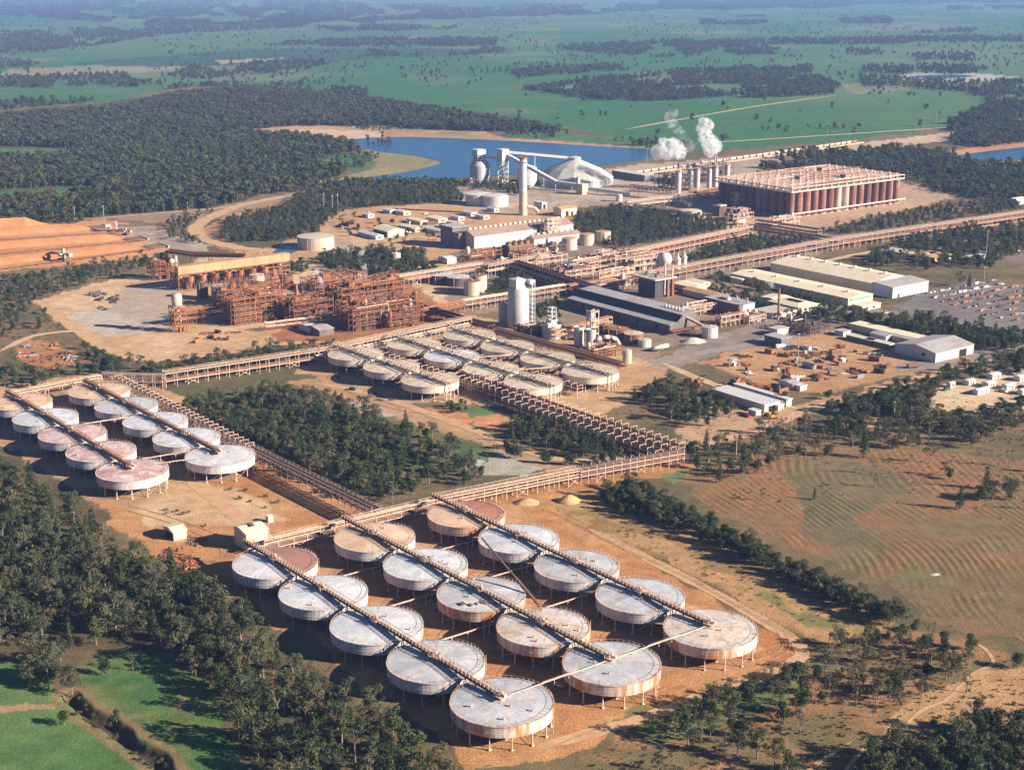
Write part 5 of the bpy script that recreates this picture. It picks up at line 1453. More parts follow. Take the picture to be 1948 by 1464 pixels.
frame('tall rusty frame behind the digester frame, steaming', (652, 605), 26, 60, (6, 12, 17, 22), 6.5, 6.5, 'orange_steel', nv=16, npp=55, seed=33, pent=9, duct=16, decks=0.9, core=0.7)
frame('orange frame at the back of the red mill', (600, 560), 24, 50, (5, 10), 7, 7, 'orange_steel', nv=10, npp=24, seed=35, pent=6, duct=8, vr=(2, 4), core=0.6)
frame('low brown frame right of the red mill above the conveyor', (742, 628), 14, 26, (4, 8), 6, 6, 'rust_steel', nv=5, npp=16, seed=37, pent=3, duct=5)
t = thing('storage_vessel', 'short bright orange vessel at the foot of the red mill', 'vessel', PW(758, 618), TH)
MB().lathe([(2.2, 0), (2.2, 8), (1.2, 9.5), (0.1, 9.8)], 16).build('shell', 'orange_clad', t, True)
MB().lathe([(2.3, 3), (3.2, 3), (3.2, 3.1), (2.3, 3.1)], 12).build('platform', 'rust_steel', t)
rack('slender orange trestle rack in front of the red mill', P2(505, 615, 6), P2(665, 596, 6), 4, (3.2, 6.0), 8, 'orange_steel', 2, ('orange_steel', 'cream_pipe'), portal=3.0, brace=0)
# dark red conveyors into the mill
def gallery(label, pts, w=4.0, h=3.2, mat='cream_pipe', legs=(), lm='cream_steel', name='conveyor_gallery'):
    t = thing(name, label, 'conveyor', (pts[0][0], pts[0][1], 0), 0.0, 'conveyor galleries')
    o = Vector((pts[0][0], pts[0][1], 0))
    for a, c_ in zip(pts[:-1], pts[1:]):
        MB().beam(Vector(a) - o, Vector(c_) - o, w, h).build('gallery', mat, t)
        MB().beam(Vector(a) - o + Vector((0, 0, h / 2 + 0.12)), Vector(c_) - o + Vector((0, 0, h / 2 + 0.12)), w + 0.4, 0.2).build('roof', mat, t)
    for f, s in legs:
        a, c_ = Vector(pts[s]) - o, Vector(pts[s + 1]) - o
        q = a + (c_ - a) * f
        mb = MB()
        d = (c_ - a).cross(Vector((0, 0, 1))).normalized()
        for sg in (-1, 1):
            mb.beam((q + d * sg * (w / 2 + 1.2)) * 1.0 - Vector((0, 0, q.z)), q + d * sg * w / 2, 0.4)
        n = max(1, int(q.z / 6))
        for k in range(n):
            z = q.z * (k + 0.5) / n
            mb.beam(Vector((q.x, q.y, z)) - d * (w / 2 + 0.8), Vector((q.x, q.y, z)) + d * (w / 2 + 0.8), 0.25)
        mb.build('tower', lm, t)
    return t
def P3(px, py, z): return tuple(PW(px, py, z))
gallery('dark red twin conveyor rising from the stock yard to the mill', [P3(318, 478, 3), P3(372, 486, 12), P3(468, 487, 20)], 3.0, 2.0, 'rust_steel', ((0.9, 0), (0.3, 1), (0.7, 1)), 'rust_steel')
gallery('second dark red conveyor beside the twin conveyor', [P3(324, 475, 3), P3(376, 482, 12), P3(470, 484, 20)], 2.4, 1.6, 'orange_steel', ((0.9, 0), (0.5, 1)), 'rust_steel')
# ---- evaporators and centre plant
frame('pink evaporator frame in the centre of the plant', (1120, 522), 28, 46, (5, 10), 7, 7, 'pink_steel', nv=12, npp=50, seed=41, pent=4, duct=8, pm=('orange_steel', 'brown_pipe', 'cream_pipe', 'dark_steel'), vm=('silver_pipe', 'tank_cream', 'orange_steel'))
frame('pink evaporator frame left of the white sphere', (1170, 518), 34, 50, (5.5, 11), 7, 7, 'pink_steel', nv=14, npp=50, seed=43, pent=4, duct=8, pm=('orange_steel', 'brown_pipe', 'cream_pipe', 'dark_steel'), vm=('silver_pipe', 'tank_cream', 'dark_steel'))
frame('cream open frame in front of the white sphere', (1206, 520), 8, 42, (6, 11), 8, 7, 'cream_steel', nv=5, npp=8, seed=45, vm=('silver_pipe',), decks=0.3)
frame('brown frame between the cooling tower and the pipe corridor', (1020, 512), 22, 36, (4.5, 9), 7, 7, 'pink_steel', nv=8, npp=32, seed=47, pent=3, duct=8, pm=('dark_steel', 'brown_pipe', 'cream_pipe'), vm=('silver_pipe', 'tank_cream', 'dark_steel'))
frame('low rusty frame left of the cooling tower', (893, 500), 14, 44, (4, 7.5), 7, 7, 'orange_steel', nv=4, npp=30, seed=49, pm=('orange_steel', 'cream_pipe', 'rust_steel'))
frame('pale frame with a white top left of the black block', (1140, 540), 8, 40, (5, 9), 8, 6.5, 'cream_steel', nv=5, npp=14, seed=51, pm=('orange_steel', 'cream_pipe'), vm=('white_paint', 'tank_cream'))
frame('brown pump frame right of the brown cooling tower', (1030, 488), 14, 30, (4.5, 8), 7, 7, 'dark_steel', nv=6, npp=20, seed=53, pm=('dark_steel', 'silver_pipe', 'brown_pipe'), vm=('silver_pipe', 'dark_steel'))
frame('white rooftop frame on the powerhouse side', (1042, 462), 10, 16, (6, 12, 18, 22), 5, 5, 'cream_steel', nv=4, npp=10, seed=55, vm=('white_paint',), pm=('cream_pipe',))
frame('shadow-dark pipework frame between the cooling tower rack and the pipe corridor', (960, 520), 20, 26, (4, 8), 6.5, 6.5, 'pink_steel', nv=5, npp=34, seed=93, pent=2, duct=8, pm=('dark_steel', 'brown_pipe', 'cream_pipe', 'rust_steel'), vm=('dark_steel', 'tank_cream'))  # pipework here coloured darker to stand in for the shadowed plant centre
frame('shadow-dark pipework frame right of the pipe corridor', (1075, 536), 22, 30, (4, 8), 6.5, 6.5, 'pink_steel', nv=6, npp=40, seed=94, pent=2, duct=8, pm=('dark_steel', 'brown_pipe', 'cream_pipe', 'rust_steel'), vm=('dark_steel', 'silver_pipe'))
frame('brown pipework frame at the head of the pipe corridor', (990, 500), 14, 30, (4, 8.5), 6.5, 6.5, 'rust_steel', nv=4, npp=30, seed=95, pm=('dark_steel', 'brown_pipe', 'orange_steel'), vm=('dark_steel', 'tank_cream'))
frame('pink pump frame below the evaporators', (1130, 560), 10, 40, (3.5, 7), 6.5, 6.5, 'pink_steel', nv=6, npp=30, seed=96, pm=('dark_steel', 'brown_pipe', 'orange_steel'), vm=('dark_steel', 'silver_pipe'))
frame('brown pump frame beside the dark long shed', (1300, 606), 12, 36, (3.5, 6.5), 6.5, 6.5, 'pink_steel', nv=5, npp=26, seed=97, pm=('dark_steel', 'brown_pipe', 'cream_pipe'), vm=('tank_cream', 'silver_pipe'))
p = PW(1264, 512)
t = thing('storage_sphere', 'white spherical vessel on short legs in the centre of the plant', 'sphere', (p.x, p.y, 0), TH)
prof = [(6.4 * math.sin(math.pi * k / 14) + 0.01, 9.0 - 6.4 * math.cos(math.pi * k / 14)) for k in range(15)]
MB().lathe(prof, 28).build('shell', 'white_paint', t, True)
for k in range(8):
    a = k * math.pi / 4
    MB().beam((5.4 * math.cos(a), 5.4 * math.sin(a), 0), (5.4 * math.cos(a), 5.4 * math.sin(a), 7.5), 0.45).build('leg', 'cream_steel', t)
keep(p.x, p.y, 9)
for k, (px, py, h) in enumerate(((1289, 511, 9), (1301, 508, 9.5), (1235, 512, 9), (1222, 514, 8))):
    p = PW(px, py)
    t = thing('evaporator_vessel', f'silver cone-topped vessel {["just right of the white sphere", "two places right of the white sphere", "just left of the white sphere", "two places left of the white sphere"][k]}', 'vessel', (p.x, p.y, 0), TH, 'evaporator vessels')
    MB().lathe([(2.5, 0), (2.5, h), (0.7, h + 2.4), (0.6, h + 5)], 16).build('shell', 'white_paint' if k < 2 else 'silver_pipe', t)
    MB().lathe([(2.6, h - 0.5), (3.4, h - 0.5), (3.4, h - 0.35), (2.6, h - 0.35)], 14).build('platform', 'cream_steel', t)
# black block with a concrete cap
o = PW(1243, 568)
t = thing('concrete_tower', 'black-walled block with a wide concrete cap above the pipe corridor', 'building', o, TH)
MB().box(-10, 6, 7.5, 20, 9, 15).build('wall', 'black_roof', t)
MB().box(-11, 10, 15.6, 30, 24, 1.2).build('cap', 'concrete', t)
for x, y in ((1.5, 14), (1.5, 19), (-8, 19), (-20, 19)):
    MB().box(x, y, 7.5, 2.2, 2.2, 15).build('pillar', 'rust_steel', t)
for k in range(5):
    MB().lathe([(1.2, 16.2), (1.2, 18), (0.3, 18.8)], 10, -4 - 4 * k, 6 + (k % 3) * 5).build('pump', 'rust_steel', t)
rect_keep(o, 20, 20)
for k, (px, py, h) in enumerate(((1264, 560, 26), (1278, 563, 25))):
    p = PW(px, py)
    t = thing('tall_mast', f'cream lattice mast behind the concrete-capped block, {["left", "right"][k]} one', 'mast', (p.x, p.y, 0), TH)
    MB().beam((0, 0, 0), (0, 0, h), 0.9).build('mast', 'cream_steel', t)
    MB().beam((-3.5, 0, h * 0.25), (0, 0, h * 0.25), 0.5).build('arm', 'cream_steel', t)
# ---- white silos by the cream tanks
o = PW(986, 621)
t = thing('lime_silo', 'big white silo with a square head house beside the cream tanks', 'silo', o, TH)
MB().lathe([(7.9, 0), (7.9, 26.5), (6.6, 28.8), (6.4, 29.4)], 40).build('shell', 'silo_white', t, True)
MB().lathe([(8.0, 0), (8.5, 0.0), (8.5, 0.9), (7.9, 0.9)], 40).build('base_ring', 'concrete', t)
mb = MB().lathe([(0.05, 30.2), (6.45, 29.4)], 40); mb.f = [tuple(reversed(f)) for f in mb.f]; mb.build('roof', 'silo_white', t)
MB().box(-0.5, -0.5, 32.8, 8.6, 8.6, 6.6).build('head_house', 'white_paint', t)
MB().add([(-5.2, -5.2, 36.1), (4.2, -5.2, 36.1), (4.2, 4.2, 36.1), (-5.2, 4.2, 36.1), (-0.5, -0.5, 37.6)], [(0, 1, 4), (1, 2, 4), (2, 3, 4), (3, 0, 4), (3, 2, 1, 0)]).build('head_roof', 'white_paint', t)
mb = MB()
for x, y in ((4.0, 7.2), (7.2, 7.2), (7.2, 10), (4.0, 10)):
    mb.beam((x, y, 0), (x, y, 33), 0.24)
for k in range(9):
    z = 3.5 * (k + 1)
    mb.box(5.6, 8.6, z, 3.4, 3.0, 0.14)
    mb.beam((4.0, 7.2, z - 3.5), (7.2, 7.2, z), 0.15); mb.beam((7.2, 7.2, z - 3.5), (7.2, 10, z), 0.15)
mb.build('stair_tower', 'white_paint', t)
MB().box(4.6, 7.6, 34.0, 5.5, 5, 2.6).build('lift_house', 'white_paint', t)
keep(o.x, o.y, 12)
ctank('lime_silo', 'small white silo left of the big one', 957, 615, 3.4, 15.5, 'silo_white', 'silo_white', 0.6, z0=0.0, cat='silo')
o = PW(1050, 643)
t = thing('lime_bin', 'squat white bin under a white lattice head beside the twin silos', 'bin', o, TH)
MB().lathe([(7.0, 0.5), (7.0, 9.5), (7.6, 9.6), (7.6, 10.0), (3.0, 13.0), (2.8, 14)], 32).build('shell', 'silo_white', t)
MB().lathe([(7.3, 10.0), (7.4, 11.2), (7.3, 11.2)], 32).build('railing', 'white_paint', t)
mb = MB()
for x, y in ((-2, -2), (2, -2), (2, 2), (-2, 2)):
    mb.beam((x, y, 10), (x, y, 23), 0.35)
for k in range(4):
    z = 13 + 3.2 * k
    mb.box(0, 0, z, 4.6, 4.6, 0.2)
mb.build('head_lattice', 'white_paint', t)
for k in range(3):
    MB().box(-2 + 4 * k, 4 - 6 * k, 11.8, 3, 3, 3).build('hopper_box', ('white_paint', 'blue_wall', 'silo_white')[k], t)
MB().beam((3, 5, 9.5), (16, 10, 2.5), 1.6, 1.6).build('chute', 'silo_white', t)
keep(o.x, o.y, 10)
for k, (px, py) in enumerate(((1101, 658), (1124, 663))):
    p = PW(px, py)
    t = thing('lime_silo', f'{["left", "right"][k]} of the pale twin silos beside the cream tanks', 'silo', (p.x, p.y, 0), TH)
    MB().lathe([(3.4, 0), (3.4, 12.5), (3.7, 12.6), (3.7, 13.0), (0.1, 13.6)], 26).build('shell', 'silo_white', t)
    MB().lathe([(3.5, 13.0), (3.6, 14.1), (3.55, 14.1)], 26).build('railing', 'white_paint', t)
    MB().box(0, -3.55, 6.5, 0.5, 0.2, 13).build('ladder', 'pole_grey', t)
    keep(p.x, p.y, 6)
frame('pale lattice head tower between the twin silos', (1124, 650), 5, 7, (5, 10, 15, 21), 5, 3.5, 'cream_steel', nv=2, npp=6, seed=61, vm=('white_paint',), pm=('cream_pipe',))
rack('pink pipe bridge between the squat bin and the dark shed', P2(1052, 630, 8), P2(1160, 602, 8), 5, (4.5, 8), 6, 'pink_steel', 4, ('cream_pipe', 'orange_steel', 'brown_pipe'))
frame('brown pump frame in front of the twin silos', (1130, 686), 14, 26, (3, 5.5), 6, 6, 'rust_steel', nv=5, npp=26, seed=63, pm=('orange_steel', 'brown_pipe', 'cream_pipe'))
frame('brown low frame between the cream tanks and the white silo', (1010, 645), 20, 22, (3, 6), 6, 6, 'dark_steel', nv=5, npp=20, seed=65, pm=('dark_steel', 'brown_pipe', 'cream_pipe'))
frame('pink pipe frame at the gable of the grey box building', (1372, 624), 6, 24, (4, 8), 6, 5, 'pink_steel', nv=2, npp=10, seed=67)
frame('pale pump frame right of the grey box building', (1425, 618), 14, 18, (3, 5.5), 6, 6, 'pink_steel', nv=4, npp=14, seed=69, vm=('silver_pipe', 'tank_cream'))
frame('dark switchyard frame beside the paved road', (1540, 640), 30, 22, (3, 6), 6, 5, 'dark_steel', nv=4, npp=8, seed=71, decks=0.0, pm=('dark_steel', 'silver_pipe'), vm=('silver_pipe', 'dark_steel'), vr=(0.6, 1.2))
t = thing('tanker_trailer', 'white tanker trailer parked by the paved road', 'trailer', PW(1256, 666), TH + math.pi / 2)
MB().cyl((-7, 0, 2.4), (7, 0, 2.4), 1.5, 18).build('barrel', 'white_paint', t, True)
MB().box(0, 0, 0.95, 13, 2.0, 0.35).build('chassis', 'dark_steel', t)
for x in (-5.5, -4.2, 5.0):
    for y in (-1.0, 1.0):
        MB().cyl((x, y - 0.2, 0.5), (x, y + 0.2, 0.5), 0.5, 12).build('wheel', 'black_gap', t)
t = thing('elbow_duct', 'pale bent dust duct right of the twin silos', 'duct', PW(1150, 664), TH)
MB().pipe([(-4, -6, 6), (-1, -2, 8.5), (2, 3, 8.8), (4, 7, 7), (5, 9, 3)], 1.5, 12).build('duct', 'tank_cream', t, True)
for x, y, z in ((-1, -2, 7.2), (2, 3, 7.4), (5, 9, 2)):
    MB().beam((x, y, 0), (x, y, z), 0.4).build('post', 'cream_steel', t)
# ---- alumina silos, towers and dome
o = PW(913, 351)
t = thing('alumina_silo', 'white alumina silo with a boxy tower on top at the reservoir', 'silo', o, TH)
MB().lathe([(12.5, 6), (12.5, 24), (9.0, 29.5), (8.6, 29.5)], 36).build('shell', 'silo_white', t)
mb = MB().lathe([(0.05, 30.2), (9.0, 29.4)], 36); mb.f = [tuple(reversed(f)) for f in mb.f]; mb.build('roof', 'silo_white', t)
for k in range(10):
    a = 2 * math.pi * k / 10
    MB().beam((11.5 * math.cos(a), 11.5 * math.sin(a), 0), (11.5 * math.cos(a), 11.5 * math.sin(a), 6.2), 1.1).build('leg', 'concrete', t)
for x, y in ((-5, -5), (5, -5), (5, 5), (-5, 5)):
    MB().beam((x - 1, y - 1, 29), (x - 1, y - 1, 40), 0.6).build('tower_post', 'cream_steel', t)
for z in (32, 35.5):
    MB().box(-1, -1, z, 11, 11, 0.4).build('tower_floor', 'pale_wall', t)
MB().box(-2.5, -1.5, 33.8, 6, 7, 3.2).build('tower_room', 'concrete', t)
MB().box(-1, -1, 40.2, 12.4, 12.4, 6.0).build('head_house', 'white_paint', t)
MB().box(-1, -1, 43.35, 13.2, 13.2, 0.3).build('head_roof', 'white_paint', t)
frame('dark loading frame under the alumina silo', (893, 356), 12, 12, (4, 8), 6, 6, 'dark_steel', nv=2, npp=6, seed=73)
o = PW(957, 353)
t = thing('transfer_tower', 'white lattice transfer tower with a tall head box behind the chimney', 'tower', o, TH)
mb = MB()
for x, y in ((-4.5, -4.5), (4.5, -4.5), (4.5, 4.5), (-4.5, 4.5)):
    mb.beam((x, y, 0), (x, y, 31), 0.8)
for k in range(5):
    z = 6 * (k + 1)
    for (x0, y0), (x1, y1) in (((-4.5, -4.5), (4.5, -4.5)), ((4.5, -4.5), (4.5, 4.5)), ((4.5, 4.5), (-4.5, 4.5)), ((-4.5, 4.5), (-4.5, -4.5))):
        mb.beam((x0, y0, z), (x1, y1, z), 0.5); mb.beam((x0, y0, z - 6), (x1, y1, z), 0.4)
mb.build('lattice', 'white_paint', t)
MB().box(0, 0, 37.5, 10.5, 10.5, 14).build('head_box', 'pale_wall', t)
MB().box(0, 0, 44.8, 11.2, 11.2, 0.5).build('head_roof', 'white_paint', t)
ctank('alumina_silo', 'pale silo partly hidden behind the tall chimney', 1003, 352, 12, 22, 'silo_white', 'silo_white', 3, group=None, cat='silo')
e1 = Vector((PW(957, 353).x + 4, PW(957, 353).y, 38)); e2 = PW(1059, 362); e3 = PW(1104, 366)
gallery('long sloping white conveyor gallery from the transfer tower past the chimney', [tuple(e1), (e2.x, e2.y, 9.5), (e3.x, e3.y, 8.0)], 4.6, 3.6, 'white_paint', ((0.42, 0), (0.72, 0), (0.95, 0), (0.6, 1)), 'white_paint')
a_ = PW(957, 353); c_ = PW(1093, 348)
gallery('thin white conveyor bridge from the transfer tower to the dome top', [(a_.x + 5, a_.y + 3, 41), (c_.x - 8, c_.y, 31.5)], 3.0, 2.6, 'pale_wall', ((0.45, 0),), 'white_paint')
b_ = PW(913, 351)
gallery('short conveyor bridge between the silo tower and the transfer tower', [(b_.x + 4, b_.y, 34), (a_.x - 5, a_.y, 33)], 2.4, 2.2, 'pale_wall')
t = thing('transfer_house', 'cream transfer house at the foot of the long conveyor gallery', 'building', PW(1108, 369), TH)
MB().box(0, 0, 6, 10, 9, 12).build('wall', 'tank_cream', t)
MB().box(-5.5, -2, 10, 3, 3.5, 20).build('shaft', 'grey_roof', t)
MB().box(0, 0, 12.2, 10.6, 9.6, 0.4).build('roof', 'white_paint', t)
g1 = PW(1112, 368); g2 = PW(1200, 374)
gallery('low white conveyor gallery running right from the transfer house', [(g1.x, g1.y, 6.5), (g2.x, g2.y, 3.0)], 4.5, 3.6, 'white_paint', ((0.3, 0), (0.7, 0)), 'white_paint')
o = PW(1093, 348)
t = thing('storage_dome', 'grey conical storage dome with a small cap by the reservoir', 'dome', o, R(8))
NS = 14
MB().lathe([(48.5, 0), (48.5, 7.8)], NS).build('wall', 'white_paint', t)
for k in range(NS):
    a = 2 * math.pi * k / NS; a2 = 2 * math.pi * (k + 1) / NS
    vs = []
    for r_, z in ((49.5, 7.4), (33, 18.2), (7.5, 29.0)):
        for q in (a + 0.004, a2 - 0.004):
            vs.append((r_ * math.cos(q), r_ * math.sin(q), z))
    vs += [(x, y, z - 0.3) for x, y, z in vs]
    MB().add(vs, [(0, 1, 3, 2), (2, 3, 5, 4), (6, 8, 9, 7), (8, 10, 11, 9), (0, 2, 8, 6), (2, 4, 10, 8), (1, 7, 9, 3), (3, 9, 11, 5), (0, 6, 7, 1)]).build('roof_panel', 'cone_sheet', t)
MB().lathe([(7.6, 28.6), (7.6, 32.2)], NS).build('cap_wall', 'pale_wall', t)
mb = MB().lathe([(0.05, 33.6), (8.2, 32.1)], NS); mb.f = [tuple(reversed(f)) for f in mb.f]; mb.build('cap_roof', 'white_paint', t)
for k in range(10):
    a = -0.3 - k * 0.27
    MB().beam((51.5 * math.cos(a), 51.5 * math.sin(a), 0), (48.8 * math.cos(a), 48.8 * math.sin(a), 6), 0.5).build('buttress', 'white_paint', t)
for k in range(7):
    keep(o.x + 20 * math.cos(k), o.y + 20 * math.sin(k), 34)
# ---- calciners
for k, (px, pt, pb, r) in enumerate(((1289.5, 325, 368, 3.7), (1313.5, 321, 362, 3.2), (1325.5, 320, 362, 3.3), (1348.5, 317, 362, 3.2), (1360, 316, 362, 3.2), (1382, 313, 362, 3.3))):
    p = PW(px, pb); h = height(px, pb, pt)
    t = thing('calciner_column', f'white calciner column, {["first, under the blue hood", "second", "third", "fourth", "fifth, under the thin stacks", "sixth and rightmost"][k]} from the left', 'column', (p.x, p.y, 0), TH, 'calciner columns')
    MB().lathe([(r, 4), (r, h - 1), (r * 1.12, h - 0.9), (r * 1.12, h), (0.1, h + 0.8)], 22).build('shell', 'silo_white', t)
    MB().lathe([(r * 0.8, 0), (r * 0.8, 4.2)], 14).build('skirt', 'pink_steel', t)
    MB().box(0, -r - 0.2, h / 2, 0.6, 0.4, h).build('ladder', 'pole_grey', t)
    MB().lathe([(r * 1.05, h + 0.2), (r * 1.6, h + 0.2), (r * 1.6, h + 0.4), (r * 1.05, h + 0.4)], 16).build('platform', 'cream_steel', t)
    if k in (0, 3, 4, 5): 
        for s in (-1, 1):
            MB().lathe([(0.8, h), (0.8, h + (12 if k == 4 else 8)), (0.55, h + (12 if k == 4 else 8)), (0.55, h + 4)], 10, s * 1.5, 0).build('stack', 'cream_pipe', t)
    if k == 0: MB().box(0.5, 0, h + 6.5, 2.2, 2.2, 5).build('hood', 'blue_machine', t)
frame('dark calciner frame left of the columns', (1292, 366), 44, 24, (6, 12, 18), 8, 8, 'dark_steel', nv=8, npp=24, seed=81, pm=('dark_steel', 'brown_pipe', 'silver_pipe'), vm=('dark_steel', 'silver_pipe'), vr=(1.5, 3))
frame('brown calciner frame behind the columns', (1330, 352), 30, 60, (8, 16, 22), 9, 9, 'dark_steel', nv=10, npp=24, seed=83, pm=('dark_steel', 'brown_pipe', 'silver_pipe'), vm=('dark_steel', 'tank_cream'), vr=(1.5, 3))
frame('cream pipe frame at the foot of the calciner columns', (1330, 382), 18, 64, (4, 8), 9, 8, 'cream_steel', nv=8, npp=30, seed=85, pent=3, duct=6, pm=('cream_pipe', 'brown_pipe', 'orange_steel'), vm=('tank_cream', 'silver_pipe'))
frame('cream frame on the left shoulder of the precipitators', (1405, 402), 12, 22, (6, 12, 18), 6, 6, 'cream_steel', nv=5, npp=16, seed=87, vm=('tank_cream',), pm=('cream_pipe', 'brown_pipe'))
t = thing('duct_bank', 'dark frame carrying four silver duct ends left of the precipitators', 'ducts', PW(1368, 412), TH)
MB().box(-5, 5, 5, 10, 10, 10).build('body', 'dark_steel', t)
for k in range(4):
    MB().cyl((-11, 1.2 + 2.6 * k, 11.2), (1.0, 1.2 + 2.6 * k, 11.2), 1.15, 12).build('duct', 'silver_pipe', t, True)
t = thing('horizontal_vessel', 'cream horizontal vessel below the precipitators', 'vessel', PW(1405, 428), TH)
MB().cyl((0, -6, 3.4), (0, 9, 3.4), 2.3, 18).build('shell', 'tank_cream', t, True)
for y in (-3, 6): MB().box(0, y, 0.7, 3.4, 1.2, 1.8).build('saddle', 'concrete', t)
frame('cream pipe frame at the near corner of the precipitators', (1470, 436), 14, 40, (4.5, 9), 7, 7, 'cream_steel', nv=4, npp=30, seed=89, pm=('cream_pipe', 'brown_pipe', 'orange_steel'), vm=('tank_cream', 'silver_pipe'))
frame('dark pump frame left of the precipitators', (1395, 424), 16, 30, (4, 8), 7, 7, 'pink_steel', nv=6, npp=26, seed=91, pent=3, duct=6, pm=('dark_steel', 'brown_pipe', 'cream_pipe'), vm=('silver_pipe', 'dark_steel'))
# ---- precipitators
o = PW(1503, 416)
e = PW(1738, 389)
PL = (e - o).dot(VX)
NV, NU = 15, 10
dv = PL / (NV - 0.15); du = 11.2; PH = 27.0
pmesh = shared('precip', lambda: MB().lathe([(4.7, 0), (4.7, 8.9), (4.76, 9), (4.7, 9.1), (4.7, 17.9), (4.76, 18), (4.7, 18.1), (4.7, PH)], 26).mesh('shell', 'red_tank'))
pm2 = shared('precip2', lambda: MB().lathe([(4.7, 0), (4.7, 8.9), (4.76, 9), (4.7, 9.1), (4.7, 17.9), (4.76, 18), (4.7, 18.1), (4.7, PH)], 26).mesh('shell', 'white_tank'))
k = 0
ORD = ['first', 'second', 'third', 'fourth', 'fifth', 'sixth', 'seventh', 'eighth', 'ninth', 'tenth', 'eleventh', 'twelfth', 'thirteenth', 'fourteenth', 'last']
for i in range(NU):
    for j in range(NV):
        if i > 1 and j > 0: continue
        p = o - UX * (5 + du * i) + VX * (4.6 + dv * j)
        if i == 0: lb = f'tall red-brown precipitator tank, {ORD[j]} from the left in the front row'
        elif j == 0: lb = f'tall shaded precipitator tank in the left end row, {ORD[i]} from the front corner'
        else: lb = f'shaded precipitator tank behind the {ORD[j]} tank of the front row'
        if (i, j) in ((0, 6), (0, 7)): lb = lb.replace('red-brown', 'whitened')
        t = thing('precipitator_tank', lb, 'tank', (p.x, p.y, 0), random.uniform(0, 6), 'precipitator tanks')
        inst('shell', pm2 if (i, j) in ((0, 6), (0, 7)) else pmesh, t)
        mb = MB()
        mb.lathe([(4.9, 0), (4.9, 0.8), (4.6, 0.9)], 20)
        inst('base_ring', shared('pbase', lambda: mb.mesh('base_ring', 'concrete')), t)
PD = du * NU
t = thing('precipitator_deck', 'wide pink steel deck covering the block of precipitator tanks', 'deck', o + Vector((0, 0, PH)))
MB().box(-PD / 2, PL / 2, 0.7, PD + 2, PL + 2, 0.9).build('slab', 'concrete', t)
for z, w_ in ((1.7, 0.5), (5.2, 0.5)):
    MB().box(1.1, PL / 2, z, 0.5, PL + 2, 0.6).build('edge_beam', 'cream_steel', t)
    MB().box(-PD / 2, -1.0, z, PD + 2, 0.5, 0.6).build('edge_beam', 'cream_steel', t)
postm = shared('dpost', lambda: MB().box(0, 0, 2.0, 0.5, 0.5, 4.4).mesh('deck_post', 'cream_steel'))
for j in range(NV + 1):
    inst('deck_post', postm, t, (1.0, PL * j / NV, 1.1))
    MB().box(-PD / 2, PL * j / NV, 5.4, PD, 0.7, 0.5).build('roof_beam', 'pink_steel', t)
for i in range(2 * NU + 1):
    MB().box(-PD * i / (2 * NU), PL / 2, 5.65, 0.5, PL, 0.4).build('roof_purlin', 'pink_steel', t)
    if i % 2 == 0: inst('deck_post', postm, t, (-PD * i / (2 * NU), -0.9, 1.1))
dm = shared('agit', lambda: MB().box(0, 0, 1.6, 2.6, 2.6, 1.2).cyl((0, 0, 2.2), (0, 0, 4.8), 0.8, 8).box(1.2, 0, 3.2, 1.8, 1.3, 1.2).box(0, 0, 6.3, 1.6, 1.6, 1.0).mesh('agitator_drive', 'pink_steel'))
for i in range(NU):
    for j in range(NV):
        inst('agitator_drive', dm, t, (-5 - du * i + random.uniform(-1, 1), 4.6 + dv * j + random.uniform(-1, 1), 0.5))
for k in range(22):
    i = random.randint(0, NU - 1)
    a = random.uniform(0, PL * 0.7)
    MB().pipe([(-2 - du * i, a, 6.4), (-2 - du * i, a + random.uniform(20, PL * 0.3 + 20), 6.4)], 0.5, 6).build('launder_pipe', random.choice(('cream_pipe', 'orange_steel', 'brown_pipe')), t)
for k, (i, j) in enumerate(((4, 5), (7, 11), (2, 9))):
    MB().box(-du * i, dv * j, 7.6, 8, 10, 3.4).build('deck_house', 'pink_roof', t)
rect_keep(o, PD, PL, 6)
rack('thin cream pipe rail along the foot of the front precipitator row', Vector((o + UX * 4)[:2]), Vector((o + UX * 4 + VX * PL)[:2]), 1.6, (5.0,), 9, 'cream_steel', 2, ('cream_pipe', 'silver_pipe'), brace=0)

# ================================================================== STOCK YARD, TRAIN, VEHICLES, YARD CLUTTER
def heap(name, label, px, py, rx, ry, h, mat, rz=0.0, seed=1):
    rd = random.Random(seed)
    p = PW(px, py)
    mb = MB()
    n = 22
    prof = [(1.0, 0.0), (0.86, 0.16), (0.6, 0.52), (0.32, 0.85), (0.1, 1.0)]
    vs, fs = [], []
    jit = [[rd.uniform(0.88, 1.12) for _ in range(n)] for _ in prof]
    for k, (r, z) in enumerate(prof):
        for i in range(n):
            a = 2 * math.pi * i / n
            vs.append((rx * r * jit[k][i] * math.cos(a), ry * r * jit[k][i] * math.sin(a), h * z * (rd.uniform(0.92, 1.06) if k else 1.0) - (0.05 if k == 0 else 0)))
    for k in range(len(prof) - 1):
        for i in range(n):
            j = (i + 1) % n
            fs.append((k * n + i, k * n + j, (k + 1) * n + j, (k + 1) * n + i))
    fs.append(tuple((len(prof) - 1) * n + i for i in range(n)))
    mb.add(vs, fs)
    o_ = tag(mb.build(name, mat, None, True), label, 'heap')
    o_.location = (p.x, p.y, 0); o_.rotation_euler = (0, 0, rz)
    keep(p.x, p.y, max(rx, ry) * 0.8)
    return o_
heap('sand_heap', 'low pale sand heap right of the near tank rack, left one', 1002, 956, 7, 5, 2.4, 'sand_heap', 0.2, 3)
heap('sand_heap', 'pointed pale sand heap right of the near tank rack', 1082, 953, 6.5, 5, 3.4, 'sand_heap', 0.5, 4)
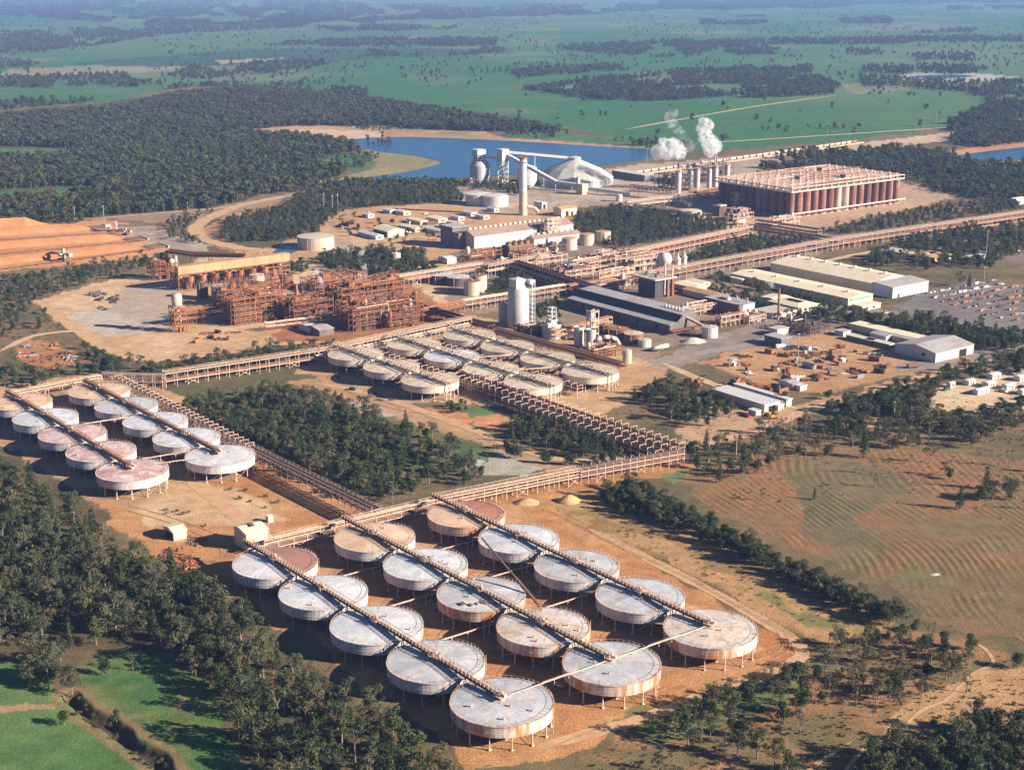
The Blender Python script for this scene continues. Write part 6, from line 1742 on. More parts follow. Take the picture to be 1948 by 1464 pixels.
heap('sand_heap', 'pale dirt mound among the scattered trees at the right', 1660, 806, 13, 6, 2, 'sand_heap', 0.1, 5)
heap('sand_heap', 'small white sand heap in the ploughed field', 1778, 1092, 2.6, 1.6, 0.4, 'concrete', 0.3, 6)
heap('sand_heap', 'grey gravel heap in front of the white door tank', 1318, 650, 10, 7, 3.2, 'concrete', 0.3, 7)
def ridge_pile(label, p, q, w, h, seed):
    rd = random.Random(seed)
    p = PW(*p); q = PW(*q)
    d = q - p; L = d.length
    t_ = MB()
    n = int(L / 10)
    vs, fs = [], []
    for i in range(n + 1):
        e_ = min(1.0, min(i, n - i) / 2.0 + 0.02)
        for y, z in ((-w / 2, -0.05), (-w * 0.3, h * 0.6), (-w * 0.06, h), (w * 0.06, h), (w * 0.3, h * 0.6), (w / 2, -0.05)):
            vs.append((L * i / n, y * (0.5 + 0.5 * e_) + rd.uniform(-0.6, 0.6), z * e_ * rd.uniform(0.92, 1.06) if z > 0 else z))
    for i in range(n):
        for k in range(5):
            fs.append((6 * i + k, 6 * i + 6 + k, 6 * i + 7 + k, 6 * i + 1 + k))
    t_.add(vs, fs)
    t_.f = [tuple(reversed(f)) for f in t_.f]
    o_ = tag(t_.build('ore_stockpile', 'ore_heap', None, False), label, 'stockpile', 'ore stockpiles')
    o_.location = p; o_.rotation_euler = (0, 0, math.atan2(d.y, d.x))
    keep_line(p, q, w * 0.5)
ridge_pile('long orange ore stockpile nearest the trees at the left edge', (-120, 512), (262, 470), 26, 4.5, 1)
ridge_pile('middle long orange ore stockpile at the left edge', (-120, 478), (235, 452), 26, 5, 2)
ridge_pile('rear long orange ore stockpile at the left edge', (-120, 452), (175, 434), 26, 6, 3)
ridge_pile('furthest orange ore stockpile at the left edge', (-120, 436), (90, 426), 22, 8, 4)
for k, (p, q) in enumerate((((-60, 522), (300, 474)), ((-60, 490), (280, 458)), ((-60, 462), (240, 442)))):
    a, c_ = PW(*p), PW(*q)
    t, L = run(f'dark yard conveyor on the ore yard, {["nearest", "middle", "rear"][k]} one', 'yard_conveyor', 'conveyor', a, c_, 'yard conveyors')
    MB().box(L / 2, 0, 1.5, L, 1.6, 0.5).build('belt', 'rust_steel', t)
    for i in range(int(L / 14)):
        MB().box(7 + 14 * i, 0, 0.65, 0.4, 1.8, 1.3).build('stand', 'dark_steel', t)
def stacker(label, px, py, rz, s=1.0):
    t = thing('stacker_machine', label, 'stacker', PW(px, py), rz)
    MB().box(0, 0, 1.6 * s, 12 * s, 7 * s, 1.4 * s).build('base', 'rust_steel', t)
    MB().beam((0, 0, 2 * s), (0, 0, 12 * s), 2.4 * s).build('tower', 'pole_grey', t)
    MB().beam((-2 * s, 0, 7 * s), (24 * s, 0, 5 * s), 2.2 * s, 1.6 * s).build('boom', 'dark_steel', t)
    MB().beam((0, 0, 12 * s), (22 * s, 0, 6 * s), 0.4 * s).build('stay', 'dark_steel', t)
    MB().box(-9 * s, 0, 7 * s, 6 * s, 4 * s, 3.5 * s).build('counterweight', 'concrete', t)
    MB().box(1 * s, 3 * s, 6 * s, 4 * s, 3 * s, 3 * s).build('cab', 'white_paint', t)
    for x in (-4, 4):
        for y in (-3, 3):
            MB().box(x * s, y * s, 0.5 * s, 3 * s, 0.8 * s, 1.0 * s).build('bogie', 'dark_steel', t)
    p = PW(px, py); keep(p.x, p.y, 14)
stacker('grey stacker machine on the near ore stockpiles', 122, 496, R(140), 0.95)
stacker('grey reclaimer machine at the back right of the ore yard', 222, 440, R(20), 0.9)
stacker('second grey machine beside the ore yard reclaimer', 240, 447, R(150), 0.6)
for k, (px, py) in enumerate(((188, 434), (258, 456), (296, 470))):
    t = thing('feed_frame', f'dark slatted feed bay at the ore yard, {["rear", "middle", "near"][k]} one', 'feed bay', PW(px, py), TH, 'feed bays')
    for i in range(5):
        MB().box(-8 + 4 * i, 0, 1.0, 0.7, 16, 1.6).build('wall_strip', 'dark_steel', t)
    MB().box(0, 8.5, 1.2, 22, 0.8, 2.2).build('back_wall', 'cream_wall', t)
# train behind the calciners
a, c_ = PW(1178, 337), PW(1640, 271)
d = (c_ - a); L = d.length; ang = math.atan2(d.y, d.x); d = d.normalized()
t = tag(MB().box(L / 2, 0, 0.6, L, 9, 1.2).build('rail_embankment', 'pale_track'), 'pale railway bank behind the calciners', 'railway')
t.location = a; t.rotation_euler = (0, 0, ang); t['kind'] = 'structure'; del t['category']
keep_line(a, c_, 9)
nw = int(L / 15.5)
for i in range(nw):
    p = a + d * (8 + 15.5 * i)
    t = thing('rail_wagon', f'pale hopper wagon, number {i + 1} from the left in the train behind the calciners' if i < nw - 1 else 'orange locomotive-end wagon at the right end of the train', 'wagon', (p.x, p.y, 1.2), ang, 'train wagons')
    MB().add([(-6.6, -1.5, 3.8), (6.6, -1.5, 3.8), (6.6, 1.5, 3.8), (-6.6, 1.5, 3.8), (-5.2, -1.2, 1.0), (5.2, -1.2, 1.0), (5.2, 1.2, 1.0), (-5.2, 1.2, 1.0)], [(0, 1, 2, 3), (7, 6, 5, 4), (0, 4, 5, 1), (1, 5, 6, 2), (2, 6, 7, 3), (3, 7, 4, 0)]).build('hopper', 'tank_cream' if i < nw - 1 else 'orange_steel', t)
    for x in (-5, 5): MB().box(x, 0, 0.5, 2.6, 2.0, 1.0).build('bogie', 'dark_steel', t)
# cars
def car_meshes():
    mb = MB().box(0, 0, 0.62, 4.3, 1.7, 0.62)
    body = mb.mesh('body', 'object_paint')
    cab = MB().add([(-1.5, -0.8, 0.93), (1.1, -0.8, 0.93), (1.1, 0.8, 0.93), (-1.5, 0.8, 0.93), (-1.1, -0.68, 1.45), (0.5, -0.68, 1.45), (0.5, 0.68, 1.45), (-1.1, 0.68, 1.45)], [(4, 5, 6, 7), (0, 1, 5, 4), (1, 2, 6, 5), (2, 3, 7, 6), (3, 0, 4, 7)]).mesh('cabin', 'glass_dark')
    rf = MB().box(-0.3, 0, 1.48, 1.6, 1.36, 0.08).mesh('roof', 'object_paint')
    wh = MB().cyl((0, -0.12, 0), (0, 0.12, 0), 0.32, 10).mesh('wheel', 'black_gap')
    return body, cab, rf, wh
CB = car_meshes()
CC = [((0.78, 0.77, 0.74), 'white'), ((0.35, 0.05, 0.04), 'red'), ((0.06, 0.12, 0.3), 'blue'), ((0.5, 0.5, 0.52), 'silver'), ((0.62, 0.5, 0.3), 'beige'), ((0.04, 0.04, 0.045), 'black'), ((0.55, 0.4, 0.08), 'yellow'), ((0.05, 0.2, 0.1), 'green')]
def car(p, rz, col, label, group, s=1.0):
    t = thing('parked_car', label, 'car', (p[0], p[1], 0), rz, group)
    t.scale = (s, s, s)
    o_ = inst('body', CB[0], t); o_.color = (*col, 1)
    inst('cabin', CB[1], t)
    o_ = inst('roof', CB[2], t); o_.color = (*col, 1)
    for x in (-1.35, 1.35):
        for y in (-0.8, 0.8):
            inst('wheel', CB[3], t, (x, y, 0.32))
rdc = random.Random(5)
i = 0
for row, (p, q) in enumerate((((1800, 470), (1868, 463)), ((1805, 476), (1880, 468)), ((1812, 483), (1890, 475)), ((1885, 470), (1935, 466)), ((1895, 482), (1940, 477)))):
    a, c_ = PW(*p), PW(*q)
    n = int((c_ - a).length / 4.2)
    for k in range(n):
        if rdc.random() < 0.25: continue
        pp = a + (c_ - a) * (k / n)
        cc, nm = rdc.choice(CC)
        car(pp, TH + rdc.uniform(-0.05, 0.05), cc, f'{nm} car parked in the tree-edged car park below the long rack', 'cars in the car park', 1.1)
for k, (px, py, ci, tx) in enumerate(((1800, 742, 7, 'green car in front of the far left cabin of the caravan yard'), (1908, 745, 0, 'white car between the cabins of the caravan yard'), (1938, 760, 2, 'blue car at the front right of the caravan yard'), (1944, 738, 2, 'dark blue car beside the right-hand cabins'), (1862, 712, 1, 'red car on the road above the caravan yard'), (1880, 708, 6, 'yellow car on the road above the caravan yard'), (700, 405, 0, 'white car in the dusty yard by the back left hut'), (656, 410, 2, 'blue truck-sized car at the left of the dusty yard'), (810, 407, 0, 'white car at the back of the dusty yard'), (1420, 792, 1, 'red car beside the bright depot'), (1660, 600, 6, 'yellow car at the end of the long low store'), (1685, 596, 4, 'beige car at the end of the long low store'))):
    car(PW(px, py), TH + rdc.choice((0, 1.57)), CC[ci][0], tx, 'cars standing about', 1.25)
# junk yard, laydown yard and scrap by the mill
def junk_mesh(kind, seed):
    rd = random.Random(seed)
    mb = MB()
    if kind == 'pipe_stack':
        for i in range(4):
            for j in range(3 - i % 2 if i < 3 else 1):
                mb.cyl((-4, -1.0 + j * 0.8 + 0.4 * (i % 2), 0.4 + i * 0.66), (4, -1.0 + j * 0.8 + 0.4 * (i % 2), 0.4 + i * 0.66), 0.38, 8)
    elif kind == 'steel_bundle':
        for i in range(6):
            a = rd.uniform(-0.3, 0.3)
            mb.box(rd.uniform(-1, 1), -1.5 + i * 0.6, 0.25 + 0.2 * (i % 3), rd.uniform(4, 8), 0.4, 0.4, a)
    elif kind == 'cable_reel':
        mb.cyl((0, -0.9, 1.4), (0, -0.7, 1.4), 1.4, 14); mb.cyl((0, 0.7, 1.4), (0, 0.9, 1.4), 1.4, 14); mb.cyl((0, -0.7, 1.4), (0, 0.7, 1.4), 0.7, 12)
    elif kind == 'crate':
        mb.box(0, 0, 0.9, 3.2, 2.2, 1.6).box(0, 0, 0.08, 3.4, 2.4, 0.16).box(0, 0, 1.78, 3.3, 2.3, 0.12)
    elif kind == 'container':
        mb.box(0, 0, 1.3, 6.0, 2.4, 2.5)
        for i in range(9): mb.box(-2.8 + 0.7 * i, 0, 1.3, 0.12, 2.52, 2.3)
    elif kind == 'scrap_pile':
        for i in range(14):
            mb.box(rd.gauss(0, 2), rd.gauss(0, 1.3), rd.uniform(0.2, 0.9), rd.uniform(0.8, 3.4), rd.uniform(0.3, 0.9), rd.uniform(0.2, 0.8), rd.uniform(0, 3))
    elif kind == 'old_vessel':
        mb.cyl((-3, 0, 1.3), (3, 0, 1.3), 1.25, 14); mb.box(-1.8, 0, 0.3, 0.5, 2.2, 0.6); mb.box(1.8, 0, 0.3, 0.5, 2.2, 0.6)
    elif kind == 'loader':
        mb.box(0, 0, 1.5, 3.6, 2.0, 1.4).box(-0.4, 0, 2.7, 1.5, 1.6, 1.2).box(2.9, 0, 0.9, 0.8, 2.6, 1.2).beam((1.2, 0, 1.6), (2.8, 0, 1.0), 0.5)
        for x in (-1.3, 1.4):
            for y in (-1.1, 1.1): mb.cyl((x, y - 0.3, 0.75), (x, y + 0.3, 0.75), 0.75, 12)
    return mb
JK = {}
def junk(kind, p, rz, col, label, group, s=1.0, v=0):
    label = ('large ' if s > 1.08 else 'small ' if s < 0.72 else '') + label
    key = (kind, v)
    if key not in JK: JK[key] = junk_mesh(kind, 100 + v * 7).mesh(kind, 'object_paint')
    o_ = tag(inst(kind, JK[key], None, (p[0], p[1], 0.0), rz), label, kind.replace('_', ' '), group)
    o_.scale = (s, s, s); o_.color = (*col, 1)
JC = {'rusty': (0.22, 0.10, 0.06), 'orange': (0.38, 0.15, 0.065), 'dark': (0.06, 0.055, 0.055), 'white': (0.74, 0.72, 0.68), 'grey': (0.36, 0.34, 0.33), 'yellow': (0.55, 0.36, 0.05), 'brown': (0.20, 0.12, 0.08)}
rdj = random.Random(12)
kinds = ['pipe_stack', 'steel_bundle', 'cable_reel', 'crate', 'container', 'scrap_pile', 'old_vessel', 'steel_bundle', 'scrap_pile']
yard = wpoly([(1350, 690), (1480, 660), (1600, 645), (1690, 680), (1740, 700), (1560, 738), (1470, 730), (1390, 705)])
bx = [min(q[0] for q in yard), max(q[0] for q in yard), min(q[1] for q in yard), max(q[1] for q in yard)]
cnt = 0; seen = {}
SPOTS = ['beside the pale hut row', 'in the open middle', 'towards the depot side', 'near the gabled workshop', 'along the back fence']
while cnt < 84:
    x = rdj.uniform(bx[0], bx[1]); y = rdj.uniform(bx[2], bx[3])
    if not inpoly(np.array([x]), np.array([y]), yard)[0]: continue
    kd = rdj.choice(kinds); cn = rdj.choice(['rusty', 'rusty', 'orange', 'dark', 'white', 'grey', 'brown'])
    px_, py_ = pix(x, y)
    sp = 4 if py_ < 672 else 3 if px_ > 1660 else 0 if px_ > 1600 else 2 if px_ < 1450 else 1
    junk(kd, (x, y), rdj.uniform(0, 3.1), JC[cn], f'{cn} {kd.replace("_", " ")} lying on the orange junk yard {SPOTS[sp]}', f'{kd.replace("_", " ")}s in the junk yard', rdj.uniform(0.8, 1.3), rdj.randint(0, 2))
    cnt += 1
# laydown yard: straight rows of stacked material on grey ground
for r_ in range(9):
    s0 = PW(1748 + r_ * 22, 562 + r_ * 6.2 if r_ > 0 else 562)
    n = 26
    for k in range(n):
        p = s0 + VX * (k * 4.0 + rdj.uniform(-1, 1)) + UX * rdj.uniform(-0.8, 0.8)
        q = pix(p.x, p.y)
        if q[0] > 1975 or rdj.random() < 0.22: continue
        kd = rdj.choice(['pipe_stack', 'steel_bundle', 'crate', 'crate', 'scrap_pile']); cn = rdj.choice(['rusty', 'rusty', 'brown', 'brown', 'orange', 'dark', 'grey'])
        if r_ < 2: cn = rdj.choice(['grey', 'white', 'brown'])
        junk(kd, (p.x, p.y), TH + math.pi / 2 + rdj.uniform(-0.1, 0.1), JC[cn], f'{cn} {kd.replace("_", " ")} in the {ORD[r_]} row of the grey laydown yard', 'rows of the laydown yard', rdj.uniform(0.55, 0.8), rdj.randint(0, 2))
        keep(p.x, p.y, 4)
def scatter_junk(n, poly, where, group, kds, cols, seed, s=(0.7, 1.2)):
    rd = random.Random(seed)
    w = wpoly(poly)
    x0, x1 = min(q[0] for q in w), max(q[0] for q in w); y0, y1 = min(q[1] for q in w), max(q[1] for q in w)
    c = 0
    while c < n:
        x = rd.uniform(x0, x1); y = rd.uniform(y0, y1)
        if not inpoly(np.array([x]), np.array([y]), w)[0]: continue
        kd = rd.choice(kds); cn = rd.choice(cols)
        junk(kd, (x, y), rd.uniform(0, 3.1), JC[cn], f'{cn} {kd.replace("_", " ")} {where}', group, rd.uniform(*s), rd.randint(0, 2))
        c += 1
scatter_junk(26, [(30, 660), (100, 652), (160, 690), (90, 700), (40, 688)], 'on the red dump patch left of the mill', 'scrap on the red dump patch', ['scrap_pile', 'steel_bundle'], ['rusty', 'orange', 'grey', 'brown'], 1)
scatter_junk(14, [(380, 632), (450, 632), (430, 652), (370, 655)], 'on the pale ground in front of the five-floor lattice', 'scrap in front of the mill', ['scrap_pile', 'steel_bundle', 'pipe_stack'], ['rusty', 'brown', 'orange'], 2)
scatter_junk(14, [(180, 560), (240, 555), (250, 590), (190, 590)], 'in the pale yard left of the mill', 'scrap in the pale mill yard', ['scrap_pile', 'steel_bundle', 'pipe_stack', 'crate'], ['rusty', 'brown', 'dark'], 3)
scatter_junk(22, [(300, 1048), (345, 1040), (380, 1060), (370, 1085), (320, 1070)], 'in the rusty dump beside the left wood', 'scrap beside the left wood', ['scrap_pile', 'steel_bundle'], ['rusty', 'orange', 'brown'], 4, (0.5, 0.9))
scatter_junk(9, [(350, 1020), (390, 1018), (400, 1030), (360, 1040)], 'beside the small open cream shed', 'scrap beside the cream shed', ['steel_bundle', 'scrap_pile'], ['brown', 'rusty'], 5, (0.5, 0.8))
scatter_junk(10, [(1290, 728), (1340, 722), (1345, 740), (1300, 742)], 'on the orange patch left of the depot', 'scrap left of the depot', ['scrap_pile', 'loader', 'crate'], ['orange', 'orange', 'rusty'], 6, (0.8, 1.2))
scatter_junk(16, [(1795, 700), (1868, 682), (1870, 690), (1800, 708)], 'lined up in front of the gabled workshop', 'things in front of the workshop', ['loader', 'crate', 'cable_reel'], ['yellow', 'yellow', 'rusty', 'orange'], 7, (0.6, 0.9))
scatter_junk(14, [(1465, 775), (1490, 778), (1480, 795), (1440, 800)], 'beside the bright white depot', 'things beside the depot', ['crate', 'scrap_pile', 'cable_reel'], ['brown', 'rusty', 'yellow'], 8, (0.5, 0.9))
scatter_junk(26, [(640, 430), (720, 418), (880, 430), (860, 455), (760, 440), (660, 450)], 'in the dusty yard left of the powerhouse', 'things in the dusty yard', ['crate', 'container', 'scrap_pile', 'steel_bundle', 'pipe_stack'], ['rusty', 'white', 'brown', 'grey', 'dark'], 9, (0.9, 1.5))
scatter_junk(10, [(655, 740), (700, 742), (760, 765), (700, 760)], 'on the dirt left of the front cream tank', 'scrap near the cream tanks', ['scrap_pile', 'crate', 'steel_bundle'], ['brown', 'rusty', 'dark'], 10, (0.6, 1.0))
scatter_junk(18, [(1320, 712), (1420, 725), (1500, 745), (1540, 748), (1500, 755), (1400, 738)], 'along the lower edge of the junk yard', 'scrap along the yard edge', ['pipe_stack', 'steel_bundle', 'scrap_pile'], ['orange', 'rusty'], 11, (0.7, 1.1))
# crane boom between the near rows
a = PW(940, 1062, 0)
base = CEN[(1, 3)].to_3d() + VX * 15 - UX * 13
tip = Vector((*P3(916, 1022, 24),))
t = thing('crane', 'crane with a long dark boom leaning over the tanks between the near rows', 'crane', base, TH)
MB().box(0, 0, 1.5, 6, 2.6, 1.4).build('carrier', 'orange_clad', t)
MB().box(-1.2, 0, 2.9, 2.6, 2.4, 1.6).build('cab', 'tank_cream', t)
for x in (-2.2, -0.6, 2.0):
    for y in (-1.3, 1.3): MB().cyl((x, y - 0.2, 0.55), (x, y + 0.2, 0.55), 0.55, 12).build('wheel', 'black_gap', t)
lt = Matrix.Rotation(-TH, 3, 'Z') @ (tip - base)
MB().beam((0, 0, 3.2), tuple(lt * 0.5 + Vector((0, 0, 1.6))), 0.9).build('boom', 'dark_steel', t)
MB().beam(tuple(lt * 0.48 + Vector((0, 0, 1.66))), tuple(lt), 0.6).build('boom_extension', 'dark_steel', t)
t = thing('small_truck', 'small yellow truck on the dirt by the frontmost tanks', 'truck', PW(1062, 1306), TH + 0.4)
MB().box(0, 0, 1.1, 3.2, 1.7, 0.7).build('tray', 'cream_pipe', t)
MB().box(1.9, 0, 1.3, 1.2, 1.6, 1.3).build('cab', 'orange_clad', t)
for x in (-1, 1.6):
    for y in (-0.75, 0.75): MB().cyl((x, y - 0.12, 0.4), (x, y + 0.12, 0.4), 0.4, 10).build('wheel', 'black_gap', t)
# power poles and light masts
def pole(px, py, h, label, arms=1):
    p = PW(px, py)
    t = thing('power_pole', label, 'pole', (p.x, p.y, 0), TH, 'poles and light masts')
    MB().lathe([(0.3, 0), (0.2, h), (0.01, h + 0.05)], 8).build('post', 'pole_grey', t)
    for k in range(arms):
        MB().box(0, 0, h - 0.6 - 1.2 * k, 0.2, 2.6, 0.2).build('crossarm', 'pole_grey', t)
for k, (px, py, h, tx) in enumerate(((1517, 700, 24, 'tall light mast in the junk yard'), (1875, 492, 26, 'tall light mast by the tree-edged car park'), (1870, 552, 20, 'light mast among trees at the right edge'), (1850, 573, 18, 'light mast at the corner of the laydown yard'), (1348, 878, 12, 'power pole near the portal corner, left one'), (1400, 872, 14, 'power pole near the portal corner, middle one'), (1505, 828, 14, 'power pole at the edge of the ploughed field'), (1230, 320, 26, 'tall mast at the end of the reservoir'), (1574, 258, 22, 'mast beside the paddock track'), (1780, 240, 22, 'mast in the green paddock corner'), (616, 402, 20, 'power pole at the plantation edge, left one'), (633, 405, 20, 'power pole at the plantation edge, middle one'), (643, 403, 20, 'power pole at the plantation edge, right one'), (198, 420, 16, 'pole at the back of the ore yard, left one'), (143, 422, 16, 'pole at the back of the ore yard, middle one'), (358, 412, 16, 'pole beside the orange road'), (1700, 800, 12, 'pole among the scattered trees right of the dirt mound'), (530, 360, 14, 'pole at the edge of the big wood'))):
    pole(px, py, h, tx, 2 if 'power' in tx else 1)
# fences along the yard and the dry strip
def fence(label, pts, h=1.6, step=5):
    P = [PW(*q) for q in pts]
    t = thing('wire_fence', label, 'fence', P[0], 0.0)
    o = P[0]
    pm_ = shared('fpost', lambda: MB().box(0, 0, 0.9, 0.16, 0.16, 1.8).mesh('post', 'wood_brown'))
    for a, c_ in zip(P[:-1], P[1:]):
        n = int((c_ - a).length / step)
        for i in range(n): inst('post', pm_, t, tuple(a - o + (c_ - a) * (i / n)))
        MB().beam(a - o + Vector((0, 0, h)), c_ - o + Vector((0, 0, h)), 0.1).build('wire', 'wood_brown', t)
        MB().beam(a - o + Vector((0, 0, h * 0.5)), c_ - o + Vector((0, 0, h * 0.5)), 0.08).build('wire', 'wood_brown', t)
fence('dark wire fence along the dry strip right of the near tanks', [(1060, 975), (1200, 1045), (1330, 1105), (1480, 1190), (1530, 1212)])
fence('wire fence along the near edge of the junk yard', [(1355, 708), (1470, 745), (1560, 752), (1740, 712)])

# ================================================================== TREES
def leaf_mat(name, cols, trans=0.25):
    m, nt, b = newmat(name)
    oi = nd(nt, 'ShaderNodeObjectInfo')
    geo = nd(nt, 'ShaderNodeNewGeometry')
    n = len(cols)
    c = ramp(nt, oi.outputs['Random'], [(i / (n - 1), q) for i, q in enumerate(cols)])
    f = noise(nt, geo.outputs['Position'], 0.45, 3, 0.6)
    c = mixc(nt, 1.0, c, ramp(nt, f, [(0.3, 0.62), (0.7, 1.35)]), 'MULTIPLY')
    nt.nodes.remove(b)
    d = nd(nt, 'ShaderNodeBsdfDiffuse'); t = nd(nt, 'ShaderNodeBsdfTranslucent'); mx = nd(nt, 'ShaderNodeMixShader')
    nt.links.new(c, d.inputs[0])
    nt.links.new(mixc(nt, 1.0, c, (1.0, 1.1, 0.6), 'MULTIPLY'), t.inputs[0])
    mx.inputs[0].default_value = trans
    nt.links.new(d.outputs[0], mx.inputs[1]); nt.links.new(t.outputs[0], mx.inputs[2])
    nt.links.new(mx.outputs[0], nt.nodes['Material Output'].inputs['Surface'])
leaf_mat('leaf_gum', [(0.046, 0.066, 0.030), (0.075, 0.090, 0.044), (0.115, 0.118, 0.064), (0.15, 0.132, 0.078), (0.058, 0.084, 0.036), (0.09, 0.106, 0.07)])
leaf_mat('leaf_dark', [(0.032, 0.052, 0.024), (0.055, 0.074, 0.032), (0.085, 0.098, 0.046), (0.045, 0.07, 0.026)])
leaf_mat('leaf_far', [(0.052, 0.066, 0.032), (0.085, 0.094, 0.042), (0.125, 0.12, 0.056)])
leaf_mat('leaf_shrub', [(0.08, 0.088, 0.036), (0.115, 0.11, 0.048), (0.065, 0.085, 0.03), (0.15, 0.12, 0.06)])
def leaves(centres, radii, per, leaf, rd, squash=1.0, up=0.25):
    V = []
    for (cx, cy, cz), r in zip(centres, radii):
        n = max(6, int(per * (r / 1.6) ** 2))
        d = rd.normal(size=(n, 3)); d[:, 2] += up
        d /= np.linalg.norm(d, axis=1, keepdims=True)
        pos = np.array([cx, cy, cz]) + d * (r * rd.uniform(0.72, 1.08, (n, 1))) * np.array([1, 1, squash])
        nrm = d + rd.normal(scale=0.55, size=(n, 3))
        nrm /= np.linalg.norm(nrm, axis=1, keepdims=True)
        t = np.cross(nrm, rd.normal(size=(n, 3))); t /= np.linalg.norm(t, axis=1, keepdims=True)
        s = np.cross(nrm, t)
        a = leaf * rd.uniform(0.55, 1.25, (n, 1)); b_ = a * rd.uniform(0.5, 0.9, (n, 1))
        V.append(np.stack([pos - t * a - s * b_ * 0.4, pos + t * a * 0.2 - s * b_, pos + t * a + s * b_ * 0.3, pos - t * a * 0.3 + s * b_], 1))
    V = np.concatenate(V)
    return V.reshape(-1, 3)
def mesh_quads(name, V, mat, extra=None):
    """quads V plus an optional MB (trunk) as second material"""
    n = len(V) // 4
    vs = [tuple(p) for p in V]
    fs = [(4 * i, 4 * i + 1, 4 * i + 2, 4 * i + 3) for i in range(n)]
    mi = [0] * n
    if extra is not None:
        o = len(vs)
        vs += extra.v
        fs += [tuple(i + o for i in f) for f in extra.f]
        mi += [1] * len(extra.f)
    me = bpy.data.meshes.new(name)
    me.from_pydata(vs, [], fs)
    me.materials.append(MATS[mat])
    if extra is not None:
        me.materials.append(MATS['bark'])
        me.polygons.foreach_set('material_index', mi)
    me.update()
    return me
def tree_parts(kind, seed):
    rd = np.random.default_rng(seed)
    tr = MB()
    if kind == 'gum':
        H = 13.0
        nl = rd.integers(12, 20)
        cs, rs = [], []
        for i in range(nl):
            a = rd.uniform(0, 6.28); f = rd.uniform(0, 1) ** 0.6
            z = rd.uniform(4.6, 11.8)
            rr = 3.9 * f * (1.15 - 0.5 * abs(z - 8) / 4)
            cs.append((rr * math.cos(a), rr * math.sin(a), z)); rs.append(rd.uniform(0.8, 1.75))
        cs.append((0, 0, 11.6)); rs.append(1.2)
        V = leaves(cs, rs, 88, 0.33, rd, 0.8)
        tr.cyl((0, 0, -0.2), (0.2, 0.1, 5.0), 0.34, 7, 0.22); tr.cyl((0.2, 0.1, 5.0), (0.1, -0.2, 9.5), 0.22, 6, 0.08)
        for i in range(0, nl, 2):
            tr.cyl((0.15, 0, 3.2 + 0.35 * i), cs[i], 0.13, 5, 0.05)
        return V, tr, 'leaf_gum'
    if kind == 'cone':
        cs, rs = [], []
        for i in range(15):
            f = i / 14
            z = 2.0 + 10.5 * f
            rr = 1.9 * (1 - f) ** 0.8
            a = i * 2.4
            cs.append((rr * 0.55 * math.cos(a), rr * 0.55 * math.sin(a), z)); rs.append(0.75 + 1.25 * (1 - f))
        V = leaves(cs, rs, 60, 0.36, rd, 1.0)
        tr.cyl((0, 0, -0.2), (0, 0, 11), 0.26, 6, 0.05)
        return V, tr, 'leaf_dark'
    if kind == 'round':
        cs, rs = [], []
        for i in range(11):
            a = rd.uniform(0, 6.28); z = rd.uniform(2.6, 8.2); rr = rd.uniform(0.4, 2.5) * (1.2 - abs(z - 5) / 6)
            cs.append((rr * math.cos(a), rr * math.sin(a), z)); rs.append(rd.uniform(1.3, 2.2))
        V = leaves(cs, rs, 60, 0.40, rd, 0.9)
        tr.cyl((0, 0, -0.2), (0, 0, 6), 0.3, 6, 0.12)
        return V, tr, 'leaf_dark'
    if kind == 'sparse':
        cs, rs = [], []
        for i in range(8):
            a = rd.uniform(0, 6.28); z = rd.uniform(4.5, 10.5); rr = rd.uniform(0.6, 2.8)
            cs.append((rr * math.cos(a), rr * math.sin(a), z)); rs.append(rd.uniform(0.8, 1.5))
        V = leaves(cs, rs, 46, 0.34, rd, 0.8)
        tr.cyl((0, 0, -0.2), (0.3, 0, 6.0), 0.3, 6, 0.16)
        for c_ in cs: tr.cyl((0.1, 0, c_[2] * 0.55), c_, 0.12, 5, 0.04)
        return V, tr, 'leaf_gum'
    if kind == 'shrub':
        cs, rs = [], []
        for i in range(6):
            a = rd.uniform(0, 6.28); rr = rd.uniform(0.2, 1.3)
            cs.append((rr * math.cos(a), rr * math.sin(a), rd.uniform(0.6, 1.7))); rs.append(rd.uniform(0.7, 1.15))
        V = leaves(cs, rs, 70, 0.30, rd, 0.9)
        tr.cyl((0, 0, -0.2), (0, 0, 1.2), 0.14, 5, 0.06)
        return V, tr, 'leaf_shrub'
    if kind == 'far':
        cs, rs = [], []
        for i in range(9):
            a = rd.uniform(0, 6.28); z = rd.uniform(2.6, 9.6); rr = rd.uniform(0.3, 3.9) * (1.15 - abs(z - 6) / 8)
            cs.append((rr * math.cos(a), rr * math.sin(a), z)); rs.append(rd.uniform(1.3, 2.9))
        V = leaves(cs, rs, 17, 0.92, rd, 0.9)
        tr.cyl((0, 0, -0.2), (0, 0, 6), 0.4, 4, 0.2, False)
        return V, tr, 'leaf_far'
PROTO = bpy.data.collections.new('tree_prototypes')
KIND = {}
pk = 0
TREE = {}
for kd, n in (('gum', 9), ('cone', 4), ('round', 5), ('sparse', 5), ('shrub', 3), ('far', 7)):
    KIND[kd] = []
    for i in range(n):
        V, tr, lm = tree_parts(kd, 1000 + 17 * pk)
        # GN picks collection members in name order
        o = bpy.data.objects.new(f'{pk:02d}_{kd}', mesh_quads(f'{kd}_whole', V, lm, tr))
        PROTO.objects.link(o)
        if kd != 'far':
            TREE[pk] = (mesh_quads('crown', V, lm), tr.mesh('trunk', 'bark'))
        KIND[kd].append(pk)
        pk += 1
HGT = {'gum': 13, 'cone': 12.8, 'round': 9.5, 'sparse': 11.5, 'shrub': 2.6, 'far': 12}
EX = np.array(EXCL + ROADS, float)
ex_cell = {}
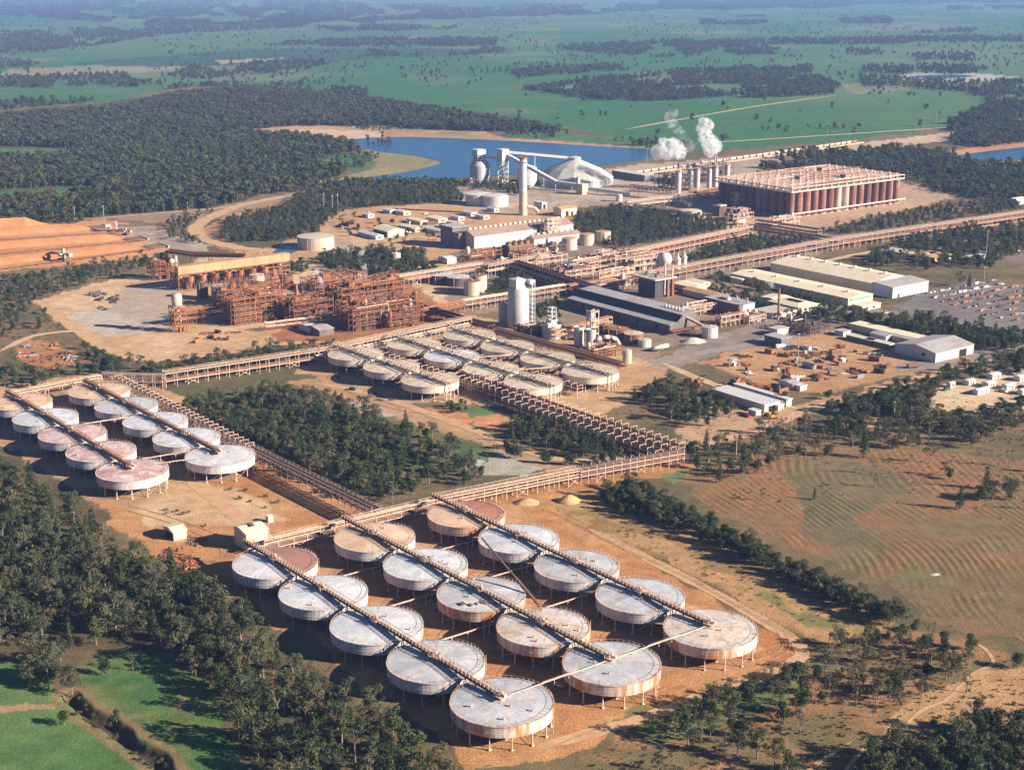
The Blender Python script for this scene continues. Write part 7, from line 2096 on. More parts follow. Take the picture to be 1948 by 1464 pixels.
for i, (x, y, r) in enumerate(EX):
    for gx in range(int((x - r) // 40), int((x + r) // 40) + 1):
        for gy in range(int((y - r) // 40), int((y + r) // 40) + 1):
            ex_cell.setdefault((gx, gy), []).append(i)
def clear(x, y):
    ok = np.ones(len(x), bool)
    for k in range(len(x)):
        for i in ex_cell.get((int(x[k] // 40), int(y[k] // 40)), ()):
            e_ = EX[i]
            if (x[k] - e_[0]) ** 2 + (y[k] - e_[1]) ** 2 < (e_[2] * 0.92) ** 2:
                ok[k] = False
                break
    return ok
ALL = []          # rows: x, y, proto, rot, scale, region index
REG = []
POND = [(1795, 296), (1850, 284), (1948, 272), (2200, 250), (2200, 316), (1948, 314), (1870, 315)]
def plant(label, poly, spacing, keep_p, mix, sc_, clump=0.0, excl=()):
    excl = tuple(excl) + (POND,)
    w = np.array(wpoly(poly))
    x0, y0 = w.min(0); x1, y1 = w.max(0)
    gx, gy = np.meshgrid(np.arange(x0, x1, spacing), np.arange(y0, y1, spacing))
    x = (gx + rng.uniform(-0.5, 0.5, gx.shape) * spacing * 0.95).ravel(); y = (gy + rng.uniform(-0.5, 0.5, gy.shape) * spacing * 0.95).ravel()
    m = inpoly(x, y, w) & (rng.uniform(size=x.shape) < keep_p)
    if clump: m &= (fbm(x, y, clump, 3, 77) > 0.40)
    for e_ in excl: m &= ~inpoly(x, y, np.array(wpoly(e_)))
    x, y = x[m], y[m]
    m = clear(x, y)
    x, y = x[m], y[m]
    add_trees(label, x, y, mix, sc_)
def add_trees(label, x, y, mix, sc_):
    ri = len(REG); REG.append(label)
    names = list(mix); pr = np.array([mix[k] for k in names], float); pr /= pr.sum()
    for k in range(len(x)):
        kd = names[rng.choice(len(names), p=pr)]
        s = rng.uniform(*sc_)
        ALL.append((x[k], y[k], KIND[kd][rng.integers(len(KIND[kd]))], rng.uniform(0, 6.28), s, ri, HGT[kd] * s, kd))
G = {'gum': .46, 'cone': .26, 'round': .13, 'sparse': .15}
plant('in the dense wood left of the near tanks', [(-60, 880), (30, 912), (100, 965), (185, 1020), (235, 1058), (300, 1098), (410, 1138), (450, 1170), (500, 1222), (560, 1285), (640, 1335), (740, 1390), (800, 1440), (860, 1500), (900, 1570), (480, 1570), (462, 1464), (440, 1410), (430, 1350), (395, 1310), (310, 1240), (230, 1228), (140, 1235), (60, 1215), (-60, 1190)], 6.0, 0.84, G, (0.62, 1.28), excl=([(440, 1215), (520, 1222), (525, 1240), (440, 1235)], [(150, 1100), (180, 1095), (185, 1115), (150, 1115)], [(480, 1290), (540, 1300), (520, 1330), (470, 1320)]))
plant('beside the foreground ditch', [(28, 1300), (60, 1245), (130, 1255), (150, 1312), (140, 1338), (90, 1318)], 6.0, 0.95, {'gum': .5, 'round': .5}, (0.8, 1.1))
plant('at the left edge above the paddock', [(-60, 1235), (60, 1228), (60, 1240), (-60, 1262)], 8, 0.7, {'gum': .6, 'round': .4}, (0.7, 1.0))
plant('in the wood between the two tank groups', [(330, 792), (400, 770), (540, 748), (610, 765), (700, 795), (760, 830), (790, 880), (790, 940), (740, 962), (690, 960), (640, 935), (560, 890), (470, 845), (400, 818), (340, 803)], 6.2, 0.88, {'gum': .4, 'cone': .25, 'round': .35}, (0.7, 1.05))
plant('in the open glade between the two tank groups', [(700, 795), (810, 818), (905, 880), (935, 925), (880, 935), (790, 940), (790, 880), (760, 830)], 7.0, 0.55, {'gum': .35, 'cone': .2, 'round': .3, 'shrub': .15}, (0.6, 0.95))
plant('in the clump left of the portal frames', [(950, 838), (1000, 805), (1090, 822), (1205, 872), (1160, 888), (1040, 885), (960, 868)], 5.6, 0.85, {'round': .5, 'gum': .35, 'cone': .15}, (0.6, 0.95))
plant('beside the grassy patch of the front cream tank', [(850, 775), (885, 768), (890, 785), (860, 790)], 4, 0.8, {'round': 1}, (0.35, 0.55))
plant('right of the portal frames', [(1185, 775), (1255, 735), (1310, 745), (1400, 785), (1360, 805), (1290, 838), (1215, 812)], 6.5, 0.75, {'gum': .4, 'round': .45, 'cone': .15}, (0.6, 0.95), 40)
plant('in the dark hedge below the ploughed field', [(1140, 945), (1200, 928), (1280, 968), (1400, 1024), (1500, 1080), (1600, 1130), (1720, 1180), (1738, 1198), (1680, 1190), (1560, 1142), (1420, 1072), (1290, 1012), (1170, 978)], 3.9, 0.95, {'round': .7, 'gum': .3}, (0.5, 0.85))
plant('along the track right of the dark hedge', [(1700, 1180), (1790, 1210), (1960, 1265), (1960, 1300), (1840, 1255), (1740, 1225)], 6, 0.55, {'round': .5, 'shrub': .5}, (0.5, 0.75))
plant('in the scrub right of the frontmost tanks', [(1150, 1430), (1330, 1340), (1500, 1275), (1640, 1200), (1750, 1215), (1870, 1270), (1770, 1360), (1640, 1440), (1500, 1500), (1400, 1560), (1100, 1560)], 5.4, 0.72, {'gum': .30, 'sparse': .24, 'round': .16, 'shrub': .30}, (0.45, 0.9), 22)
plant('along the orange road at the corner of the near tanks', [(1230, 1400), (1330, 1345), (1420, 1310), (1500, 1285), (1500, 1310), (1400, 1345), (1260, 1410)], 4.6, 0.85, {'round': .5, 'gum': .3, 'sparse': .2}, (0.5, 0.8))
plant('in the dark clump at the bottom right corner', [(1650, 1455), (1760, 1420), (1860, 1392), (1960, 1385), (2000, 1400), (2000, 1580), (1600, 1580)], 5.6, 0.93, {'round': .55, 'gum': .3, 'cone': .15}, (0.75, 1.05))
plant('on the sandy slope above the corner clump', [(1720, 1360), (1860, 1290), (1960, 1290), (1960, 1370), (1840, 1385), (1740, 1400)], 8, 0.45, {'shrub': .7, 'sparse': .3}, (0.6, 1.0))
plant('among the scattered trees above the ploughed field', [(1300, 868), (1420, 830), (1560, 800), (1700, 812), (1960, 860), (1960, 985), (1850, 965), (1720, 890), (1560, 862), (1420, 915), (1340, 920)], 6.4, 0.62, {'gum': .40, 'sparse': .32, 'cone': .1, 'round': .18}, (0.5, 1.0), 36)
plant('below the orange road at the right', [(1345, 865), (1440, 822), (1560, 785), (1640, 765), (1760, 735), (1960, 690), (1960, 720), (1800, 730), (1760, 790), (1960, 800), (1960, 860), (1700, 812), (1560, 802), (1420, 835)], 5.0, 0.78, {'gum': .38, 'round': .35, 'sparse': .15, 'shrub': .12}, (0.5, 1.0), 36)
plant('in the scrub hedge left of the junk yard', [(1270, 688), (1330, 712), (1420, 745), (1500, 768), (1490, 776), (1400, 752), (1280, 700)], 5, 0.6, {'shrub': .6, 'round': .4}, (0.35, 0.8))
plant('between the junk yard and the caravan yard', [(1560, 758), (1760, 722), (1960, 668), (1960, 690), (1790, 732), (1640, 775)], 6.5, 0.5, {'round': .45, 'gum': .35, 'shrub': .2}, (0.5, 0.85))
plant('among the caravan yard cabins', [(1840, 790), (1960, 768), (1960, 790), (1860, 800)], 6.5, 0.7, {'round': .7, 'gum': .3}, (0.6, 0.85))
plant('in the trees between the warehouses and the junk yard', [(1560, 606), (1620, 600), (1700, 612), (1800, 618), (1960, 650), (1960, 690), (1880, 668), (1790, 660), (1660, 622), (1560, 622)], 6.0, 0.85, {'gum': .4, 'round': .45, 'cone': .15}, (0.65, 1.0))
plant('in the trees beside the courtyard office', [(1400, 570), (1440, 545), (1520, 560), (1600, 590), (1640, 610), (1560, 618), (1500, 610), (1440, 590)], 6.5, 0.75, {'gum': .4, 'round': .6}, (0.55, 0.85))
plant('in the trees around the car park at the right', [(1640, 500), (1700, 470), (1780, 440), (1960, 440), (1960, 575), (1850, 555), (1790, 545), (1740, 530), (1690, 515)], 7.0, 0.68, {'gum': .45, 'round': .45, 'cone': .1}, (0.7, 1.05), 60)
plant('among the huts left of the warehouses', [(1290, 545), (1400, 520), (1440, 535), (1400, 565), (1320, 575)], 7, 0.6, {'round': .7, 'gum': .3}, (0.5, 0.75))
plant('in the plantation between the long rack and the precipitators', [(1560, 442), (1640, 420), (1760, 398), (1960, 375), (1960, 398), (1760, 428), (1620, 450)], 6.5, 0.75, {'round': .5, 'gum': .3, 'shrub': .2}, (0.4, 0.7))
plant('between the two pipe racks', [(1290, 505), (1330, 480), (1420, 455), (1500, 450), (1560, 458), (1480, 480), (1380, 505)], 6.0, 0.8, {'round': .6, 'gum': .4}, (0.5, 0.8))
plant('in the plantation behind the high pipe rack', [(1092, 445), (1096, 418), (1200, 404), (1290, 408), (1400, 435), (1330, 448), (1250, 462), (1185, 474), (1120, 460)], 6.0, 0.9, {'round': .45, 'gum': .4, 'cone': .15}, (0.55, 0.85))
plant('below the dome', [(1100, 410), (1180, 392), (1240, 395), (1200, 405), (1110, 420)], 7, 0.6, {'round': .6, 'gum': .4}, (0.5, 0.7))
plant('in the grove behind the red mill', [(600, 500), (640, 484), (700, 480), (800, 484), (835, 520), (745, 530), (640, 520)], 5.8, 0.85, {'round': .5, 'gum': .35, 'cone': .15}, (0.6, 0.9))
plant('beside the wide water tank', [(545, 512), (580, 505), (585, 520), (550, 525)], 5, 0.9, {'round': .6, 'gum': .4}, (0.6, 0.8))
plant('beside the rusty cream tanks', [(925, 560), (960, 530), (1000, 530), (1020, 545), (960, 575)], 6, 0.75, {'round': .5, 'gum': .5}, (0.6, 0.9))
plant('behind the squat lime bin', [(1010, 590), (1060, 575), (1110, 580), (1100, 600), (1030, 612)], 6, 0.65, {'round': .7, 'gum': .3}, (0.5, 0.75))
plant('in the dusty yard left of the powerhouse', [(640, 420), (720, 408), (840, 430), (860, 460), (780, 470), (660, 450)], 12, 0.35, {'round': .6, 'gum': .4}, (0.5, 0.8))
plant('in the regular plantation inside the road bend', [(418, 452), (435, 420), (540, 398), (640, 380), (760, 368), (880, 372), (885, 385), (760, 392), (660, 400), (620, 425), (605, 448), (560, 458), (440, 462)], 6.4, 0.93, {'round': .4, 'cone': .3, 'gum': .3}, (0.6, 0.85))
plant('beside the orange road bend', [(300, 430), (380, 405), (420, 400), (370, 440), (385, 470), (330, 460)], 7, 0.75, {'round': .5, 'gum': .3, 'shrub': .2}, (0.45, 0.7))
plant('along the ore yard edge', [(-60, 540), (100, 522), (270, 490), (330, 492), (250, 520), (160, 545), (70, 572), (20, 640), (-60, 660)], 6.5, 0.66, {'round': .45, 'gum': .35, 'shrub': .2}, (0.5, 0.85))
plant('on the scrub flat at the left edge', [(-60, 580), (60, 580), (130, 625), (60, 640), (-60, 660)], 7, 0.5, {'shrub': .8, 'round': .2}, (0.5, 0.9))
plant('in the strip below the pale mill yard', [(150, 660), (220, 690), (300, 702), (420, 686), (520, 668), (640, 660), (620, 680), (480, 706), (330, 716), (200, 720), (60, 712), (0, 706), (-60, 700), (-60, 740), (100, 735), (0, 760), (180, 700)], 6.2, 0.72, {'round': .45, 'gum': .4, 'shrub': .15}, (0.5, 0.9))
plant('on the dry flat between the tank groups', [(250, 985), (330, 960), (420, 1000), (430, 1015), (330, 990)], 5, 0.35, {'shrub': 1}, (0.5, 0.9))
plant('on the dry flat right of the reddish road', [(420, 925), (500, 940), (560, 975), (540, 985), (440, 945)], 5, 0.4, {'shrub': 1}, (0.5, 0.9))
plant('beside the cream kiosk rack', [(640, 700), (760, 735), (740, 745), (620, 715)], 8, 0.3, {'shrub': 1}, (0.5, 0.8))
TUFT = {'shrub': 1}
for lab, pl, sp_, kp in (('in the lower right scrub', [(1130, 1430), (1330, 1340), (1500, 1275), (1640, 1200), (1760, 1215), (1960, 1260), (1960, 1400), (1640, 1470), (1400, 1520), (1100, 1520)], 2.6, 0.5),
                         ('on the dry strip right of the near tanks', [(1150, 985), (1300, 1040), (1500, 1120), (1640, 1180), (1560, 1215), (1440, 1150), (1200, 1030)], 3.0, 0.3),
                         ('on the edge of the ploughed field', [(1330, 900), (1500, 850), (1960, 900), (1960, 1000), (1700, 960), (1400, 960)], 4.0, 0.25),
                         ('in the glade between the tank groups', [(600, 800), (800, 800), (940, 880), (900, 930), (760, 930)], 3.0, 0.5),
                         ('on the scrub flat below the mill yard', [(150, 660), (330, 700), (640, 660), (600, 690), (330, 720), (60, 720)], 3.2, 0.5),
                         ('on the flat left of the mill yard', [(-60, 580), (60, 580), (150, 640), (60, 720), (-60, 740)], 3.2, 0.5),
                         ('below the orange road', [(1340, 865), (1560, 790), (1760, 740), (1960, 790), (1960, 900), (1560, 860)], 3.4, 0.45),
                         ('between the pipe racks', [(1290, 510), (1420, 455), (1600, 460), (1500, 490)], 3.4, 0.5),
                         ('beside the portal frames', [(1130, 800), (1300, 740), (1400, 790), (1300, 850), (1180, 880)], 3.2, 0.4),
                         ('around the upper yards', [(430, 470), (560, 455), (620, 500), (760, 520), (860, 500), (840, 530), (600, 520)], 4, 0.4),
                         ('beside the dome', [(880, 350), (1060, 372), (1240, 385), (1240, 400), (1090, 410), (880, 380)], 4.5, 0.4),
                         ('behind the precipitators', [(1430, 320), (1740, 345), (1820, 380), (1700, 420), (1560, 445), (1960, 400), (1960, 330), (1600, 300)], 5, 0.4)):
    plant(lab, pl, sp_, kp, TUFT, (0.14, 0.42), 14)
plant('along the foreground ditch', [(120, 1315), (150, 1318), (330, 1450), (420, 1560), (380, 1560), (300, 1468), (200, 1398), (118, 1335)], 3.6, 0.4, {'shrub': 1}, (0.4, 0.8))
for lab, px, py, kd, s in (('standing alone beside the paddock track', 122, 1378, 'round', 0.6), ('dead-looking and alone in the green paddock', 253, 1275, 'sparse', 0.7), ('standing alone by the ditch', 222, 1372, 'round', 0.5), ('at the near side of the green paddock', 196, 1282, 'round', 0.75),
                           ('tall and dark at the top of the ploughed field', 1643, 870, 'cone', 1.25), ('bushy at the top of the ploughed field', 1575, 868, 'round', 0.8), ('wide and loose at the top of the ploughed field', 1769, 880, 'sparse', 1.2), ('dark and upright in the ploughed field', 1825, 968, 'cone', 0.95), ('first of the row at the right of the ploughed field', 1863, 952, 'round', 0.9), ('second of the row at the right of the ploughed field', 1887, 950, 'gum', 0.8), ('last of the row at the right of the ploughed field', 1920, 950, 'cone', 0.8), ('upper one in the middle of the ploughed field', 1660, 902, 'sparse', 0.75), ('lower one in the middle of the ploughed field', 1664, 926, 'sparse', 0.75), ('small and alone in the brown field corner', 1549, 950, 'cone', 0.5), ('low and spreading in the brown field corner', 1450, 952, 'sparse', 0.7), ('in the clump at the left of the ploughed field', 1417, 908, 'gum', 0.8), ('beside the clump at the left of the ploughed field', 1440, 900, 'round', 0.8), ('above the clump at the left of the ploughed field', 1470, 888, 'gum', 0.8), ('upright beside the sandy track', 1876, 930, 'cone', 1.0),
                           ('tall and pointed beside the second near tank', 412, 1152, 'cone', 1.05), ('pointed beside the third near tank', 470, 1182, 'cone', 1.0), ('round-headed, alone in the lower right scrub', 1700, 1320, 'round', 1.0)):
    p = PW(px, py)
    add_trees(lab, [p.x], [p.y], {kd: 1}, (s, s))
# the big background wood and the belts beyond
GL = ([(-60, 276), (150, 282), (185, 296), (40, 304), (-60, 302)], [(-60, 362), (60, 358), (110, 354), (185, 354), (175, 372), (60, 382), (-60, 390)], [(590, 298), (700, 286), (725, 300), (690, 328), (595, 320)])
F = {'far': 1}
plant('big wood', [(-250, 232), (0, 226), (230, 208), (340, 183), (480, 170), (700, 192), (850, 215), (1000, 238), (1075, 252), (900, 250), (770, 245), (740, 240), (560, 240), (420, 252), (560, 262), (640, 270), (700, 292), (650, 335), (545, 364), (400, 398), (200, 412), (0, 424), (-250, 440)], 8.2, 0.92, F, (0.55, 1.35), excl=GL)
plant('big wood', [(-250, 415), (150, 410), (160, 425), (-250, 445)], 8.0, 0.8, F, (0.6, 0.9))
plant('big wood', [(560, 358), (640, 348), (760, 345), (880, 350), (870, 372), (700, 378), (560, 392)], 7.5, 0.85, F, (0.55, 0.85))
plant('big wood', [(600, 300), (700, 290), (725, 302), (690, 328), (600, 320)], 14, 0.5, F, (0.6, 0.9))
plant('big wood', [(700, 270), (745, 268), (745, 276), (710, 278)], 10, 0.6, F, (0.5, 0.7))
plant('big wood', [(1000, 244), (1240, 272), (1400, 285), (1230, 290), (1080, 270), (960, 260)], 13, 0.5, F, (0.6, 1.0), 120)
plant('big wood', [(640, 240), (740, 238), (820, 246), (700, 250)], 10, 0.7, F, (0.4, 0.6))
plant('big wood', [(1405, 312), (1560, 288), (1700, 272), (1800, 255), (1960, 232), (2100, 220), (2100, 345), (1960, 345), (1840, 335), (1745, 345), (1600, 322), (1480, 326)], 9.0, 0.7, F, (0.7, 1.15), 160)
plant('big wood', [(1755, 345), (1960, 328), (1960, 388), (1850, 378), (1790, 368)], 8.0, 0.8, F, (0.65, 1.0))
plant('big wood', [(1430, 330), (1560, 318), (1560, 330), (1450, 345)], 8, 0.8, F, (0.35, 0.55))
plant('big wood', [(880, 348), (960, 352), (1010, 362), (990, 372), (900, 362)], 8, 0.6, F, (0.5, 0.8))
FARX, FARY = [], []
def belt(poly, dens=1.0):
    w = np.array(poly, float)
    x0, y0 = w.min(0); x1, y1 = w.max(0)
    tp = 12 * 0.0038 * (0.5 * (y0 + y1) + 50)
    n = int((x1 - x0) * (y1 - y0) * dens / (tp * tp * 0.12))
    x = rng.uniform(x0, x1, n); y = rng.uniform(y0, y1, n)
    jx = x + 10 * (fbm(x, y * 4, 40, 3, 5) - 0.5); jy = y + 9 * (fbm(x, y * 4, 50, 3, 6) - 0.5)
    m = inpoly(jx, jy, w) & (fbm(x, y * 5, 60, 3, 8) > 0.36)
    X, Y = pw_np(x[m], y[m])
    FARX.extend(X); FARY.extend(Y)
for pl, dn in (([(990, 172), (1120, 152), (1300, 136), (1540, 126), (1560, 150), (1600, 165), (1585, 182), (1300, 188), (1230, 194), (1100, 187)], 1.3), ([(920, 141), (1000, 131), (1180, 126), (1190, 136), (1000, 148)], 1.0), ([(0, 148), (240, 142), (250, 152), (200, 160), (80, 168), (0, 166)], 1), ([(195, 152), (340, 158), (480, 165), (350, 172), (200, 164)], 1), ([(270, 142), (350, 128), (560, 117), (640, 118), (600, 131), (520, 142), (360, 152)], .8), ([(0, 116), (90, 120), (100, 129), (0, 129)], .7), ([(0, 60), (200, 55), (300, 70), (180, 86), (60, 100), (0, 102)], .8), ([(0, -4), (500, -4), (700, 8), (900, 12), (1200, 6), (1300, 18), (1000, 33), (700, 41), (500, 46), (300, 50), (150, 40), (0, 32)], .75), ([(180, 46), (700, 31), (720, 46), (400, 63), (200, 70)], .7), ([(500, 85), (640, 75), (950, 72), (940, 86), (700, 91)], 1), ([(600, 52), (700, 48), (880, 50), (860, 58), (640, 62)], .8), ([(1060, 86), (1150, 83), (1300, 76), (1420, 80), (1440, 98), (1270, 110), (1080, 98)], 1), ([(1380, 91), (1540, 86), (1480, 106), (1400, 106)], 1), ([(1270, 80), (1600, 73), (1948, 70), (1948, 80), (1600, 84), (1280, 87)], 1), ([(1610, 94), (1680, 92), (1680, 105), (1610, 105)], 1), ([(1730, 104), (1860, 106), (1850, 119), (1740, 113)], .8), ([(1640, 131), (1760, 123), (1880, 131), (1850, 141), (1700, 141), (1640, 136)], 1), ([(1630, 146), (1700, 146), (1850, 158), (1960, 155), (2100, 150), (2100, 235), (1960, 225), (1860, 246), (1820, 251), (1790, 240), (1850, 215), (1880, 200), (1870, 186), (1720, 167), (1640, 161)], 1.2), ([(1330, 40), (1460, 38), (1460, 47), (1330, 48)], .9), ([(1590, 36), (1690, 31), (1700, 46), (1600, 46)], .8), ([(1740, 53), (1860, 56), (1850, 67), (1740, 63)], .8), ([(1250, -4), (2000, -4), (2000, 6), (1700, 9), (1540, 16), (1250, 20)], .7), ([(1800, 12), (1960, 10), (1960, 18), (1800, 20)], .7), ([(1400, 30), (1460, 28), (1460, 34), (1400, 34)], .6), ([(700, 98), (960, 92), (960, 104), (720, 108)], .8), ([(0, 196), (110, 190), (200, 188), (110, 200), (0, 210)], 1), ([(480, 165), (560, 162), (700, 172), (700, 190), (520, 172)], 1), ([(1230, 268), (1360, 282), (1300, 285), (1200, 278)], .6), ([(-300, 40), (0, 40), (0, 160), (-300, 170)], .5), ([(1948, 20), (2250, 20), (2250, 120), (1948, 110)], .4)):
    belt(pl, dn)
NF = 9500
xs = rng.uniform(-250, 2200, NF); ys = rng.uniform(-2, 250, NF)
m = (fbm(xs, ys * 4, 120, 4, 21) > 0.50) & ((ys < 165) | ((xs > 560) & (xs < 1900))) & (rng.uniform(size=NF) < 0.9 - 0.0036 * ys)
m &= ~((xs > 1180) & (xs < 1880) & (ys > 185) & (rng.uniform(size=NF) < 0.75))
X, Y = pw_np(xs[m], ys[m])
FARX.extend(X); FARY.extend(Y)
for px, py in ((1248, 264), (1250, 256), (1374, 268), (1380, 268), (1450, 247), (1462, 249), (1480, 246), (1497, 252), (1536, 243), (1560, 244), (1576, 246), (1586, 246), (1604, 245), (1625, 253), (1635, 242), (1750, 240), (1440, 228), (1376, 202), (1276, 228), (1316, 230), (728, 262), (700, 268), (1125, 172), (896, 134), (820, 142), (780, 140)):
    p = PW(px, py); FARX.append(p.x); FARY.append(p.y)
add_trees('far belts', np.array(FARX), np.array(FARY), F, (0.5, 1.25))
# largest trees become things of their own; the rest is one woodland
def size_px(a):
    px_, py_ = pix(a[0], a[1], a[6] * 0.5)
    vis = -20 < px_ < 1968 and -10 < py_ < 1490
    return a[6] * 0.0038 * (py_ + 50) * vis
WORD = {'gum': 'olive gum tree', 'cone': 'pointed dark tree', 'round': 'dense round tree', 'sparse': 'thin loose-crowned tree', 'shrub': 'small green shrub'}
ONAME = {'gum': 'gum_tree', 'cone': 'pointed_tree', 'round': 'round_tree', 'sparse': 'thin_tree', 'shrub': 'shrub'}
big = sorted([a for a in ALL if a[7] not in ('far', 'shrub')], key=size_px, reverse=True)
lone = [a for a in big if REG[a[5]].split()[0] in ('standing', 'dead-looking', 'tall', 'bushy', 'wide', 'dark', 'first', 'second', 'last', 'upper', 'lower', 'small', 'low', 'round-headed', 'upright', 'pointed') or REG[a[5]].startswith('at the near')]
own = []
got = set()
for a in lone + big:
    if id(a) in got or len(own) >= 300: continue
    if size_px(a) <= 0: continue
    got.add(id(a)); own.append(a)
sh = sorted([a for a in ALL if a[7] == 'shrub'], key=size_px, reverse=True)[:110]
def tree_label(a):
    x, y, pr, rot, s, ri, hh, kd = a
    reg = REG[ri]
    px_, py_ = pix(x, y)
    sz = '' if a in lone else ('towering ' if s > 1.22 else 'tall ' if s > 1.05 else 'middling ' if s > 0.85 else 'low ')
    if reg.startswith('in the dense wood left'):
        spot = ('at the bottom edge right of the paddock' if py_ > 1400 else 'beside the frontmost tanks' if px_ > 600 else 'between the paddock and the second near tank' if px_ > 430 and py_ > 1200 else 'beside the rear near tanks' if px_ > 380
                else 'just above the green paddock' if py_ > 1190 else 'below the rusty dump' if px_ > 230 and py_ > 1080 else 'under the left-edge tanks' if py_ < 985 else 'in the heart of the left wood' if px_ > 110 else 'at the left frame edge')
        return f'{sz}{WORD[kd]} of the left wood {spot}'
    if reg.startswith('in the scrub right of the front'):
        spot = 'near the bottom edge' if py_ > 1390 else 'near the sandy track' if px_ > 1640 else 'near the orange road corner'
        return f'{sz}{WORD[kd]} in the lower right scrub {spot}'
    return f'{sz}{WORD[kd]} {reg}'
for a in own + sh:
    x, y, pr, rot, s, ri, hh, kd = a
    got.add(id(a))
    t = thing(ONAME[kd], tree_label(a), 'shrub' if kd == 'shrub' else 'tree', (x, y, 0), rot, f'trees {REG[ri]}' if kd != 'shrub' else f'shrubs {REG[ri]}')
    t.scale = (s * random.uniform(0.92, 1.1), s * random.uniform(0.92, 1.1), s)
    inst('crown', TREE[pr][0], t)
    inst('trunk', TREE[pr][1], t)
def scatter(name, rows, label):
    me = bpy.data.meshes.new(name)
    co = np.array([(r[0], r[1], -0.05) for r in rows], np.float32)
    me.vertices.add(len(co)); me.vertices.foreach_set('co', co.ravel())
    a = me.attributes.new('proto', 'INT', 'POINT'); a.data.foreach_set('value', np.array([r[2] for r in rows], np.int32))
    a = me.attributes.new('turn', 'FLOAT', 'POINT'); a.data.foreach_set('value', np.array([r[3] for r in rows], np.float32))
    a = me.attributes.new('size', 'FLOAT', 'POINT'); a.data.foreach_set('value', np.array([r[4] for r in rows], np.float32))
    me.update()
    o = bpy.data.objects.new(name, me)
    COL.objects.link(o)
    ng = bpy.data.node_groups.new(name + '_scatter', 'GeometryNodeTree')
    ng.interface.new_socket('Geometry', in_out='INPUT', socket_type='NodeSocketGeometry')
    ng.interface.new_socket('Geometry', in_out='OUTPUT', socket_type='NodeSocketGeometry')
    gi = ng.nodes.new('NodeGroupInput'); go = ng.nodes.new('NodeGroupOutput')
    ip = ng.nodes.new('GeometryNodeInstanceOnPoints')
    ci = ng.nodes.new('GeometryNodeCollectionInfo')
    ci.inputs['Collection'].default_value = PROTO
    ci.inputs['Separate Children'].default_value = True
    ci.inputs['Reset Children'].default_value = True
    def attr(n_, ty):
        q = ng.nodes.new('GeometryNodeInputNamedAttribute'); q.data_type = ty; q.inputs['Name'].default_value = n_
        return q.outputs['Attribute']
    ng.links.new(gi.outputs[0], ip.inputs['Points'])
    ng.links.new(ci.outputs[0], ip.inputs['Instance'])
    ip.inputs['Pick Instance'].default_value = True
    ng.links.new(attr('proto', 'INT'), ip.inputs['Instance Index'])
    cx = ng.nodes.new('ShaderNodeCombineXYZ'); ng.links.new(attr('turn', 'FLOAT'), cx.inputs[2])
    ng.links.new(cx.outputs[0], ip.inputs['Rotation'])
    ng.links.new(attr('size', 'FLOAT'), ip.inputs['Scale'])
    ng.links.new(ip.outputs[0], go.inputs[0])
    md = o.modifiers.new('scatter', 'NODES'); md.node_group = ng
    o['kind'] = 'stuff'
    o['label'] = label
rest = [a for a in ALL if id(a) not in got]
print('trees', len(ALL), 'own', len(own), 'shrubs', len(sh))
scatter('woodland', [a for a in rest if a[7] not in ('far', 'shrub')], 'remaining trees around the plant')
scatter('scrub', [a for a in rest if a[7] == 'shrub'], 'remaining low shrubs around the plant')
scatter('background_woodland', [a for a in rest if a[7] == 'far'], 'big dark wood and tree belts towards the horizon')

# ================================================================== STEAM AND HAZE
def steam_mat(name, dens):
    m = bpy.data.materials.new(name); m.use_nodes = True
    nt = m.node_tree
    nt.nodes.remove(nt.nodes['Principled BSDF'])
    v = nd(nt, 'ShaderNodeVolumePrincipled')
    v.inputs['Color'].default_value = (0.97, 0.97, 0.98, 1)
    geo = nd(nt, 'ShaderNodeNewGeometry')
    f = noise(nt, geo.outputs['Position'], 0.16, 6, 0.68, 0.6)
    nt.links.new(mth(nt, 'MULTIPLY', ramp(nt, f, [(0.47, 0.0), (0.70, 1.0)]), dens), v.inputs['Density'])
    nt.links.new(v.outputs[0], nt.nodes['Material Output'].inputs['Volume'])
    MATS[name] = m
steam_mat('steam_dense', 0.36)
steam_mat('steam_thin', 0.10)
def at_depth(px, py, Y):
    u = (px - 974.0) / FPX; v = (py - 732.0) / FPX
    s = Y / (CT - v * ST)
    return Vector((u * s, Y, CAM_H + (-ST - v * CT) * s))
def plume(label, foot, puffs, mat='steam_dense', vox=0.9):
    Y = PW(*foot).y
    bm = bmesh.new()
    for px, py, rp in puffs:
        c_ = at_depth(px, py, Y)
        r = rp * 1.28 * Y / FPX
        c_.y += random.uniform(-0.5, 0.5) * r
        bmesh.ops.create_icosphere(bm, subdivisions=3, radius=r, matrix=Matrix.Translation(c_))
    me = bpy.data.meshes.new('steam_plume')
    bm.to_mesh(me); bm.free()
    me.materials.append(MATS[mat])
    o = tag(bpy.data.objects.new('steam_plume', me), label, 'steam', 'steam plumes')
    COL.objects.link(o)
    md = o.modifiers.new('merge', 'REMESH'); md.mode = 'VOXEL'; md.voxel_size = vox
plume('big white steam cloud over the left calciner columns', (1300, 366), [(1252, 291, 12), (1268, 284, 16), (1284, 284, 15), (1292, 290, 12), (1262, 272, 9), (1246, 284, 8), (1280, 270, 8)])
plume('tall billowing steam plume over the right calciner columns', (1360, 362), [(1354, 285, 13), (1350, 272, 14), (1342, 260, 12), (1340, 248, 11), (1344, 238, 11), (1338, 232, 8), (1360, 278, 11), (1332, 244, 7)])
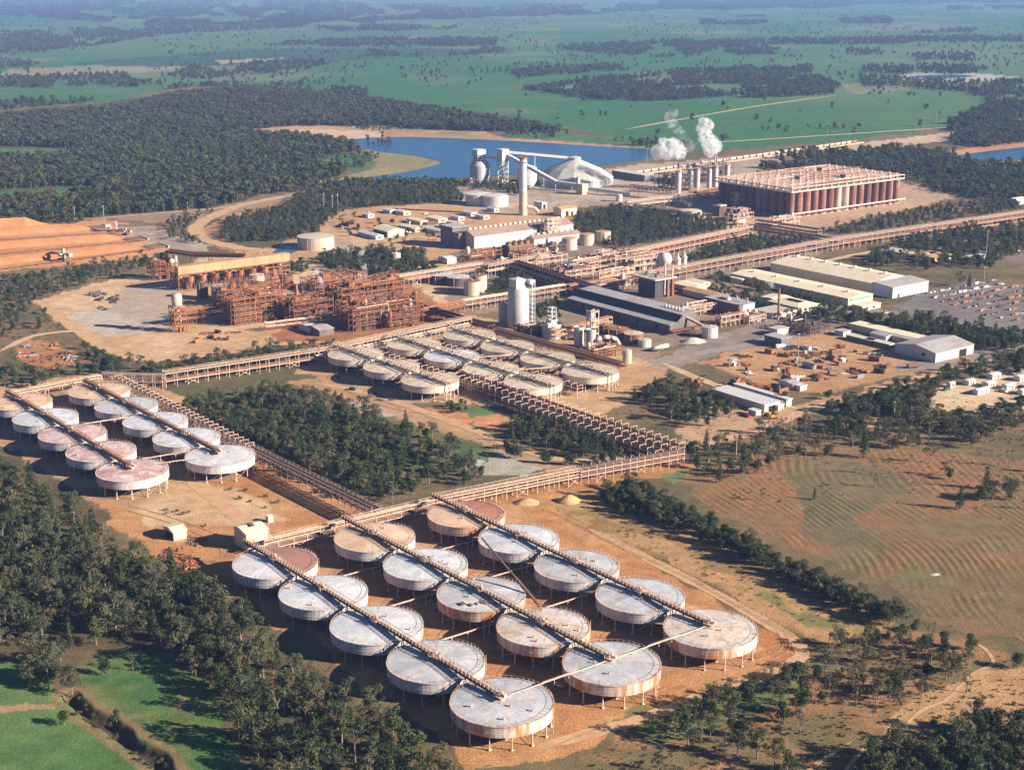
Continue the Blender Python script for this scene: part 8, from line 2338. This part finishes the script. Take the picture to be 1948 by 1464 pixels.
plume('thin drifting steam wisp left of the big calciner plume', (1320, 362), [(1312, 278, 10), (1302, 268, 9), (1296, 256, 8), (1288, 246, 8), (1280, 236, 9), (1274, 224, 9), (1284, 214, 7)], 'steam_thin')
plume('upright white steam jet above the red mill', (690, 585), [(697, 530, 3.2), (696, 522, 4.2), (694, 513, 5.0), (691, 503, 5.6), (689, 493, 6.2), (686, 484, 5.6), (690, 476, 4.5)], vox=0.5)
plume('slanting white steam puff over the orange vessels of the red mill', (620, 590), [(617, 543, 3.2), (611, 538, 5), (605, 531, 6.0), (600, 523, 5.5), (604, 514, 5), (612, 508, 4.5), (618, 510, 3.6)], vox=0.5)
plume('small steam wisp over the slim vessels of the red mill', (590, 598), [(585, 566, 2.5), (581, 560, 3), (577, 553, 3.4), (574, 546, 3)], 'steam_thin', 0.4)
plume('small steam puff at the right end of the red mill', (745, 580), [(748, 537, 3), (744, 532, 4), (739, 529, 3)], 'steam_thin', 0.4)
plume('white steam puff from the thin boiler stack', (1480, 607), [(1478, 547, 2.5), (1472, 545, 4), (1466, 541, 5), (1460, 536, 4), (1452, 533, 3)], vox=0.4)
plume('small steam puff on the grey box building roof', (1430, 598), [(1428, 566, 3), (1428, 560, 4.2), (1427, 556, 3)], 'steam_thin', 0.4)
plume('steam wisp from the low tank left of the precipitators', (1315, 412), [(1318, 396, 3), (1312, 390, 4), (1304, 385, 4), (1296, 382, 3.4)], 'steam_thin', 0.5)
plume('faint steam over the squat lime bin', (1050, 640), [(1044, 575, 4), (1040, 568, 4), (1034, 562, 3)], 'steam_thin', 0.5)
m = bpy.data.materials.new('haze'); m.use_nodes = True
nt = m.node_tree
nt.nodes.remove(nt.nodes['Principled BSDF'])
v = nd(nt, 'ShaderNodeVolumePrincipled')
v.inputs['Color'].default_value = (0.31, 0.50, 1.0, 1)
v.inputs['Density'].default_value = 5.0e-5
v.inputs['Anisotropy'].default_value = 0.0
nt.links.new(v.outputs[0], nt.nodes['Material Output'].inputs['Volume'])
MATS['haze'] = m
hz = MB().box(0, 19500, 125, 62000, 43000, 262).build('haze', 'haze')
hz['kind'] = 'stuff'
hz['label'] = 'faint blue air over the whole plain'
